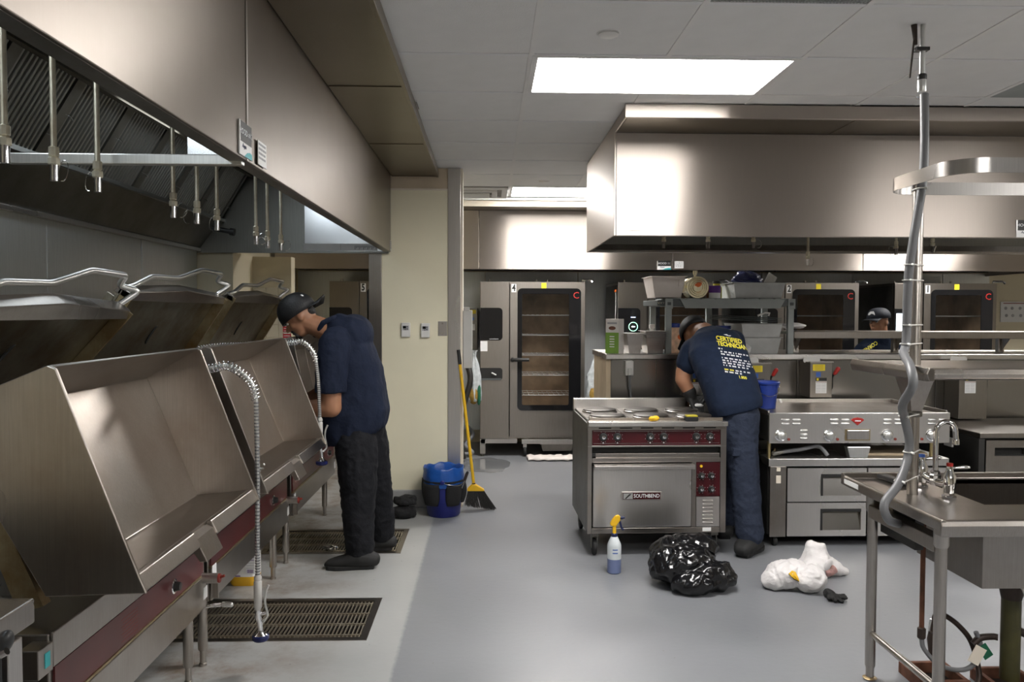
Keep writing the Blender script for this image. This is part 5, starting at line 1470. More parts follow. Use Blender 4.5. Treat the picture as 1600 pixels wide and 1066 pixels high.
# oven door
d = B(0.034, 0.667, -0.012, 0.03, 0.20, 0.588).build('oven_door', 'steel_brushed', t, bevel=0.004)
B(0.028, 0.675, 0.02, 0.045, 0.192, 0.612).build('door_gap', 'void_black', t)
MB().prism([(-0.05, 0.575), (-0.05, 0.598), (-0.035, 0.606), (0.0, 0.606), (0.0, 0.597), (-0.035, 0.595), (-0.038, 0.575)], 'x', 0.036, 0.68).build('door_handle', 'steel', d, bevel=0.002)
np_ = MB().plate([(-0.135, 0), (-0.125, 0.027), (0.125, 0.027), (0.135, 0), (0.125, -0.027), (-0.125, -0.027)][::-1], 0.005, FRONT, (0.345, -0.012, 0.40)).build('name_plate', 'steel', d, bevel=0.002)
MB().plate([(-0.12, -0.021), (0.12, -0.021), (0.12, 0.021), (-0.12, 0.021)], 0.002, FRONT, (0.345, -0.0165, 0.40)).build('plate_field', 'maroon_panel', np_)
MB().plate([(-0.03, -0.018), (0.03, -0.018), (0.03, 0.018), (-0.03, 0.018)], 0.002, FRONT, (0.258, -0.0178, 0.40)).build('plate_emblem', 'aluminium', np_)
MB().plate([(-0.022, -0.016), (-0.012, -0.016), (0.022, 0.014), (0.008, 0.014)], 0.001, FRONT, (0.258, -0.0197, 0.40)).build('emblem_stroke', 'black_plastic', np_)
text('lettering', 'SOUTHBEND', 0.034, (0.377, -0.0195, 0.40), FRONT, 'white_text', np_, 0.0006, sx=0.83)
# side controls and louvres
B(0.672, 0.70, 0.0, 0.03, 0.192, 0.612).build('mullion', 'steel_table', t)
sp = B(0.702, 0.855, 0.0, 0.03, 0.392, 0.610).build('oven_controls', 'maroon_panel', t)
for x, z in ((0.735, 0.524), (0.798, 0.524), (0.733, 0.437), (0.80, 0.437)):
    knob(sp, x, z, 0.017, 0.0)
MB().cyl((0.732, 0, 0.586), (0.732, -0.006, 0.586), 0.009, 12).build('lamp', 'yellow_plastic', sp, smooth=40)
lp = B(0.702, 0.855, 0.0, 0.03, 0.195, 0.388).build('louvre_panel', 'steel_brushed', t, bevel=0.002)
for k in range(7):
    MB().cap((0.748, -0.001, 0.362 - k * 0.0235), (0.805, -0.001, 0.362 - k * 0.0235), 0.0065, 0.0065).build('louvre', 'steel', lp, smooth=60)
B(0.028, RW - 0.038, 0.0, 0.04, 0.155, 0.191).build('bottom_frame', 'steel_table', t, bevel=0.003)
B(0.745, 0.80, -0.0015, 0.0, 0.165, 0.19).build('data_label', 'white_paper', t)
# top: three plate sections, six round hotplates
for c in range(3):
    x0 = 0.012 + c * 0.2905
    B(x0 + 0.002, x0 + 0.288, 0.05, RD - 0.052, 0.861, 0.874).build('top_plate', 'steel_table', t, bevel=0.002)
    B(x0 + 0.002, x0 + 0.288, 0.036, 0.049, 0.861, 0.893).build('top_lip', 'griddle_top', t, bevel=0.002)
    for r in range(2):
        cx, cy = x0 + 0.145, 0.20 + r * 0.31
        h = MB().lathe([(0.122, 0.874), (0.122, 0.884), (0.118, 0.886)], (cx, cy, 0), 32, caps=False).build('hotplate_ring', 'steel', t, smooth=40)
        MB().lathe([(0.0, 0.896), (0.025, 0.895), (0.108, 0.896), (0.114, 0.892), (0.114, 0.876)], (cx, cy, 0), 32).build('hotplate', 'cast_iron', h, smooth=40)
for x, y in ((0.055, 0.05), (RW - 0.06, 0.05), (0.055, RD - 0.08), (RW - 0.06, RD - 0.08)):
    f = MB().box(x - 0.022, x + 0.022, y - 0.02, y + 0.05, 0.13, 0.154).box(x - 0.02, x - 0.015, y, y + 0.04, 0.05, 0.131).box(x + 0.015, x + 0.02, y, y + 0.04, 0.05, 0.131).build('caster_fork', 'steel_dark', t)
    MB().lathe([(0.05, -0.012), (0.055, -0.006), (0.055, 0.006), (0.05, 0.012)], (x, y + 0.02, 0.055), 20, Matrix.Rotation(PI / 2, 3, 'Y')).build('caster_wheel', 'black_rubber', f, smooth=40)
# scraper and spilt yolk-coloured sponge on the range top
me = lump((1.055, 5.0, 0.892), (0.034, 0.020, 0.017), 0.010, 30, 3, flat=0.8775)
o = link('yellow_sponge', me, 'yellow_plastic', smooth=60)
tag(o, 'small yellow sponge on the front edge of the electric range', 'sponge')
t = thing('black_scrubber', 'black scrubber with a yellow back on the front of the range', 'scrubber', (1.30, 5.03, 0.88))
B(1.255, 1.335, 4.98, 5.034, 0.878, 0.905).build('pad', 'black_fabric', t, bevel=0.006)
B(1.258, 1.332, 4.984, 5.032, 0.9055, 0.916).build('back', 'yellow_dull', t, bevel=0.003)

# ================================================================== griddle on a refrigerated base
X0, X1, Y0 = 1.868, 3.09, 5.2
t = thing('griddle', 'wide stainless griddle with four round knobs on the refrigerated base', 'griddle', ((X0 + X1) / 2, 5.6, 0.56))
B(X0, X1, Y0 + 0.02, 5.98, 0.71, 0.885).build('body', 'steel_dark', t, bevel=0.004)
B(X0 + 0.02, X1 - 0.02, Y0 + 0.03, 5.95, 0.886, 0.892).build('cook_plate', 'griddle_top', t)
fp = MB().prism([(Y0, 0.70), (Y0, 0.903), (Y0 + 0.03, 0.903), (Y0 + 0.03, 0.893), (Y0 + 0.012, 0.893), (Y0 + 0.012, 0.70)], 'x', X0, X1).build('front_panel', 'steel_brushed', t, bevel=0.003)
for a, b in (((X0, X0 + 0.012), (Y0 + 0.03, 5.98)), ((X1 - 0.012, X1), (Y0 + 0.03, 5.98)), ((X0 + 0.012, X1 - 0.012), (5.955, 5.98))):
    B(a[0], a[1], b[0], b[1], 0.886, 0.915).build('splash_rim', 'steel', t, bevel=0.002)
for dx in (0.076, 0.405, 0.795, 1.097):
    x = X0 + dx
    k = MB().lathe([(0.040, 0), (0.040, 0.006), (0.034, 0.008), (0.034, 0.004)], (x, Y0, 0.752), 24, MYF).build('knob_ring', 'chrome', fp, smooth=40)
    MB().lathe([(0.029, 0.0), (0.027, 0.026), (0.022, 0.03), (0.0, 0.03)], (x, Y0, 0.752), 24, MYF).build('knob', 'aluminium', k, smooth=40)
    MB().cyl((x + (0.055 if dx < 1 else -0.065), Y0, 0.727), (x + (0.055 if dx < 1 else -0.065), Y0 - 0.006, 0.727), 0.009, 10).build('pilot_lamp', 'red_dull', fp, smooth=40)
    for q in range(2):
        for r in range(2):
            lx, lz = x - 0.0 + q * 0.075 + (0.0 if dx < 0.7 else -0.03), 0.857 - r * 0.026
            MB().cap((lx + 0.01, Y0 - 0.0, lz), (lx + 0.052, Y0 - 0.0, lz), 0.008, 0.008).build('louvre', 'aluminium', fp, smooth=60)
for r in range(3):
    MB().cap((X0 + 0.215, Y0, 0.785 - r * 0.026), (X0 + 0.25, Y0, 0.785 - r * 0.026), 0.008, 0.008).build('louvre', 'aluminium', fp, smooth=60)
bd = MB().plate([(-0.045, 0.008), (-0.03, 0.02), (0, 0.026), (0.03, 0.02), (0.045, 0.008), (0, -0.028)][::-1], 0.006, FRONT, (X0 + 0.593, Y0, 0.848)).build('badge', 'red_plastic', fp, bevel=0.002)
MB().plate([(-0.02, -0.003), (0.02, -0.003), (0.02, 0.004), (-0.02, 0.004)], 0.001, FRONT, (X0 + 0.593, Y0 - 0.0063, 0.85)).build('badge_print', 'white_text', bd)
dw = B(X0 + 0.51, X0 + 0.68, Y0 - 0.004, Y0, 0.718, 0.795).build('grease_drawer_gap', 'steel_rust', fp)
B(X0 + 0.52, X0 + 0.67, Y0 - 0.014, Y0 - 0.004, 0.727, 0.79).build('grease_drawer', 'steel', dw, bevel=0.004)
for x in (X0 + 0.02, X1 - 0.09):
    for y in (5.26, 5.9):
        MB().cyl((x, y, 0.599), (x, y, 0.71), 0.013, 10).build('leg', 'brass', t, smooth=40)
ch = MB().prism([(X0 + 0.53, 0.675), (X0 + 0.69, 0.675), (X0 + 0.67, 0.60), (X0 + 0.55, 0.60)], 'y', Y0 + 0.005, Y0 + 0.06).build('grease_chute', 'aluminium', t, bevel=0.004)
t = thing('refrigerated_base', 'low refrigerated drawer base under the griddle', 'drawer base', ((X0 + X1) / 2, 5.6, 0))
B(X0, X1, Y0, 5.98, 0.545, 0.597).build('top', 'steel_brushed', t, bevel=0.004)
B(X0 + 0.012, X1 - 0.012, Y0 + 0.055, 5.95, 0.075, 0.544).build('body', 'black_paint', t)
B(X0 + 0.012, X0 + 0.122, Y0 + 0.004, Y0 + 0.02, 0.07, 0.544).build('front_stile', 'steel_table', t, bevel=0.003)
for x, z, w, h in ((X0 + 0.055, 0.525, 0.025, 0.026), (X0 + 0.052, 0.458, 0.032, 0.052)):
    B(x, x + w, Y0 + 0.002, Y0 + 0.004, z - h / 2, z + h / 2).build('tape', 'wall_cream', t)
for c in range(2):
    for r in range(2):
        xa = X0 + 0.128 + c * 0.545
        za = 0.075 + r * 0.233
        xb = xa + 0.535
        hx0, hx1, hz0, hz1 = xa + 0.225, xa + 0.50, za + 0.04, za + 0.185
        dr = MB()
        dr.box(xa, hx0, Y0, Y0 + 0.02, za, za + 0.225).box(hx1, xb, Y0, Y0 + 0.02, za, za + 0.225)
        dr.box(hx0, hx1, Y0, Y0 + 0.02, za, hz0).box(hx0, hx1, Y0, Y0 + 0.02, hz1, za + 0.225)
        q = dr.build('drawer', 'steel_brushed', t, bevel=0.0)
        rc = MB().add([(hx0, Y0 + 0.001, hz0), (hx1, Y0 + 0.001, hz0), (hx1, Y0 + 0.035, hz1), (hx0, Y0 + 0.035, hz1)], [(0, 1, 2, 3)]).build('pull_recess', 'steel_shaded', q)
        ed = MB().box(hx0, hx1, Y0 - 0.003, Y0 + 0.05, hz1 - 0.02, hz1).box(hx0, hx0 + 0.014, Y0 - 0.003, Y0 + 0.05, hz0, hz1 - 0.02)
        ed.build('pull_edge', 'black_plastic', q)
for x in (X0 + 0.06, X1 - 0.08):
    for y in (5.25, 5.88):
        MB().lathe([(0.032, -0.014), (0.036, -0.006), (0.036, 0.006), (0.032, 0.014)], (x, y, 0.036), 18, Matrix.Rotation(PI / 2, 3, 'Y')).build('caster_wheel', 'black_rubber', t, smooth=40)
# tool and pans lying on the base under the griddle
t = thing('squeegee', 'bent grey tube handle lying under the griddle', 'tool', (2.0, 5.3, 0.598))
MB().tube(bezier([(X0 + 0.11, 5.27, 0.63), (X0 + 0.25, 5.26, 0.652), (X0 + 0.345, 5.26, 0.672), (X0 + 0.38, 5.25, 0.655), (X0 + 0.41, 5.23, 0.612)], 6), 0.0135, 10).build('handle', 'grey_conduit', t, smooth=60)
MB().cap((X0 + 0.06, 5.27, 0.62), (X0 + 0.12, 5.27, 0.631), 0.02, 0.014).build('head', 'steel_dark', t, smooth=60)
MB().tube([(X0 + 0.055, 5.27, 0.60), (X0 + 0.065, 5.27, 0.655)], 0.006, 8).build('clamp', 'steel_rust', t)
o = MB().box(X0 + 0.70, X0 + 1.12, 5.28, 5.60, 0.599, 0.618).build('sheet_tray', 'wood_tan', bevel=0.004)
tag(o, 'tan tray lying under the griddle at its right side', 'tray')
t = thing('blue_pail', 'bright blue pail standing on the griddle', 'pail', (1.97, 5.55, 0.893))
cx, cy = 1.968, 5.56
MB().lathe([(0.0, 0.894), (0.068, 0.894), (0.085, 1.065), (0.095, 1.067), (0.097, 1.08), (0.093, 1.085), (0.088, 1.083), (0.083, 1.06), (0.066, 0.902), (0.0, 0.90)], (cx, cy, 0), 32).build('body', 'blue_pail', t, smooth=40)
for q in range(6):
    a = -PI / 2 + (q - 2.5) * 0.5
    MB().bar((cx + 0.0865 * math.cos(a), cy + 0.0865 * math.sin(a), 1.04), (cx + 0.0875 * math.cos(a), cy + 0.0875 * math.sin(a), 1.066), 0.004, 0.003).build('rib', 'blue_pail', t)
hp = [(cx + 0.092 * math.cos(a), cy - 0.092 * math.sin(a), 1.055 - 0.07 * math.sin(a) ** 1.5) for a in [PI * k / 16 for k in range(17)]]
MB().tube(hp, 0.0022, 6).build('bail', 'steel', t, smooth=60)
MB().cap((cx + 0.078, cy - 0.075, 0.96), (cx + 0.084, cy - 0.075, 0.945), 0.008, 0.008).build('bail_grip', 'white_plastic', t, smooth=60)

# ================================================================== low black cabinet right of the griddle
xa, ya = 3.36, 5.30
t = thing('undercounter_freezer', 'low black sided freezer cabinet with a steel top right of the griddle', 'cabinet', (3.8, 5.65, 0))
B(xa, xa + 0.95, ya, 6.08, 0.715, 0.75).build('top', 'steel_table', t, bevel=0.004)
B(xa + 0.008, xa + 0.945, ya + 0.05, 6.07, 0.08, 0.714).build('body', 'black_paint', t)
B(xa - 0.004, xa + 0.008, 5.62, 5.72, 0.60, 0.665).build('data_label', 'white_paper', t)
B(xa, xa + 0.04, ya + 0.01, ya + 0.05, 0.08, 0.712).build('front_stile', 'black_paint', t)
h0, h1 = xa + 0.105, xa + 0.315
dr = MB().box(xa + 0.045, h0, ya, ya + 0.04, 0.30, 0.70).box(h1, xa + 0.94, ya, ya + 0.04, 0.30, 0.70).box(h0, h1, ya, ya + 0.04, 0.30, 0.60).box(h0, h1, ya, ya + 0.04, 0.65, 0.70)
q = dr.build('drawer', 'steel_table', t)
MB().box(h0, h1, ya + 0.03, ya + 0.045, 0.60, 0.65).build('pull_recess', 'void_black', q)
B(h0, h1, ya - 0.004, ya + 0.01, 0.594, 0.603).build('pull_edge', 'black_plastic', q)
B(xa + 0.045, xa + 0.94, ya, ya + 0.04, 0.09, 0.29).build('drawer', 'steel_table', t, bevel=0.003)
for x in (xa + 0.06, xa + 0.88):
    for y in (5.4, 6.0):
        MB().cyl((x, y, 0), (x, y, 0.08), 0.025, 12).build('leg', 'black_plastic', t, smooth=40)

# ================================================================== sink table with shelf and pot rack
TX, TY0, TY1, TZ = 1.575, 2.70, 3.43, 0.84
BX, BY0, BY1, BZ = 1.88, 2.93, 3.38, 0.525
TXE = 3.1
t = thing('sink_table', 'stainless sink table with overshelf and oval pot rack, right foreground', 'sink table', (2.3, 3.05, 0))
tp = MB()
tp.box(TX + 0.01, BX, TY0, TY1, TZ - 0.018, TZ).box(BX, TXE, TY0, BY0, TZ - 0.018, TZ).box(BX, TXE, BY1, TY1, TZ - 0.018, TZ)
tp.build('deck', 'steel_table', t)
# turned-down rolled edges
MB().prism([(TX - 0.012, TZ - 0.032), (TX - 0.014, TZ + 0.004), (TX - 0.008, TZ + 0.012), (TX, TZ + 0.012), (TX + 0.012, TZ), (TX + 0.012, TZ - 0.032)], 'y', TY0 - 0.03, TY1).build('left_edge', 'steel_table', t, bevel=0.003)
MB().prism([(TY0 - 0.03, TZ - 0.05), (TY0 - 0.036, TZ - 0.01), (TY0 - 0.028, TZ + 0.006), (TY0 - 0.012, TZ + 0.008), (TY0 + 0.01, TZ), (TY0 + 0.01, TZ - 0.05)], 'x', TX - 0.012, TXE).build('front_edge', 'steel_table', t, bevel=0.003)
MB().prism([(TY1 - 0.02, TZ), (TY1 - 0.004, TZ + 0.02), (TY1 + 0.02, TZ + 0.02), (TY1 + 0.02, TZ - 0.03), (TY1, TZ - 0.03)], 'x', TX - 0.012, TXE).build('back_edge', 'steel_table', t, bevel=0.003)
bs = MB()
bs.box(BX - 0.004, BX, BY0 - 0.004, BY1 + 0.004, BZ, TZ - 0.001).box(TXE - 0.004, TXE, BY0, BY1, BZ, TZ - 0.001)
bs.box(BX, TXE, BY0 - 0.004, BY0, BZ, TZ - 0.001).box(BX, TXE, BY1, BY1 + 0.004, BZ, TZ - 0.001).box(BX - 0.004, TXE, BY0 - 0.004, BY1 + 0.004, BZ - 0.006, BZ)
bs.build('basin', 'steel_table', t)
B(TX - 0.0155, TX - 0.0135, 3.28, 3.41, TZ - 0.02, TZ + 0.0).build('label', 'white_paper', t)
for x, y in ((1.635, 3.30), (1.635, 2.79), (3.0, 3.30), (3.0, 2.79)):
    lg = MB().lathe([(0.021, TZ - 0.02), (0.021, 0.06), (0.017, 0.05), (0.017, 0.0)], (x, y, 0), 18).build('leg', 'steel_leg', t, smooth=40)
    MB().lathe([(0.027, TZ - 0.019), (0.027, TZ - 0.11), (0.022, TZ - 0.12)], (x, y, 0), 18, caps=False).build('leg_socket', 'steel_leg', lg, smooth=40)
    MB().lathe([(0.019, 0.0), (0.03, 0.006), (0.019, 0.012)], (x, y, 0), 14).build('foot_flange', 'steel_rust', lg, smooth=40)
MB().tube([(1.635, 3.30, 0.20), (1.635, 2.79, 0.20)], 0.014, 12).build('cross_rail', 'steel_leg', t, smooth=40)
B(1.61, 1.66, 2.80, 3.29, 0.70, 0.755).build('apron', 'steel_table', t, bevel=0.004)
e = B(1.665, 1.70, 3.02, 3.29, 0.64, 0.80).build('control_box', 'black_paint', t)
B(1.662, 1.665, 3.19, 3.27, 0.71, 0.775).build('label', 'wall_cream', e)
# post with overshelf, funnel bracket and pot rack
PX, PY = 1.70, 3.11
MB().lathe([(0.021, 0.705), (0.021, 2.07), (0.019, 2.078), (0.0, 2.078)], (PX, PY, 0), 18).build('post', 'steel_leg', t, smooth=40)
MB().lathe([(0.021, 0.55), (0.021, 2.07), (0.019, 2.078), (0.0, 2.078)], (2.95, PY, 0), 18).build('post', 'steel_leg', t, smooth=40)
s_ = MB().box(1.60, TXE, 2.83, 3.41, 1.345, 1.36).build('shelf_deck', 'steel_table', t)
MB().prism([(2.83, 1.322), (2.81, 1.328), (2.80, 1.345), (2.81, 1.362), (2.84, 1.366), (2.84, 1.322)], 'x', 1.60, TXE).build('shelf_front_edge', 'steel_table', s_, bevel=0.003)
MB().prism([(1.585, 1.318), (1.575, 1.345), (1.585, 1.368), (1.605, 1.366), (1.605, 1.318)], 'y', 2.80, 3.41).build('shelf_end_edge', 'steel_table', s_, bevel=0.003)
fn_ = MB().lathe([(0.085, 1.344), (0.026, 1.165), (0.023, 1.165), (0.08, 1.344)], (PX, PY, 0), 4, a0=PI / 4, a1=PI / 4 + 2 * PI, caps=False).build('funnel_bracket', 'steel_table', t)
MB().lathe([(0.024, 1.175), (0.031, 1.172), (0.031, 1.155), (0.024, 1.152)], (PX, PY, 0), 18).build('collar', 'steel_dark', t, smooth=40)
ring = [(x + 2.36, y + 3.05) for x, y in rounded(1.41, 0.54, 0.13, 8)]
n = len(ring)
rk = MB()
cxr, cyr = 2.36, 3.05
def inset(p, k):
    v = Vector((p[0] - cxr, p[1] - cyr))
    return (cxr + v.x * (1 - k / 0.705), cyr + v.y * (1 - k / 0.27))
vs = [(p[0], p[1], 2.065) for p in ring] + [(p[0], p[1], 2.118) for p in ring] + [inset(p, 0.006) + (2.118,) for p in ring] + [inset(p, 0.006) + (2.065,) for p in ring]
fs = []
for i in range(n):
    j = (i + 1) % n
    for a in range(4):
        b = (a + 1) % 4
        fs.append((a * n + i, a * n + j, b * n + j, b * n + i))
rk.add(vs, fs).build('pot_rack', 'steel_brushed', t, smooth=50)
B(1.6555, PX - 0.015, PY - 0.015, PY + 0.015, 2.075, 2.105).build('rack_clip', 'steel_leg', t, bevel=0.003)
# ---- faucet
t = thing('faucet', 'chrome gooseneck faucet with two lever handles on the sink table', 'faucet', (1.81, 3.15, TZ))
fx = 1.812
for y, m in ((3.245, 'blue_print'), (3.045, 'red_plastic')):
    b = MB().lathe([(0.030, TZ), (0.030, TZ + 0.006), (0.022, TZ + 0.010), (0.020, TZ + 0.022)], (fx, y, 0), 6).build('flange_nut', 'chrome', t)
    v = MB().lathe([(0.021, TZ + 0.02), (0.024, TZ + 0.035), (0.024, TZ + 0.085), (0.014, TZ + 0.105), (0.012, TZ + 0.125), (0.0, TZ + 0.125)], (fx, y, 0), 18).build('valve', 'chrome', t, smooth=40)
    MB().lathe([(0.012, TZ + 0.122), (0.012, TZ + 0.137), (0.0, TZ + 0.138)], (fx, y, 0), 14).build('index_button', m, v, smooth=40)
    MB().tube(bezier([(fx, y, TZ + 0.115), (fx + 0.035, y - 0.005, TZ + 0.12), (fx + 0.075, y - 0.008, TZ + 0.122)], 4), [0.008, 0.007, 0.006, 0.006, 0.007, 0.008, 0.009, 0.009, 0.006], 8).build('lever', 'chrome', v, smooth=60)
MB().tube([(fx, 3.245, TZ + 0.055), (fx, 3.19, TZ + 0.045), (fx, 3.10, TZ + 0.045), (fx, 3.045, TZ + 0.055)], 0.014, 12).build('bridge', 'chrome', t, smooth=50)
MB().lathe([(0.020, TZ + 0.03), (0.022, TZ + 0.05), (0.022, TZ + 0.07), (0.018, TZ + 0.075), (0.018, TZ + 0.085), (0.012, TZ + 0.09)], (fx, 3.145, 0), 8).build('hub', 'chrome', t)
gp = [(fx, 3.145, TZ + 0.08), (fx, 3.145, TZ + 0.20)] + [(fx + 0.04 - 0.04 * math.cos(a), 3.145, TZ + 0.245 + 0.042 * math.sin(a)) for a in [PI * k / 12 for k in range(13)]] + [(fx + 0.082, 3.145, TZ + 0.215)]
MB().tube(gp, 0.0105, 14).build('gooseneck', 'chrome', t, smooth=60)
MB().lathe([(0.012, 0.0), (0.0135, -0.006), (0.0135, -0.022), (0.010, -0.024)], (fx + 0.082, 3.145, TZ + 0.216), 14).build('aerator', 'chrome', t, smooth=40)
# ---- conduit
t = thing('electrical_conduit', 'grey flexible conduit running from the ceiling down the rack post, held by white ties', 'conduit', (1.72, 3.12, ZC))
MB().cyl((1.722, 3.14, ZC - 0.001), (1.722, 3.14, 2.50), 0.011, 12).build('rigid_pipe', 'aluminium', t, smooth=40)
MB().lathe([(0.013, 2.51), (0.017, 2.505), (0.017, 2.445), (0.015, 2.44)], (1.722, 3.14, 0), 14).build('coupling', 'aluminium', t, smooth=40)
MB().lathe([(0.016, 2.515), (0.018, 2.51), (0.018, 2.495), (0.016, 2.49)], (1.722, 3.14, 0), 14).build('band', 'black_plastic', t, smooth=40)
MB().lathe([(0.016, 2.445), (0.022, 2.443), (0.022, 2.425), (0.016, 2.42)], (1.722, 3.14, 0), 8).build('gland_nut', 'chrome', t)
cl_ = MB().box(1.69, 1.742, 3.122, 3.158, 2.605, 2.618).build('clamp', 'black_plastic', t)
MB().tube([(1.686, 3.14, ZC - 0.002), (1.694, 3.14, 2.63)], [0.012, 0.007], 8).tube([(1.688, 3.14, 2.66), (1.672, 3.14, 2.50)], 0.004, 6).build('hanger_arm', 'pipe_dark', cl_, smooth=40)
cpath = bezier([(1.722, 3.12, 2.43), (1.702, 3.075, 2.215), (1.690, 3.065, 2.064), (1.650, 3.05, 1.838), (1.634, 3.05, 1.688), (1.626, 3.04, 1.464), (1.596, 3.0, 1.41), (1.545, 2.86, 1.372), (1.525, 2.80, 1.307), (1.554, 2.92, 1.226), (1.618, 3.03, 1.164), (1.651, 3.05, 1.067), (1.637, 3.04, 0.983), (1.572, 2.98, 0.907), (1.496, 2.93, 0.846), (1.512, 2.93, 0.786), (1.62, 3.05, 0.735)], 10)
MB().tube(cpath, 0.0165, 14).build('flexible_conduit', 'grey_conduit', t, smooth=60)
for z in (2.051, 1.754, 1.694, 1.519, 1.446, 1.165, 1.021, 0.919):
    best = min(cpath, key=lambda p: abs(p.z - z))
    r1, r2 = 0.0245, 0.02
    a, b = Vector((PX, PY, z)), Vector((best.x, best.y, z))
    dv = (b - a)
    dv.z = 0
    ang = math.atan2(dv.y, dv.x)
    pts = [a + Vector((math.cos(ang + PI / 2 + PI * k / 8) * r1, math.sin(ang + PI / 2 + PI * k / 8) * r1, 0)) for k in range(9)]
    pts += [b + Vector((math.cos(ang - PI / 2 + PI * k / 8) * r2, math.sin(ang - PI / 2 + PI * k / 8) * r2, 0)) for k in range(9)]
    tie = MB().tube(pts, 0.0025, 6, closed=True).build('cable_tie', 'white_plastic', t, smooth=60)
    tip = min(pts, key=lambda p: p.y)
    MB().cap(tip, tip + Vector((0.0, -0.012, -0.002)), 0.005, 0.004, 8).build('tie_head', 'white_plastic', tie, smooth=60)
o = MB().obox((1.735, 3.33, TZ + 0.012), (0.045, 0.16, 0.02), Matrix.Rotation(0.15, 3, 'Z')).build('black_tray', 'black_plastic', bevel=0.005)
tag(o, 'flat black plastic tool on the sink table behind the post', 'tool')
# ---- plumbing under the sink
t = thing('sink_drain', 'dark green sink drain pipe with a lever handle under the basin', 'drain pipe', (2.15, 3.16, 0))
MB().lathe([(0.037, BZ - 0.11), (0.037, 0.06)], (2.15, 3.16, 0), 18).build('pipe', 'pipe_green', t, smooth=40)
MB().lathe([(0.034, BZ - 0.007), (0.034, BZ - 0.06), (0.046, BZ - 0.07), (0.044, BZ - 0.10), (0.038, BZ - 0.13)], (2.15, 3.16, 0), 18).build('waste_coupling', 'pipe_dark', t, smooth=40)
MB().tube(bezier([(2.15, 3.12, BZ - 0.05), (2.16, 3.10, BZ - 0.08), (2.17, 3.09, BZ - 0.13), (2.172, 3.09, BZ - 0.165)], 5), 0.006, 8).build('lever', 'aluminium', t, smooth=60)
MB().tube([(2.185, 3.16, 0.26), (2.26, 3.16, 0.22), (2.6, 3.16, 0.2)], 0.016, 10).build('side_pipe', 'pipe_dark', t, smooth=40)
t = thing('water_supply', 'water supply valve with looping grey hose on the floor under the sink', 'water pipe', (1.9, 3.25, 0))
MB().cyl((1.845, 3.28, 0.70), (1.845, 3.28, 0.215), 0.010, 10).build('supply_pipe', 'rust', t, smooth=40)
MB().lathe([(0.011, 0.23), (0.017, 0.225), (0.017, 0.185), (0.012, 0.18)], (1.845, 3.28, 0), 10).build('pipe_fitting', 'pipe_dark', t)
MB().tube(bezier([(1.845, 3.28, 0.19), (1.852, 3.27, 0.14), (1.90, 3.24, 0.085), (1.96, 3.2, 0.08), (2.02, 3.2, 0.10), (2.05, 3.2, 0.18), (2.03, 3.2, 0.24)], 8), 0.010, 8).build('grey_hose', 'grey_conduit', t, smooth=60)
MB().tube([(1.905, 3.3, 0.10), (1.905, 3.3, 0.17), (1.91, 3.3, 0.24)], [0.014, 0.022, 0.014], 10).build('valve_body', 'pipe_dark', t, smooth=40)
MB().tube(bezier([(1.91, 3.3, 0.24), (1.915, 3.3, 0.27), (1.94, 3.3, 0.28), (2.0, 3.28, 0.24), (2.05, 3.26, 0.17), (2.06, 3.22, 0.06), (2.04, 3.2, 0.012)], 8), 0.011, 8).build('black_hose', 'pipe_dark', t, smooth=60)
MB().tube([(1.895, 3.29, 0.20), (1.872, 3.27, 0.22), (1.876, 3.265, 0.27)], 0.0045, 6).build('valve_lever', 'aluminium', t, smooth=50)
MB().tube(bezier([(2.02, 3.2, 0.19), (2.05, 3.2, 0.215), (2.10, 3.2, 0.22), (2.118, 3.19, 0.22)], 6), 0.014, 10).build('elbow', 'pipe_dark', t, smooth=50)
MB().obox((2.025, 3.18, 0.15), (0.05, 0.003, 0.075), Matrix.Rotation(0.5, 3, 'Y')).build('hang_tag', 'wall_cream', t)
MB().obox((2.06, 3.182, 0.165), (0.04, 0.003, 0.06), Matrix.Rotation(-0.6, 3, 'Y')).build('hang_tag', 'dark_green', t)
def floor_sink(lab, x0, x1, y0, y1):
    t = thing('floor_sink', lab, 'floor sink', ((x0 + x1) / 2, (y0 + y1) / 2, 0), group='rusty floor sinks under the table')
    f = MB().box(x0, x1, y0, y0 + 0.02, 0.0, 0.05).box(x0, x1, y1 - 0.02, y1, 0, 0.05).box(x0, x0 + 0.02, y0 + 0.02, y1 - 0.02, 0, 0.05).box(x1 - 0.02, x1, y0 + 0.02, y1 - 0.02, 0, 0.05).build('rim', 'rust', t, bevel=0.003)
    B(x0 + 0.02, x1 - 0.02, y0 + 0.02, y1 - 0.02, 0.0005, 0.004).build('bowl', 'drain_dark', t)
    B(x0 + 0.06, x1 - 0.06, y0 + 0.03, y0 + 0.05, 0.004, 0.035).build('strainer', 'rust', t)
floor_sink('rusty floor sink left of the near table leg', 1.79, 1.99, 3.16, 3.36)
floor_sink('rusty floor sink beneath the green drain pipe', 2.07, 2.27, 3.06, 3.30)

# ================================================================== things on the floor
from mathutils.bvhtree import BVHTree
def bvh_of(me):
    return BVHTree.FromPolygons([v.co.copy() for v in me.vertices], [tuple(p.vertices) for p in me.polygons])
def decal(bv, pts, origin, right, up, into, off=0.002, faces=None):
    """lay a flat outline onto a curved surface by casting along 'into'"""
    origin, right, up, into = Vector(origin), Vector(right), Vector(up), Vector(into).normalized()
    out, hit_all = [], True
    for x, y in pts:
        s_ = origin + right * x + up * y - into * 0.6
        h = bv.ray_cast(s_, into, 1.5)
        if h[0] is None:
            hit_all = False
            out.append(None)
        else:
            out.append(h[0] - into * off)
    return out, hit_all
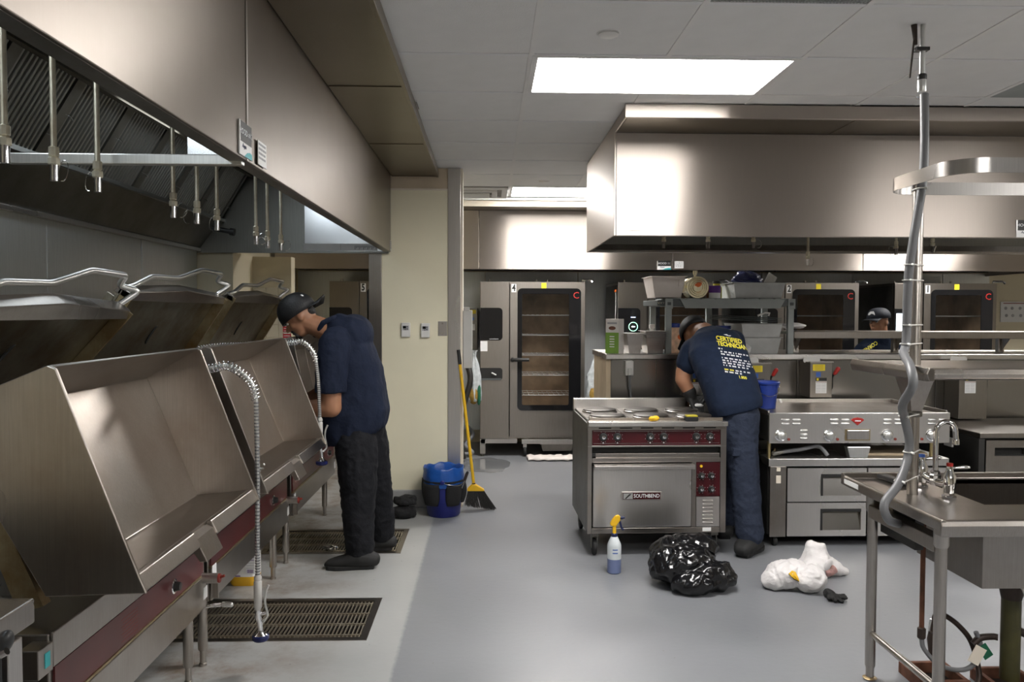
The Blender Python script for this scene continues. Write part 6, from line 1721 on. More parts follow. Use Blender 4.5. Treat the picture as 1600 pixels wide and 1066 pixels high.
# ---- spray bottle
t = thing('spray_bottle', 'spray bottle of blue liquid with a yellow trigger head before the range', 'spray bottle', (0.76, 4.715, 0), local=True)
MB().lathe([(0.0, 0.0), (0.036, 0.0), (0.042, 0.006), (0.042, 0.088)], (0, 0, 0), 28).build('liquid', 'blue_liquid', t, smooth=40)
MB().lathe([(0.042, 0.088), (0.042, 0.165), (0.039, 0.178), (0.022, 0.215), (0.016, 0.222)], (0, 0, 0), 28, caps=False).build('bottle_body', 'bottle_clear', t, smooth=40)
MB().lathe([(0.017, 0.216), (0.018, 0.218), (0.018, 0.236), (0.014, 0.240), (0, 0.240)], (0, 0, 0), 18).build('collar', 'spray_blue', t, smooth=40)
MB().lathe([(0.012, 0.239), (0.011, 0.285), (0.0, 0.285)], (0, 0, 0), 14).build('neck', 'yellow_plastic', t, smooth=40)
hd = MB().prism([(-0.022, 0.285), (-0.026, 0.298), (-0.014, 0.322), (0.006, 0.345), (0.022, 0.350), (0.034, 0.344), (0.034, 0.318), (0.020, 0.300), (0.012, 0.285)], 'y', -0.013, 0.013).build('trigger_head', 'yellow_plastic', t, bevel=0.004)
MB().cyl((0.034, 0, 0.333), (0.052, 0, 0.333), 0.010, 12).cyl((0.052, 0, 0.333), (0.062, 0, 0.333), 0.006, 8).build('nozzle', 'spray_blue', hd, smooth=40)
MB().tube(bezier([(0.030, 0, 0.318), (0.036, 0, 0.298), (0.042, 0, 0.275), (0.054, 0, 0.258)], 5), 0.0065, 8).build('trigger', 'spray_blue', hd, smooth=50)
q = MB()
for z in (0.125, 0.145):
    q.lathe([(0.0425, 0.0), (0.0425, 0.006)], (0, 0, z), 8, a0=-PI * 0.62, a1=-PI * 0.38, caps=False)
q.build('print', 'blue_print', t, kind='stuff')

def crinkle(me, amp, f1, f2, seed, floor_z=0.0, zs=1.0):
    me.update()
    nv = [v.normal.copy() for v in me.vertices]
    for v, n_ in zip(me.vertices, nv):
        q = Vector((v.co.x, v.co.y, v.co.z * zs)) + Vector((seed * 3.7, seed * 1.3, seed * 0.7))
        r1 = 1 - abs(noise.noise(q * f1)) * 2.4
        r2 = 1 - abs(noise.noise(q * f2 + Vector((5, 2, 9)))) * 2.4
        v.co += n_ * amp * (0.65 * r1 + 0.35 * r2)
        if v.co.z < floor_z + 0.002:
            v.co.z = floor_z + 0.002
    return me
def bag_mesh(blobs, voxel, amp, f1, f2, seed, caps=(), zs=1.0, it=4):
    b = MB()
    for c, r in blobs:
        b.ell(c, r, n=18, m=12)
    for p, q, r, s_ in caps:
        b.cap(p, q, r, s_)
    return crinkle(remesh(b.mesh('bag'), voxel, it), amp, f1, f2, seed, zs=zs)
me = bag_mesh([((1.12, 4.50, 0.115), (0.19, 0.15, 0.12)), ((1.24, 4.42, 0.08), (0.15, 0.11, 0.085)), ((1.07, 4.55, 0.15), (0.12, 0.1, 0.10)), ((1.18, 4.55, 0.20), (0.16, 0.09, 0.065)), ((1.16, 4.36, 0.055), (0.13, 0.08, 0.06)), ((1.33, 4.40, 0.07), (0.06, 0.06, 0.05))], 0.009, 0.026, 9, 21, 1)
o = link('garbage_bag', me, 'bag_black', smooth=75)
tag(o, 'crumpled shiny black garbage bag on the floor before the range', 'garbage bag')
me = bag_mesh([((1.69, 4.43, 0.075), (0.10, 0.09, 0.072)), ((1.63, 4.42, 0.05), (0.07, 0.07, 0.05)), ((1.81, 4.38, 0.07), (0.09, 0.09, 0.07)), ((1.75, 4.45, 0.085), (0.09, 0.08, 0.062))], 0.006, 0.013, 13, 30, 2, it=8)
wb = link('plastic_bag', me, 'bag_white', smooth=75)
tag(wb, 'white plastic bag with a yellow print on the floor, nearer one', 'plastic bag', 'white plastic bags on the floor')
pts = [(-0.035, 0.012), (-0.022, 0.022), (-0.012, 0.03), (0.008, 0.022), (0.014, 0.005), (0.02, -0.012), (0.022, -0.03), (0.008, -0.025), (-0.006, -0.018), (-0.02, -0.004), (0.0, 0.003)]
out, ok = decal(bvh_of(me), pts, (1.715, 4.35, 0.095), (1, 0, 0), (0, 0, 1), (0.15, 1, -0.2), 0.006)
if ok:
    MB().add(out, [(i, (i + 1) % 10, 10) for i in range(10)]).build('yellow_print', 'yellow_plastic', wb)
out, ok = decal(bvh_of(me), [(-0.035, 0.010), (-0.006, -0.020), (0.02, -0.031), (0.02, -0.026), (-0.006, -0.014), (-0.034, 0.014)], (1.715, 4.35, 0.095), (1, 0, 0), (0, 0, 1), (0.15, 1, -0.2), 0.009)
if ok:
    MB().add(out, [tuple(range(len(out)))]).build('black_print', 'black_plastic', wb)
me = bag_mesh([((1.98, 4.66, 0.05), (0.12, 0.09, 0.055)), ((1.93, 4.62, 0.05), (0.08, 0.07, 0.05))], 0.006, 0.010, 14, 30, 5, caps=[((1.955, 4.66, 0.06), (1.945, 4.67, 0.16), 0.085, 0.035), ((1.945, 4.67, 0.162), (2.0, 4.67, 0.155), 0.034, 0.026), ((2.0, 4.66, 0.05), (1.995, 4.67, 0.15), 0.085, 0.035), ((2.0, 4.65, 0.06), (2.13, 4.63, 0.025), 0.075, 0.022)], zs=0.35, it=10)
wb2 = link('plastic_bag', me, 'bag_white', smooth=75)
tag(wb2, 'white plastic bag with reddish contents, the one nearer the griddle', 'plastic bag', 'white plastic bags on the floor')
link('red_contents', lump((2.02, 4.592, 0.045), (0.045, 0.03, 0.032), 0.012, 30, 3, flat=0.004), 'meat_red', wb2, smooth=60)
MB().ell((2.0, 4.565, 0.085), (0.02, 0.008, 0.04), Matrix.Rotation(0.5, 3, 'Y')).build('knot', 'bag_white', wb2, smooth=60)
b = MB().ell((1.885, 4.225, 0.018), (0.04, 0.03, 0.018))
for k, (dx, dy) in enumerate(((0.06, 0.03), (0.055, 0.008), (0.045, -0.02), (0.02, -0.04), (-0.01, -0.04), (-0.03, -0.02))):
    b.cap((1.885, 4.225, 0.018), (1.885 + dx * 1.25, 4.225 + dy * 1.25, 0.012 + 0.004 * (k % 3)), 0.011, 0.009)
b.cap((1.885, 4.24, 0.02), (1.875, 4.27, 0.022), 0.022, 0.026)
me = crinkle(remesh(b.mesh('glove'), 0.004, 2), 0.003, 40, 80, 3)
o = link('work_glove', me, 'black_rubber', smooth=70)
tag(o, 'black rubber work glove crumpled beside the white bags', 'glove')

# ---- bucket with tool organiser, pouches, broom
bx, by = -0.345, 6.125
t = thing('tool_bucket', 'blue bucket with a blue liner and black tool pockets by the partition', 'bucket', (bx, by, 0))
MB().lathe([(0.0, 0.0), (0.118, 0.0), (0.128, 0.012), (0.150, 0.27), (0.144, 0.27), (0.122, 0.02), (0.0, 0.015)], (bx, by, 0), 36).build('body', 'blue_bucket', t, smooth=40)
prof = [(0.154, 0.235), (0.158, 0.255), (0.155, 0.29), (0.160, 0.31), (0.153, 0.345), (0.156, 0.368), (0.150, 0.378), (0.140, 0.37), (0.136, 0.32), (0.125, 0.25), (0.10, 0.22)]
me = MB().lathe(prof, (bx, by, 0), 60, caps=False).mesh('liner')
for v in me.vertices:
    a = math.atan2(v.co.y - by, v.co.x - bx)
    v.co.z += 0.006 * math.sin(a * 5) + 0.004 * math.sin(a * 11)
    k = 1 + 0.012 * math.sin(a * 9 + v.co.z * 30)
    v.co.x = bx + (v.co.x - bx) * k
    v.co.y = by + (v.co.y - by) * k
link('liner', me, 'blue_liner', t, smooth=60)
def pocket(a0, a1, z0, z1, r0, bulge):
    n, m = 14, 8
    vs, fs = [], []
    for j in range(m + 1):
        z = z0 + (z1 - z0) * j / m
        taper = min(1, (j + 0.6) / 3.0)
        for i in range(n + 1):
            f = i / n
            a = a0 + (a1 - a0) * (0.5 + (f - 0.5) * (0.80 + 0.20 * taper))
            r = r0 + (z - z0) * 0.08 + bulge * math.sin(PI * f) ** 0.6 * (0.55 + 0.45 * math.sin(PI * j / m))
            vs.append((bx + r * math.cos(a), by + r * math.sin(a), z))
    for j in range(m):
        for i in range(n):
            p = j * (n + 1) + i
            fs.append((p, p + 1, p + n + 2, p + n + 1))
    return MB().add(vs, fs)
for k, (a0, a1, z0, z1) in enumerate(((-2.95, -1.72, 0.095, 0.262), (-1.42, -0.45, 0.095, 0.258), (-0.35, 0.6, 0.1, 0.25), (2.3, 3.2, 0.10, 0.28))):
    o = pocket(a0, a1, z0, z1, 0.142, 0.032).build('tool_pocket', 'black_fabric', t, smooth=60)
    md = o.modifiers.new('s', 'SOLIDIFY'); md.thickness = 0.006
MB().lathe([(0.157, 0.265), (0.160, 0.275), (0.157, 0.283)], (bx, by, 0), 24, a0=-3.1, a1=-1.66, caps=False).lathe([(0.157, 0.265), (0.160, 0.275), (0.157, 0.283)], (bx, by, 0), 20, a0=-1.48, a1=-0.3, caps=False).build('pocket_strap', 'black_fabric', t, smooth=60)
MB().tube(bezier([(bx + 0.0, by - 0.16, 0.278), (bx + 0.06, by - 0.165, 0.262), (bx + 0.13, by - 0.12, 0.252), (bx + 0.165, by - 0.02, 0.27)], 6), 0.0025, 6).build('bail', 'steel', t, smooth=60)
MB().lathe([(0.016, -0.004), (0.018, 0.004), (0.010, 0.008), (0.0, 0.008)], (bx, by - 0.158, 0.28), 14, MYF).build('bail_boss', 'blue_bucket', t, smooth=40)
t = thing('putty_knife', 'small putty knife with a black handle in the bucket pocket', 'putty knife', (-0.19, 6.05, 0.25))
MB().cap((-0.182, 6.055, 0.275), (-0.165, 6.055, 0.325), 0.011, 0.012).build('handle', 'pipe_dark', t, smooth=60)
MB().cap((-0.162, 6.055, 0.332), (-0.158, 6.055, 0.342), 0.012, 0.010).build('end_cap', 'black_plastic', t, smooth=60)
MB().obox((-0.190, 6.055, 0.250), (0.004, 0.03, 0.06), Matrix.Rotation(0.33, 3, 'Y')).build('blade', 'steel', t)
for k, (c, r, lab) in enumerate((((-0.645, 6.03, 0.045), (0.085, 0.07, 0.045), 'lower black fabric pouch on the floor left of the bucket'), ((-0.635, 6.06, 0.124), (0.082, 0.062, 0.036), 'upper black fabric pouch resting on the other left of the bucket'))):
    b = MB()
    b.cap((c[0] - 0.055, c[1], c[2]), (c[0] + 0.055, c[1], c[2]), r[2] * 0.9, r[2] * 0.95)
    b.ell(c, r)
    me = crinkle(remesh(b.mesh('pouch'), 0.007, 4), 0.014, 14, 34, 4 + k, floor_z=0.0 if k == 0 else 0.094)
    o = link('tool_pouch', me, 'black_fabric', smooth=70)
    tag(o, lab, 'pouch', 'black fabric pouches')
t = thing('broom', 'yellow handled angle broom leaning on the end of the partition', 'broom', (-0.08, 6.27, 0))
MB().tube([(-0.114, 6.27, 0.20), (-0.226, 6.31, 1.16)], 0.0125, 12).build('handle', 'yellow_plastic', t, smooth=40)
MB().tube([(-0.225, 6.31, 1.155), (-0.2375, 6.314, 1.27)], 0.0145, 12).build('grip', 'black_plastic', t, smooth=40)
MB().tube([(-0.114, 6.27, 0.20), (-0.1155, 6.2705, 0.212)], 0.015, 12).build('ferrule', 'black_plastic', t)
cap_ = MB().prism([(-0.13, 0.205), (-0.10, 0.205), (-0.035, 0.165), (-0.028, 0.15), (-0.165, 0.15), (-0.165, 0.17)], 'y', 6.25, 6.29).build('head_cap', 'yellow_plastic', t, bevel=0.005)
br = MB()
rnd = random.Random(5)
for k in range(260):
    f = rnd.random()
    x = -0.162 + f * 0.13
    yb_ = 6.252 + rnd.random() * 0.036
    xt = x + (f * 0.105 - 0.015) + rnd.gauss(0, 0.008)
    zt = max(0.004, 0.035 - f * 0.035 + rnd.gauss(0, 0.004))
    br.tube([(x, yb_, 0.152), (xt, yb_ + rnd.gauss(0, 0.012), zt)], 0.0018, 4)
br.build('bristles', 'black_paint', t, kind='stuff')

# ================================================================== people
def ring_loft(rings, n=28):
    """closed body of elliptical rings: (centre, right axis * rx, forward axis * ry)"""
    vs, fs = [], []
    for c, a, b in rings:
        c, a, b = Vector(c), Vector(a), Vector(b)
        for k in range(n):
            t_ = 2 * PI * k / n
            ca, sa = math.cos(t_), math.sin(t_)
            # slightly squared ellipse
            f = 1.0 / (abs(ca) ** 2.4 + abs(sa) ** 2.4) ** (1 / 2.4)
            vs.append(c + a * ca * f + b * sa * f)
    m = len(rings)
    for j in range(m - 1):
        for k in range(n):
            fs.append((j * n + k, j * n + (k + 1) % n, (j + 1) * n + (k + 1) % n, (j + 1) * n + k))
    fs += [tuple(range(n))[::-1], tuple(range((m - 1) * n, m * n))]
    return vs, fs
def chain(b, pts):
    """string of tapered capsules: [(point, radius), ...]"""
    for (p, r), (q, s_) in zip(pts, pts[1:]):
        b.cap(p, q, r, s_)
def hand(b, wrist, d, palm_n, curl=0.9, s=1.0, thumb=1):
    """palm and five bent fingers; d points along the hand, palm_n out of the palm"""
    w, d, pn = Vector(wrist), Vector(d).normalized(), Vector(palm_n).normalized()
    side = d.cross(pn).normalized() * thumb
    for k in range(4):
        o = (k - 1.5) * 0.019 * s
        b.cap(w + side * o * 0.6, w + d * 0.085 * s + side * o, 0.016 * s, 0.0125 * s, 10)
    lens = (0.036, 0.042, 0.040, 0.031)
    for k in range(4):
        o = (k - 1.5) * 0.0205 * s
        p = w + d * 0.088 * s + side * o
        a, r = 0.0, 0.0095 * s
        for seg in range(3):
            a += curl * (0.5 if seg == 0 else 0.75)
            q = p + (d * math.cos(a) + pn * math.sin(a)) * lens[3 - k] * s * (1 - 0.18 * seg)
            b.cap(p, q, r, r * 0.92, 10)
            p, r = q, r * 0.92
    p = w + d * 0.03 * s + side * 0.03 * s
    q = p + (d * 0.6 + side * 0.7 + pn * 0.35).normalized() * 0.042 * s
    b.cap(p - side * 0.01 * s, q, 0.014 * s, 0.0115 * s, 10)
    b.cap(q, q + (d * 0.8 + pn * 0.6 + side * 0.1).normalized() * 0.034 * s, 0.011 * s, 0.0095 * s, 10)
def wrinkle(me, amp, f, seed, stretch=(1, 1, 1)):
    me.update()
    nv = [v.normal.copy() for v in me.vertices]
    S = Vector(stretch)
    for v, n_ in zip(me.vertices, nv):
        q = Vector((v.co.x * S.x, v.co.y * S.y, v.co.z * S.z)) * f + Vector((seed, seed * 2.1, seed * 0.3))
        v.co += n_ * amp * (noise.noise(q) + 0.5 * (1 - abs(noise.noise(q * 1.9)) * 3))
    return me
def head_parts(b, H, f, u, s=1.0, jaw=1.0):
    """skull, face, jaw, nose, ears in the body mesh. f forward, u up"""
    H, f, u = Vector(H), Vector(f).normalized(), Vector(u)
    u = (u - f * u.dot(f)).normalized()
    r = f.cross(u)
    M = Matrix((f, r, u)).transposed()
    b.ell(H + u * 0.012, (0.098 * s, 0.077 * s, 0.105 * s), M)
    b.ell(H + f * 0.03 * s - u * 0.045 * s, (0.066 * s, 0.062 * s, 0.075 * s), M)
    b.ell(H + f * 0.045 * s - u * 0.092 * s, (0.045 * s, 0.042 * s * jaw, 0.030 * s), M)
    b.ell(H + f * 0.072 * s + u * 0.012 * s, (0.025 * s, 0.055 * s, 0.016 * s), M)          # brow
    b.cap(H + f * 0.092 * s - u * 0.004 * s, H + f * 0.116 * s - u * 0.038 * s, 0.008 * s, 0.0125 * s, 10)
    for k in (-1, 1):
        b.ell(H + f * 0.104 * s - u * 0.042 * s + r * 0.011 * s * k, (0.009 * s, 0.009 * s, 0.008 * s), M, 10, 8)
        b.ell(H - f * 0.008 * s - u * 0.018 * s + r * 0.079 * s * k, (0.020 * s, 0.008 * s, 0.032 * s), M, 12, 8)
        b.ell(H + f * 0.058 * s - u * 0.035 * s + r * 0.038 * s * k, (0.026 * s, 0.022 * s, 0.022 * s), M)
    b.ell(H + f * 0.088 * s - u * 0.068 * s, (0.014 * s, 0.026 * s, 0.007 * s), M, 12, 8)
    b.ell(H + f * 0.086 * s - u * 0.080 * s, (0.013 * s, 0.022 * s, 0.007 * s), M, 12, 8)
    return H, f, u, r, M
def face_parts(par, H, f, u, r, M, s=1.0, beard=False, brow=True):
    for k in (-1, 1):
        e = MB().ell(H + f * 0.083 * s - u * 0.006 * s + r * 0.032 * s * k, (0.010 * s, 0.015 * s, 0.0085 * s), M, 12, 8).build('eye', 'eye_white', par, smooth=60)
        MB().ell(H + f * 0.090 * s - u * 0.007 * s + r * 0.032 * s * k, (0.0045 * s, 0.0065 * s, 0.0065 * s), M, 10, 8).build('iris', 'black_plastic', e, smooth=60)
        MB().ell(H + f * 0.092 * s + u * 0.014 * s + r * 0.032 * s * k, (0.006 * s, 0.021 * s, 0.0045 * s), M, 12, 8).build('eyebrow', 'hair_black', par, smooth=60)
    MB().ell(H + f * 0.094 * s - u * 0.074 * s, (0.010 * s, 0.022 * s, 0.0035 * s), M, 12, 8).build('mouth', 'skin_lip', par, smooth=60)
    if beard:
        b = MB()
        b.ell(H + f * 0.094 * s - u * 0.058 * s, (0.010 * s, 0.03 * s, 0.007 * s), M)
        b.ell(H + f * 0.068 * s - u * 0.100 * s, (0.030 * s, 0.036 * s, 0.022 * s), M)
        for k in (-1, 1):
            b.cap(H + f * 0.09 * s - u * 0.060 * s + r * 0.027 * s * k, H + f * 0.075 * s - u * 0.10 * s + r * 0.03 * s * k, 0.009 * s, 0.012 * s, 8)
        link('beard', remesh(b.mesh('beard'), 0.005, 2), 'hair_black', par, smooth=60)
def cap_part(par, H, f, u, r, M, mat, s=1.0, brim_dir=1, logo=None, brim_tilt=0.0, brim_mat=None, tall=1.0, lift=0.018):
    """baseball cap: crown, button, brim (brim_dir -1 when worn backwards), emblem"""
    n, m = 28, 9
    vs, fs = [], []
    c = H + u * lift * s
    for j in range(m + 1):
        ph = PI / 2 * j / m
        for i in range(n):
            a = 2 * PI * i / n
            x = math.cos(a) * 0.112 * s * math.cos(ph) ** 0.8
            y = math.sin(a) * 0.092 * s * math.cos(ph) ** 0.8
            z = 0.112 * s * tall * math.sin(ph) + (0.0 if j else -0.018 * s)
            vs.append(c + f * x + r * y + u * z)
    for j in range(m):
        for i in range(n):
            fs.append((j * n + i, j * n + (i + 1) % n, (j + 1) * n + (i + 1) % n, (j + 1) * n + i))
    k = MB().add(vs, fs).build('cap', mat, par, smooth=60)
    md = k.modifiers.new('s', 'SOLIDIFY'); md.thickness = 0.004; md.offset = 1
    MB().ell(c + u * 0.114 * s * tall, (0.008 * s, 0.008 * s, 0.005 * s), M, 10, 6).build('cap_button', mat, k, smooth=60)
    fb = f * brim_dir
    vs, fs = [], []
    nn = 12
    for q in range(4):
        for i in range(nn + 1):
            a = -1.0 + 2.0 * i / nn
            rad = 0.0 + q / 3.0
            inner = (math.cos(a * 1.05) * 0.108, math.sin(a * 1.05) * 0.088)
            outer = (0.108 + 0.075 * math.cos(a * 1.25) ** 0.7, a * 0.078)
            x = inner[0] * (1 - rad) + outer[0] * rad
            y = inner[1] * (1 - rad) + outer[1] * rad
            z = -0.012 - 0.022 * (a * a) * rad + brim_tilt * max(0, x - 0.08)
            vs.append(c + fb * x * s + r * y * s + u * z * s)
    for q in range(3):
        for i in range(nn):
            p = q * (nn + 1) + i
            fs.append((p, p + 1, p + nn + 2, p + nn + 1))
    b = MB().add(vs, fs).build('brim', brim_mat or mat, k, smooth=60)
    md = b.modifiers.new('s', 'SOLIDIFY'); md.thickness = 0.005
    return k, c
def shoe(par, heel, toe, s=1.0, mat='black_rubber', name='shoe'):
    h, t_ = Vector(heel), Vector(toe)
    d = (t_ - h); L = d.length; d.normalize()
    sd = d.cross(Vector((0, 0, 1)))
    up = sd.cross(d)
    b = MB()
    def P(x, y, z):
        return h + d * x * L + sd * y + up * z
    prof = [(0.0, 0.030, 0.080), (0.12, 0.037, 0.098), (0.3, 0.036, 0.108), (0.45, 0.040, 0.092), (0.62, 0.047, 0.070), (0.8, 0.046, 0.056), (0.94, 0.034, 0.044), (1.0, 0.015, 0.030)]
    for (x0, w0, h0), (x1, w1, h1) in zip(prof, prof[1:]):
        for yy in (-0.5, 0, 0.5):
            b.cap(P(x0, yy * w0, h0 * 0.5 + 0.012), P(x1, yy * w1, h1 * 0.5 + 0.012), max(0.012, h0 * 0.5), max(0.012, h1 * 0.5), 10)
    me = remesh(b.mesh('shoe'), 0.007, 4)
    for v in me.vertices:
        z = (v.co - h).dot(up)
        if z < 0.012:
            v.co += up * (0.012 - z)
    o = link(name, me, mat, par, smooth=70)
    out = []
    for x, w, _ in prof:
        out.append((x, w + 0.008))
    vs = [P(x * 1.02 - 0.01, w, 0.0) for x, w in out] + [P(x * 1.02 - 0.01, -w, 0.0) for x, w in out[::-1]]
    n = len(vs)
    vs2 = [p + up * 0.026 for p in vs]
    MB().add(vs + vs2, [tuple(range(n))[::-1], tuple(range(n, 2 * n))] + [(i, (i + 1) % n, (i + 1) % n + n, i + n) for i in range(n)]).build('sole', 'black_rubber', o, bevel=0.004)
    return o

# ------------------------------------------------------------------ man at the tilting pans
body = MB()
H1 = (-1.178, 5.0, 1.545)
fw, uw = (-0.82, -0.03, -0.57), (-0.57, 0, 0.82)
hd1 = head_parts(body, H1, fw, uw, 1.03, 1.15)
chain(body, [((-1.13, 5.0, 1.50), 0.064), ((-0.98, 5.0, 1.44), 0.072), ((-0.88, 5.0, 1.34), 0.10)])
chain(body, [((-0.88, 5.0, 1.34), 0.10), ((-0.85, 5.0, 1.1), 0.12), ((-0.82, 5.0, 0.92), 0.12)])
chain(body, [((-0.90, 4.95, 1.38), 0.08), ((-0.945, 4.87, 1.39), 0.062), ((-0.956, 4.85, 1.06), 0.062), ((-0.955, 4.85, 0.985), 0.062), ((-1.10, 4.875, 0.975), 0.052), ((-1.24, 4.93, 1.0), 0.032)])
hand(body, (-1.25, 4.935, 1.0), (-1, 0.35, -0.05), (0.1, 0.2, -1), 0.5)
chain(body, [((-0.90, 5.05, 1.38), 0.08), ((-0.945, 5.20, 1.39), 0.065), ((-1.02, 5.26, 1.08), 0.056), ((-1.16, 5.20, 1.0), 0.046), ((-1.26, 5.14, 1.0), 0.032)])
hand(body, (-1.27, 5.135, 1.0), (-1, -0.25, -0.05), (0.1, -0.2, -1), 0.5, thumb=-1)
chain(body, [((-0.83, 5.02, 0.88), 0.085), ((-0.815, 4.94, 0.68), 0.08), ((-0.80, 4.905, 0.5), 0.07), ((-0.785, 4.84, 0.09), 0.045)])
chain(body, [((-0.80, 5.10, 0.9), 0.10), ((-0.735, 5.15, 0.5), 0.07), ((-0.69, 5.21, 0.09), 0.045)])
P1 = link('person', remesh(body.mesh('person'), 0.0075, 5), 'skin', smooth=80)
tag(P1, 'man in a navy work shirt and backward cap leaning over the far tilting pan', 'person')
face_parts(P1, *hd1, s=1.03, beard=True)
k, c = cap_part(P1, *hd1, 'cap_black', 1.08, brim_dir=-1, brim_tilt=0.15)
Hh, f_, u_, r_, M_ = hd1
# white sticker on the backward cap near the strap
MB().ell(c - f_ * 0.085 + u_ * 0.062 - r_ * 0.045, (0.012, 0.010, 0.016), M_, 10, 8).build('emblem', 'white_text', k, smooth=60)
hb_ = MB()
hb_.ell(Hh - f_ * 0.070 - u_ * 0.015, (0.032, 0.060, 0.035), M_)
link('hair', remesh(hb_.mesh('hair'), 0.008, 3), 'hair_black', P1, smooth=60)
sb = MB()
X, Y = Vector((1, 0, 0)), Vector((0, 1, 0))
def tr_ring(cx, cz, rx, ry, cy=5.06, tilt=0.0):
    ry *= 0.85 if cz > 1.0 else 0.94
    return ((cx, cy, cz), (math.cos(tilt) * rx, 0, math.sin(tilt) * rx), (0, ry, 0))
vs, fs = ring_loft([tr_ring(-0.852, 0.765, 0.180, 0.195, tilt=0.30), tr_ring(-0.850, 0.80, 0.205, 0.215, tilt=0.26), tr_ring(-0.848, 0.92, 0.222, 0.228, tilt=0.12), tr_ring(-0.862, 1.10, 0.210, 0.232, tilt=0.0),
                    tr_ring(-0.878, 1.26, 0.194, 0.236, tilt=-0.1), tr_ring(-0.898, 1.39, 0.165, 0.225, tilt=-0.2), tr_ring(-0.905, 1.475, 0.120, 0.18, tilt=-0.35), tr_ring(-0.895, 1.535, 0.06, 0.10, tilt=-0.4)])
sb.add(vs, fs)
sb.ell((-0.855, 5.06, 1.43), (0.125, 0.19, 0.12), Matrix.Rotation(0.5, 3, 'Y'))
chain(sb, [((-0.90, 4.97, 1.40), 0.10), ((-0.930, 4.89, 1.36), 0.094)])
chain(sb, [((-0.90, 5.07, 1.40), 0.10), ((-0.942, 5.18, 1.37), 0.098), ((-0.985, 5.22, 1.22), 0.094), ((-1.02, 5.25, 1.11), 0.088)])
me = wrinkle(remesh(sb.mesh('shirt'), 0.010, 20), 0.010, 6, 3, (1, 1, 0.6))
for v in me.vertices:                                   # straight sleeve ends
    if v.co.x < -0.86 and abs(v.co.y - 5.0) > 0.12 and v.co.z < 1.08 and v.co.x < -0.9 and (v.co.y < 4.90 and v.co.z > 0.98):
        v.co.z = 1.08 + (v.co.z - 1.08) * 0.15
sh1 = link('shirt', me, 'navy_shirt', P1, smooth=80)
slv = MB().tube(bezier([(-0.905, 4.93, 1.43), (-0.930, 4.875, 1.385), (-0.948, 4.857, 1.28), (-0.958, 4.852, 1.16), (-0.960, 4.850, 1.075)], 6), [0.06 + 0.038 * min(1, k / 7) for k in range(22)] + [0.096, 0.094, 0.092], 26)
me = wrinkle(remesh(slv.mesh('sleeve'), 0.008, 5), 0.007, 9, 6, (1, 1, 0.7))
link('sleeve', me, 'navy_shirt', P1, smooth=80)
col_ = MB().tube([(-1.045, 4.945, 1.46), (-1.02, 4.930, 1.50), (-0.968, 4.945, 1.525), (-0.95, 5.0, 1.535), (-0.968, 5.055, 1.525), (-1.03, 5.075, 1.50), (-1.07, 5.04, 1.45), (-1.085, 5.0, 1.42), (-1.07, 4.965, 1.44)], 0.018, 8, closed=True)
link('collar', remesh(col_.mesh('collar'), 0.006, 3), 'navy_shirt', P1, smooth=70)
pb = MB()
chain(pb, [((-0.84, 4.98, 0.84), 0.125), ((-0.815, 4.94, 0.68), 0.130), ((-0.805, 4.91, 0.48), 0.114), ((-0.795, 4.875, 0.28), 0.097), ((-0.788, 4.85, 0.11), 0.088)])
chain(pb, [((-0.81, 5.08, 0.86), 0.150), ((-0.77, 5.11, 0.70), 0.130), ((-0.735, 5.15, 0.46), 0.108), ((-0.71, 5.18, 0.28), 0.095), ((-0.70, 5.205, 0.12), 0.085)])
pb.ell((-0.83, 5.05, 0.86), (0.17, 0.17, 0.10))
me = wrinkle(remesh(pb.mesh('trousers'), 0.010, 5), 0.008, 8, 9, (1, 1, 1.4))
for v in me.vertices:
    if v.co.z < 0.065:
        v.co.z = 0.065 + (v.co.z - 0.065) * 0.15
link('trousers', me, 'black_pants', P1, smooth=80)
shoe(P1, (-0.70, 4.84, 0.0), (-0.985, 4.82, 0.0))
shoe(P1, (-0.64, 5.22, 0.0), (-0.92, 5.19, 0.0))

# ------------------------------------------------------------------ man bending over the range
body = MB()
H2 = (1.535, 5.86, 1.415)
fw, uw = (-0.25, 0.62, -0.75), (-0.15, 0.72, 0.60)
hd2 = head_parts(body, H2, fw, uw, 1.0)
chain(body, [((1.545, 5.83, 1.42), 0.066), ((1.57, 5.72, 1.43), 0.070), ((1.60, 5.58, 1.34), 0.10), ((1.63, 5.36, 1.08), 0.12), ((1.66, 5.24, 0.92), 0.12)])
chain(body, [((1.56, 5.62, 1.36), 0.08), ((1.455, 5.62, 1.31), 0.064), ((1.395, 5.62, 1.15), 0.056), ((1.385, 5.61, 1.09), 0.052), ((1.43, 5.60, 1.01), 0.046), ((1.445, 5.60, 0.975), 0.034)])
chain(body, [((1.64, 5.66, 1.38), 0.08), ((1.77, 5.68, 1.37), 0.064), ((1.80, 5.78, 1.16), 0.054), ((1.70, 5.80, 1.02), 0.044), ((1.62, 5.72, 0.97), 0.033)])
hand(body, (1.61, 5.71, 0.965), (-0.7, -0.5, -0.2), (0, 0.2, -1), 0.6)
chain(body, [((1.67, 5.22, 0.88), 0.09), ((1.685, 5.15, 0.5), 0.065), ((1.695, 5.07, 0.10), 0.045)])
chain(body, [((1.65, 5.36, 0.88), 0.09), ((1.66, 5.42, 0.5), 0.065), ((1.66, 5.47, 0.10), 0.045)])
P2 = link('person', remesh(body.mesh('person'), 0.0075, 5), 'skin', smooth=80)
tag(P2, 'man in a lettered navy T-shirt bending over the electric range, back turned', 'person')
face_parts(P2, *hd2)
k2, c2 = cap_part(P2, *hd2, 'cap_black', 1.06, brim_dir=1)
gl = MB()
gl.cap((1.432, 5.60, 1.005), (1.445, 5.60, 0.965), 0.050, 0.042)
hand(gl, (1.445, 5.595, 0.968), (0.25, -0.35, -0.55), (-0.2, 0.5, -0.6), 0.55, 1.18)
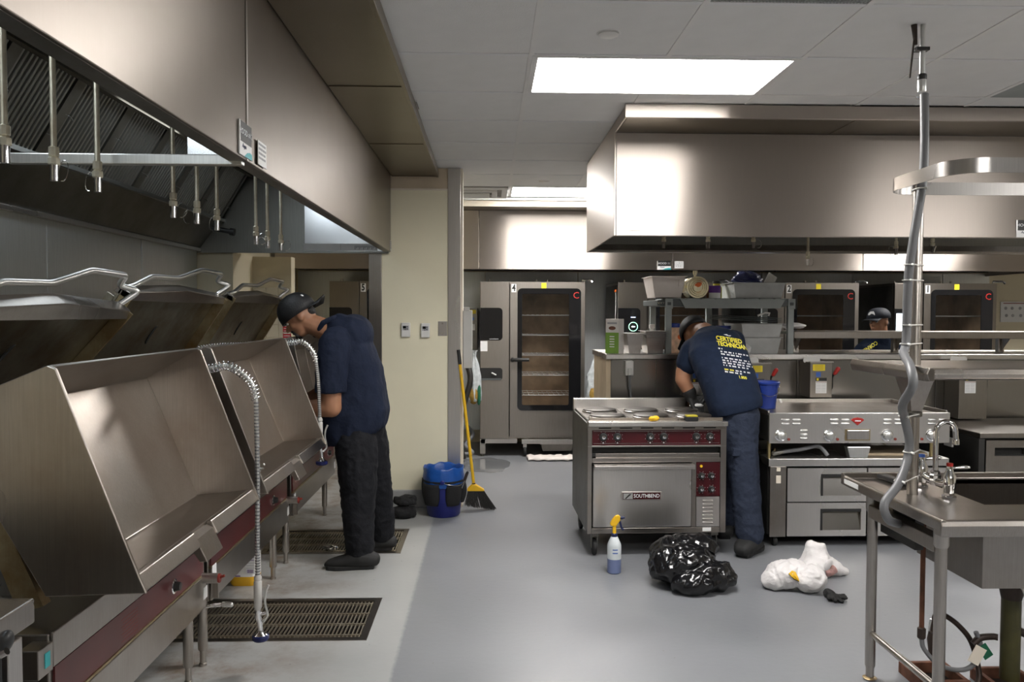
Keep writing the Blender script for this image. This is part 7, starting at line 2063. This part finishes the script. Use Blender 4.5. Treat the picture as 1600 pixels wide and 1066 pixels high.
link('glove', remesh(gl.mesh('glove'), 0.005, 3), 'black_rubber', P2, smooth=70)
gl = MB()
hand(gl, (1.612, 5.712, 0.966), (-0.7, -0.5, -0.2), (0, 0.2, -1), 0.6, 1.18)
gl.cap((1.64, 5.73, 0.975), (1.61, 5.71, 0.966), 0.042, 0.036)
link('glove', remesh(gl.mesh('glove'), 0.005, 3), 'black_rubber', P2, smooth=70)
sb = MB()
ax = Vector((-0.09, 0.42, 0.52)).normalized()
def t2(c, rx, rf, tilt_z=0.0):
    right = Vector((1, 0.12, 0.10 + tilt_z)).normalized()
    fwd = ax.cross(right).normalized()
    return (c, right * rx, fwd * rf)
def t2u(c, rx, rf, axv):
    right = Vector((1, 0.1, 0.10))
    axv = Vector(axv).normalized()
    right = (right - axv * right.dot(axv)).normalized()
    return (c, right * rx, axv.cross(right).normalized() * rf)
vs, fs = ring_loft([t2u((1.665, 5.24, 0.905), 0.165, 0.150, (-0.25, 0.1, 0.95)), t2u((1.655, 5.255, 0.95), 0.178, 0.160, (-0.2, 0.2, 0.95)), t2u((1.640, 5.31, 1.05), 0.185, 0.155, (-0.15, 0.45, 0.85)), t2u((1.620, 5.40, 1.17), 0.195, 0.140, (-0.12, 0.55, 0.8)),
                    t2u((1.605, 5.50, 1.28), 0.205, 0.130, (-0.1, 0.62, 0.75)), t2u((1.600, 5.60, 1.365), 0.185, 0.110, (-0.1, 0.75, 0.62)), t2u((1.585, 5.68, 1.415), 0.10, 0.07, (-0.1, 0.85, 0.45))])
sb.add(vs, fs)
chain(sb, [((1.55, 5.58, 1.34), 0.09), ((1.462, 5.60, 1.30), 0.092), ((1.425, 5.61, 1.21), 0.085)])
chain(sb, [((1.67, 5.60, 1.36), 0.09), ((1.76, 5.66, 1.36), 0.088), ((1.795, 5.72, 1.24), 0.082)])
me2 = wrinkle(remesh(sb.mesh('shirt'), 0.009, 6), 0.005, 7, 5, (1, 1, 0.7))
sh2 = link('shirt', me2, 'navy_tee', P2, smooth=80)
pb = MB()
chain(pb, [((1.668, 5.24, 0.88), 0.145), ((1.675, 5.205, 0.70), 0.118), ((1.688, 5.15, 0.48), 0.100), ((1.695, 5.10, 0.26), 0.092), ((1.705, 5.075, 0.13), 0.090)])
chain(pb, [((1.645, 5.34, 0.88), 0.140), ((1.652, 5.39, 0.68), 0.105), ((1.66, 5.42, 0.48), 0.095), ((1.66, 5.46, 0.26), 0.088), ((1.66, 5.47, 0.14), 0.085)])
me = wrinkle(remesh(pb.mesh('trousers'), 0.010, 5), 0.006, 9, 12, (1, 1, 1.5))
for v in me.vertices:
    if v.co.z < 0.075:
        v.co.z = 0.075 + (v.co.z - 0.075) * 0.15
tr2 = link('trousers', me, 'navy_pants', P2, smooth=80)
pk = MB().obox((1.655, 5.09, 0.655), (0.13, 0.012, 0.05), Matrix.Rotation(0.1, 3, 'Y')).build('pocket_flap', 'navy_pants', tr2, bevel=0.004)
shoe(P2, (1.625, 4.985, 0.0), (1.815, 5.205, 0.0))
shoe(P2, (1.64, 5.40, 0.0), (1.66, 5.69, 0.0))
# back print, laid onto the shirt
bv2 = bvh_of(me2)
O2, R2, U2, D2 = Vector((1.515, 5.2, 1.418)), Vector((1, 0, -0.15)), Vector((-0.22, 0, 1)), Vector((0.28, 1, -0.08))
def shirt_text(body, size, x, y, mat, sx=1.0, bold=0.0):
    cu = bpy.data.curves.new('t', 'FONT')
    cu.body, cu.size, cu.align_x, cu.align_y, cu.resolution_u = body, size, 'LEFT', 'CENTER', 2
    cu.offset = bold
    tmp = bpy.data.objects.new('tmp', cu)
    COL.objects.link(tmp)
    me = bpy.data.meshes.new_from_object(tmp.evaluated_get(bpy.context.evaluated_depsgraph_get()))
    bpy.data.objects.remove(tmp)
    bm = bmesh.new(); bm.from_mesh(me)
    bmesh.ops.subdivide_edges(bm, edges=[e for e in bm.edges if e.calc_length() > 0.012], cuts=1)
    kill = []
    for v in bm.verts:
        o_, ok = decal(bv2, [(x + v.co.x * sx, y + v.co.y)], O2, R2, U2, D2, 0.0035)
        if ok:
            v.co = o_[0]
        else:
            kill.append(v)
    bmesh.ops.delete(bm, geom=kill, context='VERTS')
    bm.to_mesh(me); bm.free()
    return link('back_print', me, mat, sh2)
def greek(x, y, w, h, mat, rnd, b):
    e = x + w
    while x < e:
        L = rnd.uniform(0.010, 0.034)
        L = min(L, e - x)
        for q in range(max(1, int(L / 0.007))):
            xx = x + q * 0.007
            o_, ok = decal(bv2, [(xx, y - h / 2), (xx + 0.0052, y - h / 2), (xx + 0.0052, y + h / 2), (xx, y + h / 2)], O2, R2, U2, D2, 0.0035)
            if ok:
                b.add(o_, [(0, 1, 2, 3)])
        x += L + 0.006
shirt_text('CERTIFIED', 0.046, -0.01, -0.005, 'yellow_text', 0.86, 0.0016)
shirt_text('TECHNICIAN', 0.044, -0.01, -0.044, 'yellow_text', 0.80, 0.0016)
rn = random.Random(3)
gb = MB()
for (y, x0, w) in ((-0.080, -0.01, 0.035), (-0.100, 0.0, 0.20), (-0.117, 0.0, 0.14), (-0.143, 0.0, 0.20), (-0.160, 0.0, 0.20), (-0.177, 0.0, 0.20), (-0.194, 0.0, 0.17)):
    greek(x0, y, w, 0.0095, 'white_text', rn, gb)
greek(0.075, -0.222, 0.1, 0.0095, 'white_text', rn, gb)
greek(0.0, -0.238, 0.12, 0.0095, 'white_text', rn, gb)
gb.build('small_print', 'white_text', sh2, kind='stuff')
gb = MB()
greek(0.0, -0.222, 0.068, 0.0095, 'yellow_text', rn, gb)
gb.build('small_print', 'yellow_text', sh2, kind='stuff')
shirt_text('1.800', 0.026, 0.085, -0.262, 'yellow_text', 0.95, 0.0006)
o_, ok = decal(bv2, [(0.05, 0.030), (0.075, 0.036), (0.085, 0.028), (0.105, 0.032), (0.095, 0.022), (0.075, 0.024)], O2, R2, U2, D2, 0.0035)
if ok:
    MB().add(o_, [tuple(range(6))]).build('back_emblem', 'white_text', sh2)
o = link('wiping_rag', lump((1.475, 5.56, 0.912), (0.045, 0.03, 0.016), 0.008, 30, 8, flat=0.8975), 'white_paper', smooth=60)
tag(o, 'small white rag under the gloved hand on the range', 'rag')

# ------------------------------------------------------------------ man by the ovens
body = MB()
H3 = (3.80, 7.62, 1.50)
fw, uw = (-0.86, -0.50, -0.06), (0, 0, 1)
hd3 = head_parts(body, H3, fw, uw, 1.0)
chain(body, [((3.82, 7.62, 1.44), 0.060), ((3.83, 7.64, 1.30), 0.066), ((3.83, 7.65, 1.16), 0.10), ((3.83, 7.65, 0.9), 0.12)])
for sx in (-1, 1):
    chain(body, [((3.83, 7.66, 1.24), 0.065), ((3.83 + sx * 0.19, 7.62 + 0.03 * sx, 1.21), 0.052), ((3.83 + sx * 0.24, 7.52, 0.95), 0.05), ((3.80 + sx * 0.16, 7.36, 0.90), 0.042), ((3.80 + sx * 0.13, 7.30, 0.90), 0.032)])
    hand(body, (3.80 + sx * 0.13, 7.295, 0.90), (-0.1 * sx, -1, 0), (0, 0, -1), 0.6, thumb=sx)
    chain(body, [((3.83 + sx * 0.09, 7.65, 0.86), 0.09), ((3.83 + sx * 0.10, 7.63, 0.48), 0.065), ((3.83 + sx * 0.10, 7.66, 0.09), 0.042)])
P3 = link('person', remesh(body.mesh('person'), 0.0085, 4), 'skin', smooth=80)
tag(P3, 'man in a dark cap and lettered shirt by the ovens, face turned left', 'person')
face_parts(P3, *hd3)
k3, c3 = cap_part(P3, *hd3, 'cap_navy', 1.05, brim_dir=1, brim_tilt=-0.1, tall=0.66, lift=0.042)
Hh, f_, u_, r_, M_ = hd3
ft = frame3(r_ * -1 if (r_ * -1).x > 0 else r_, (0, 0, 1))
em = MB().plate([(-0.035, -0.015), (0.035, -0.015), (0.03, 0.004), (0.02, 0.022), (-0.012, 0.02), (-0.03, 0.005)], 0.003, frame3((0.55, -0.83, 0), (0, 0, 1)), c3 + f_ * 0.112 + u_ * 0.03).build('cap_emblem', 'white_text', k3)
hb_ = MB().ell(Hh - f_ * 0.04 - u_ * 0.03, (0.058, 0.076, 0.05), M_)
link('hair', remesh(hb_.mesh('hair'), 0.008, 3), 'hair_black', P3, smooth=60)
sb = MB()
vs, fs = ring_loft([((3.83, 7.66, 0.82), (0.19, 0, 0), (0, 0.14, 0)), ((3.83, 7.66, 1.0), (0.20, 0, 0), (0, 0.145, 0)), ((3.83, 7.66, 1.16), (0.205, 0, 0), (0, 0.135, 0)), ((3.83, 7.65, 1.27), (0.17, 0, 0), (0, 0.10, 0)), ((3.83, 7.64, 1.35), (0.09, 0, 0), (0, 0.085, 0)), ((3.825, 7.635, 1.385), (0.078, 0, 0), (0, 0.078, 0))])
sb.add(vs, fs)
for sx in (-1, 1):
    chain(sb, [((3.83 + sx * 0.1, 7.65, 1.25), 0.085), ((3.83 + sx * 0.20, 7.62 + 0.03 * sx, 1.20), 0.082), ((3.83 + sx * 0.235, 7.55, 1.03), 0.075)])
me3 = wrinkle(remesh(sb.mesh('shirt'), 0.011, 5), 0.005, 7, 2)
sh3 = link('shirt', me3, 'navy_tee', P3, smooth=80)
bv3 = bvh_of(me3)
d_, up3 = Vector((-0.84, 0, -0.54)), Vector((0.54, 0, -0.84))
cu = bpy.data.curves.new('t', 'FONT')
cu.body, cu.size, cu.align_x, cu.align_y, cu.offset = 'CORNERST', 0.052, 'LEFT', 'CENTER', 0.0012
tmp = bpy.data.objects.new('tmp', cu)
COL.objects.link(tmp)
me = bpy.data.meshes.new_from_object(tmp.evaluated_get(bpy.context.evaluated_depsgraph_get()))
bpy.data.objects.remove(tmp)
bm = bmesh.new(); bm.from_mesh(me)
kill = []
for v in bm.verts:
    o_, ok = decal(bv3, [(v.co.x * 0.85, v.co.y)], (3.55, 7.1, 1.305), d_, up3, (0.45, 1, -0.03), 0.004)
    if ok:
        v.co = o_[0]
    else:
        kill.append(v)
bmesh.ops.delete(bm, geom=kill, context='VERTS')
bm.to_mesh(me); bm.free()
link('sleeve_print', me, 'yellow_text', sh3)
pb = MB()
for sx in (-1, 1):
    chain(pb, [((3.83 + sx * 0.09, 7.66, 0.86), 0.12), ((3.83 + sx * 0.10, 7.64, 0.48), 0.09), ((3.83 + sx * 0.10, 7.66, 0.11), 0.075)])
link('trousers', remesh(pb.mesh('trousers'), 0.012, 4), 'black_pants', P3, smooth=80)
for sx in (-1, 1):
    shoe(P3, (3.83 + sx * 0.10, 7.72, 0), (3.83 + sx * 0.12, 7.45, 0))
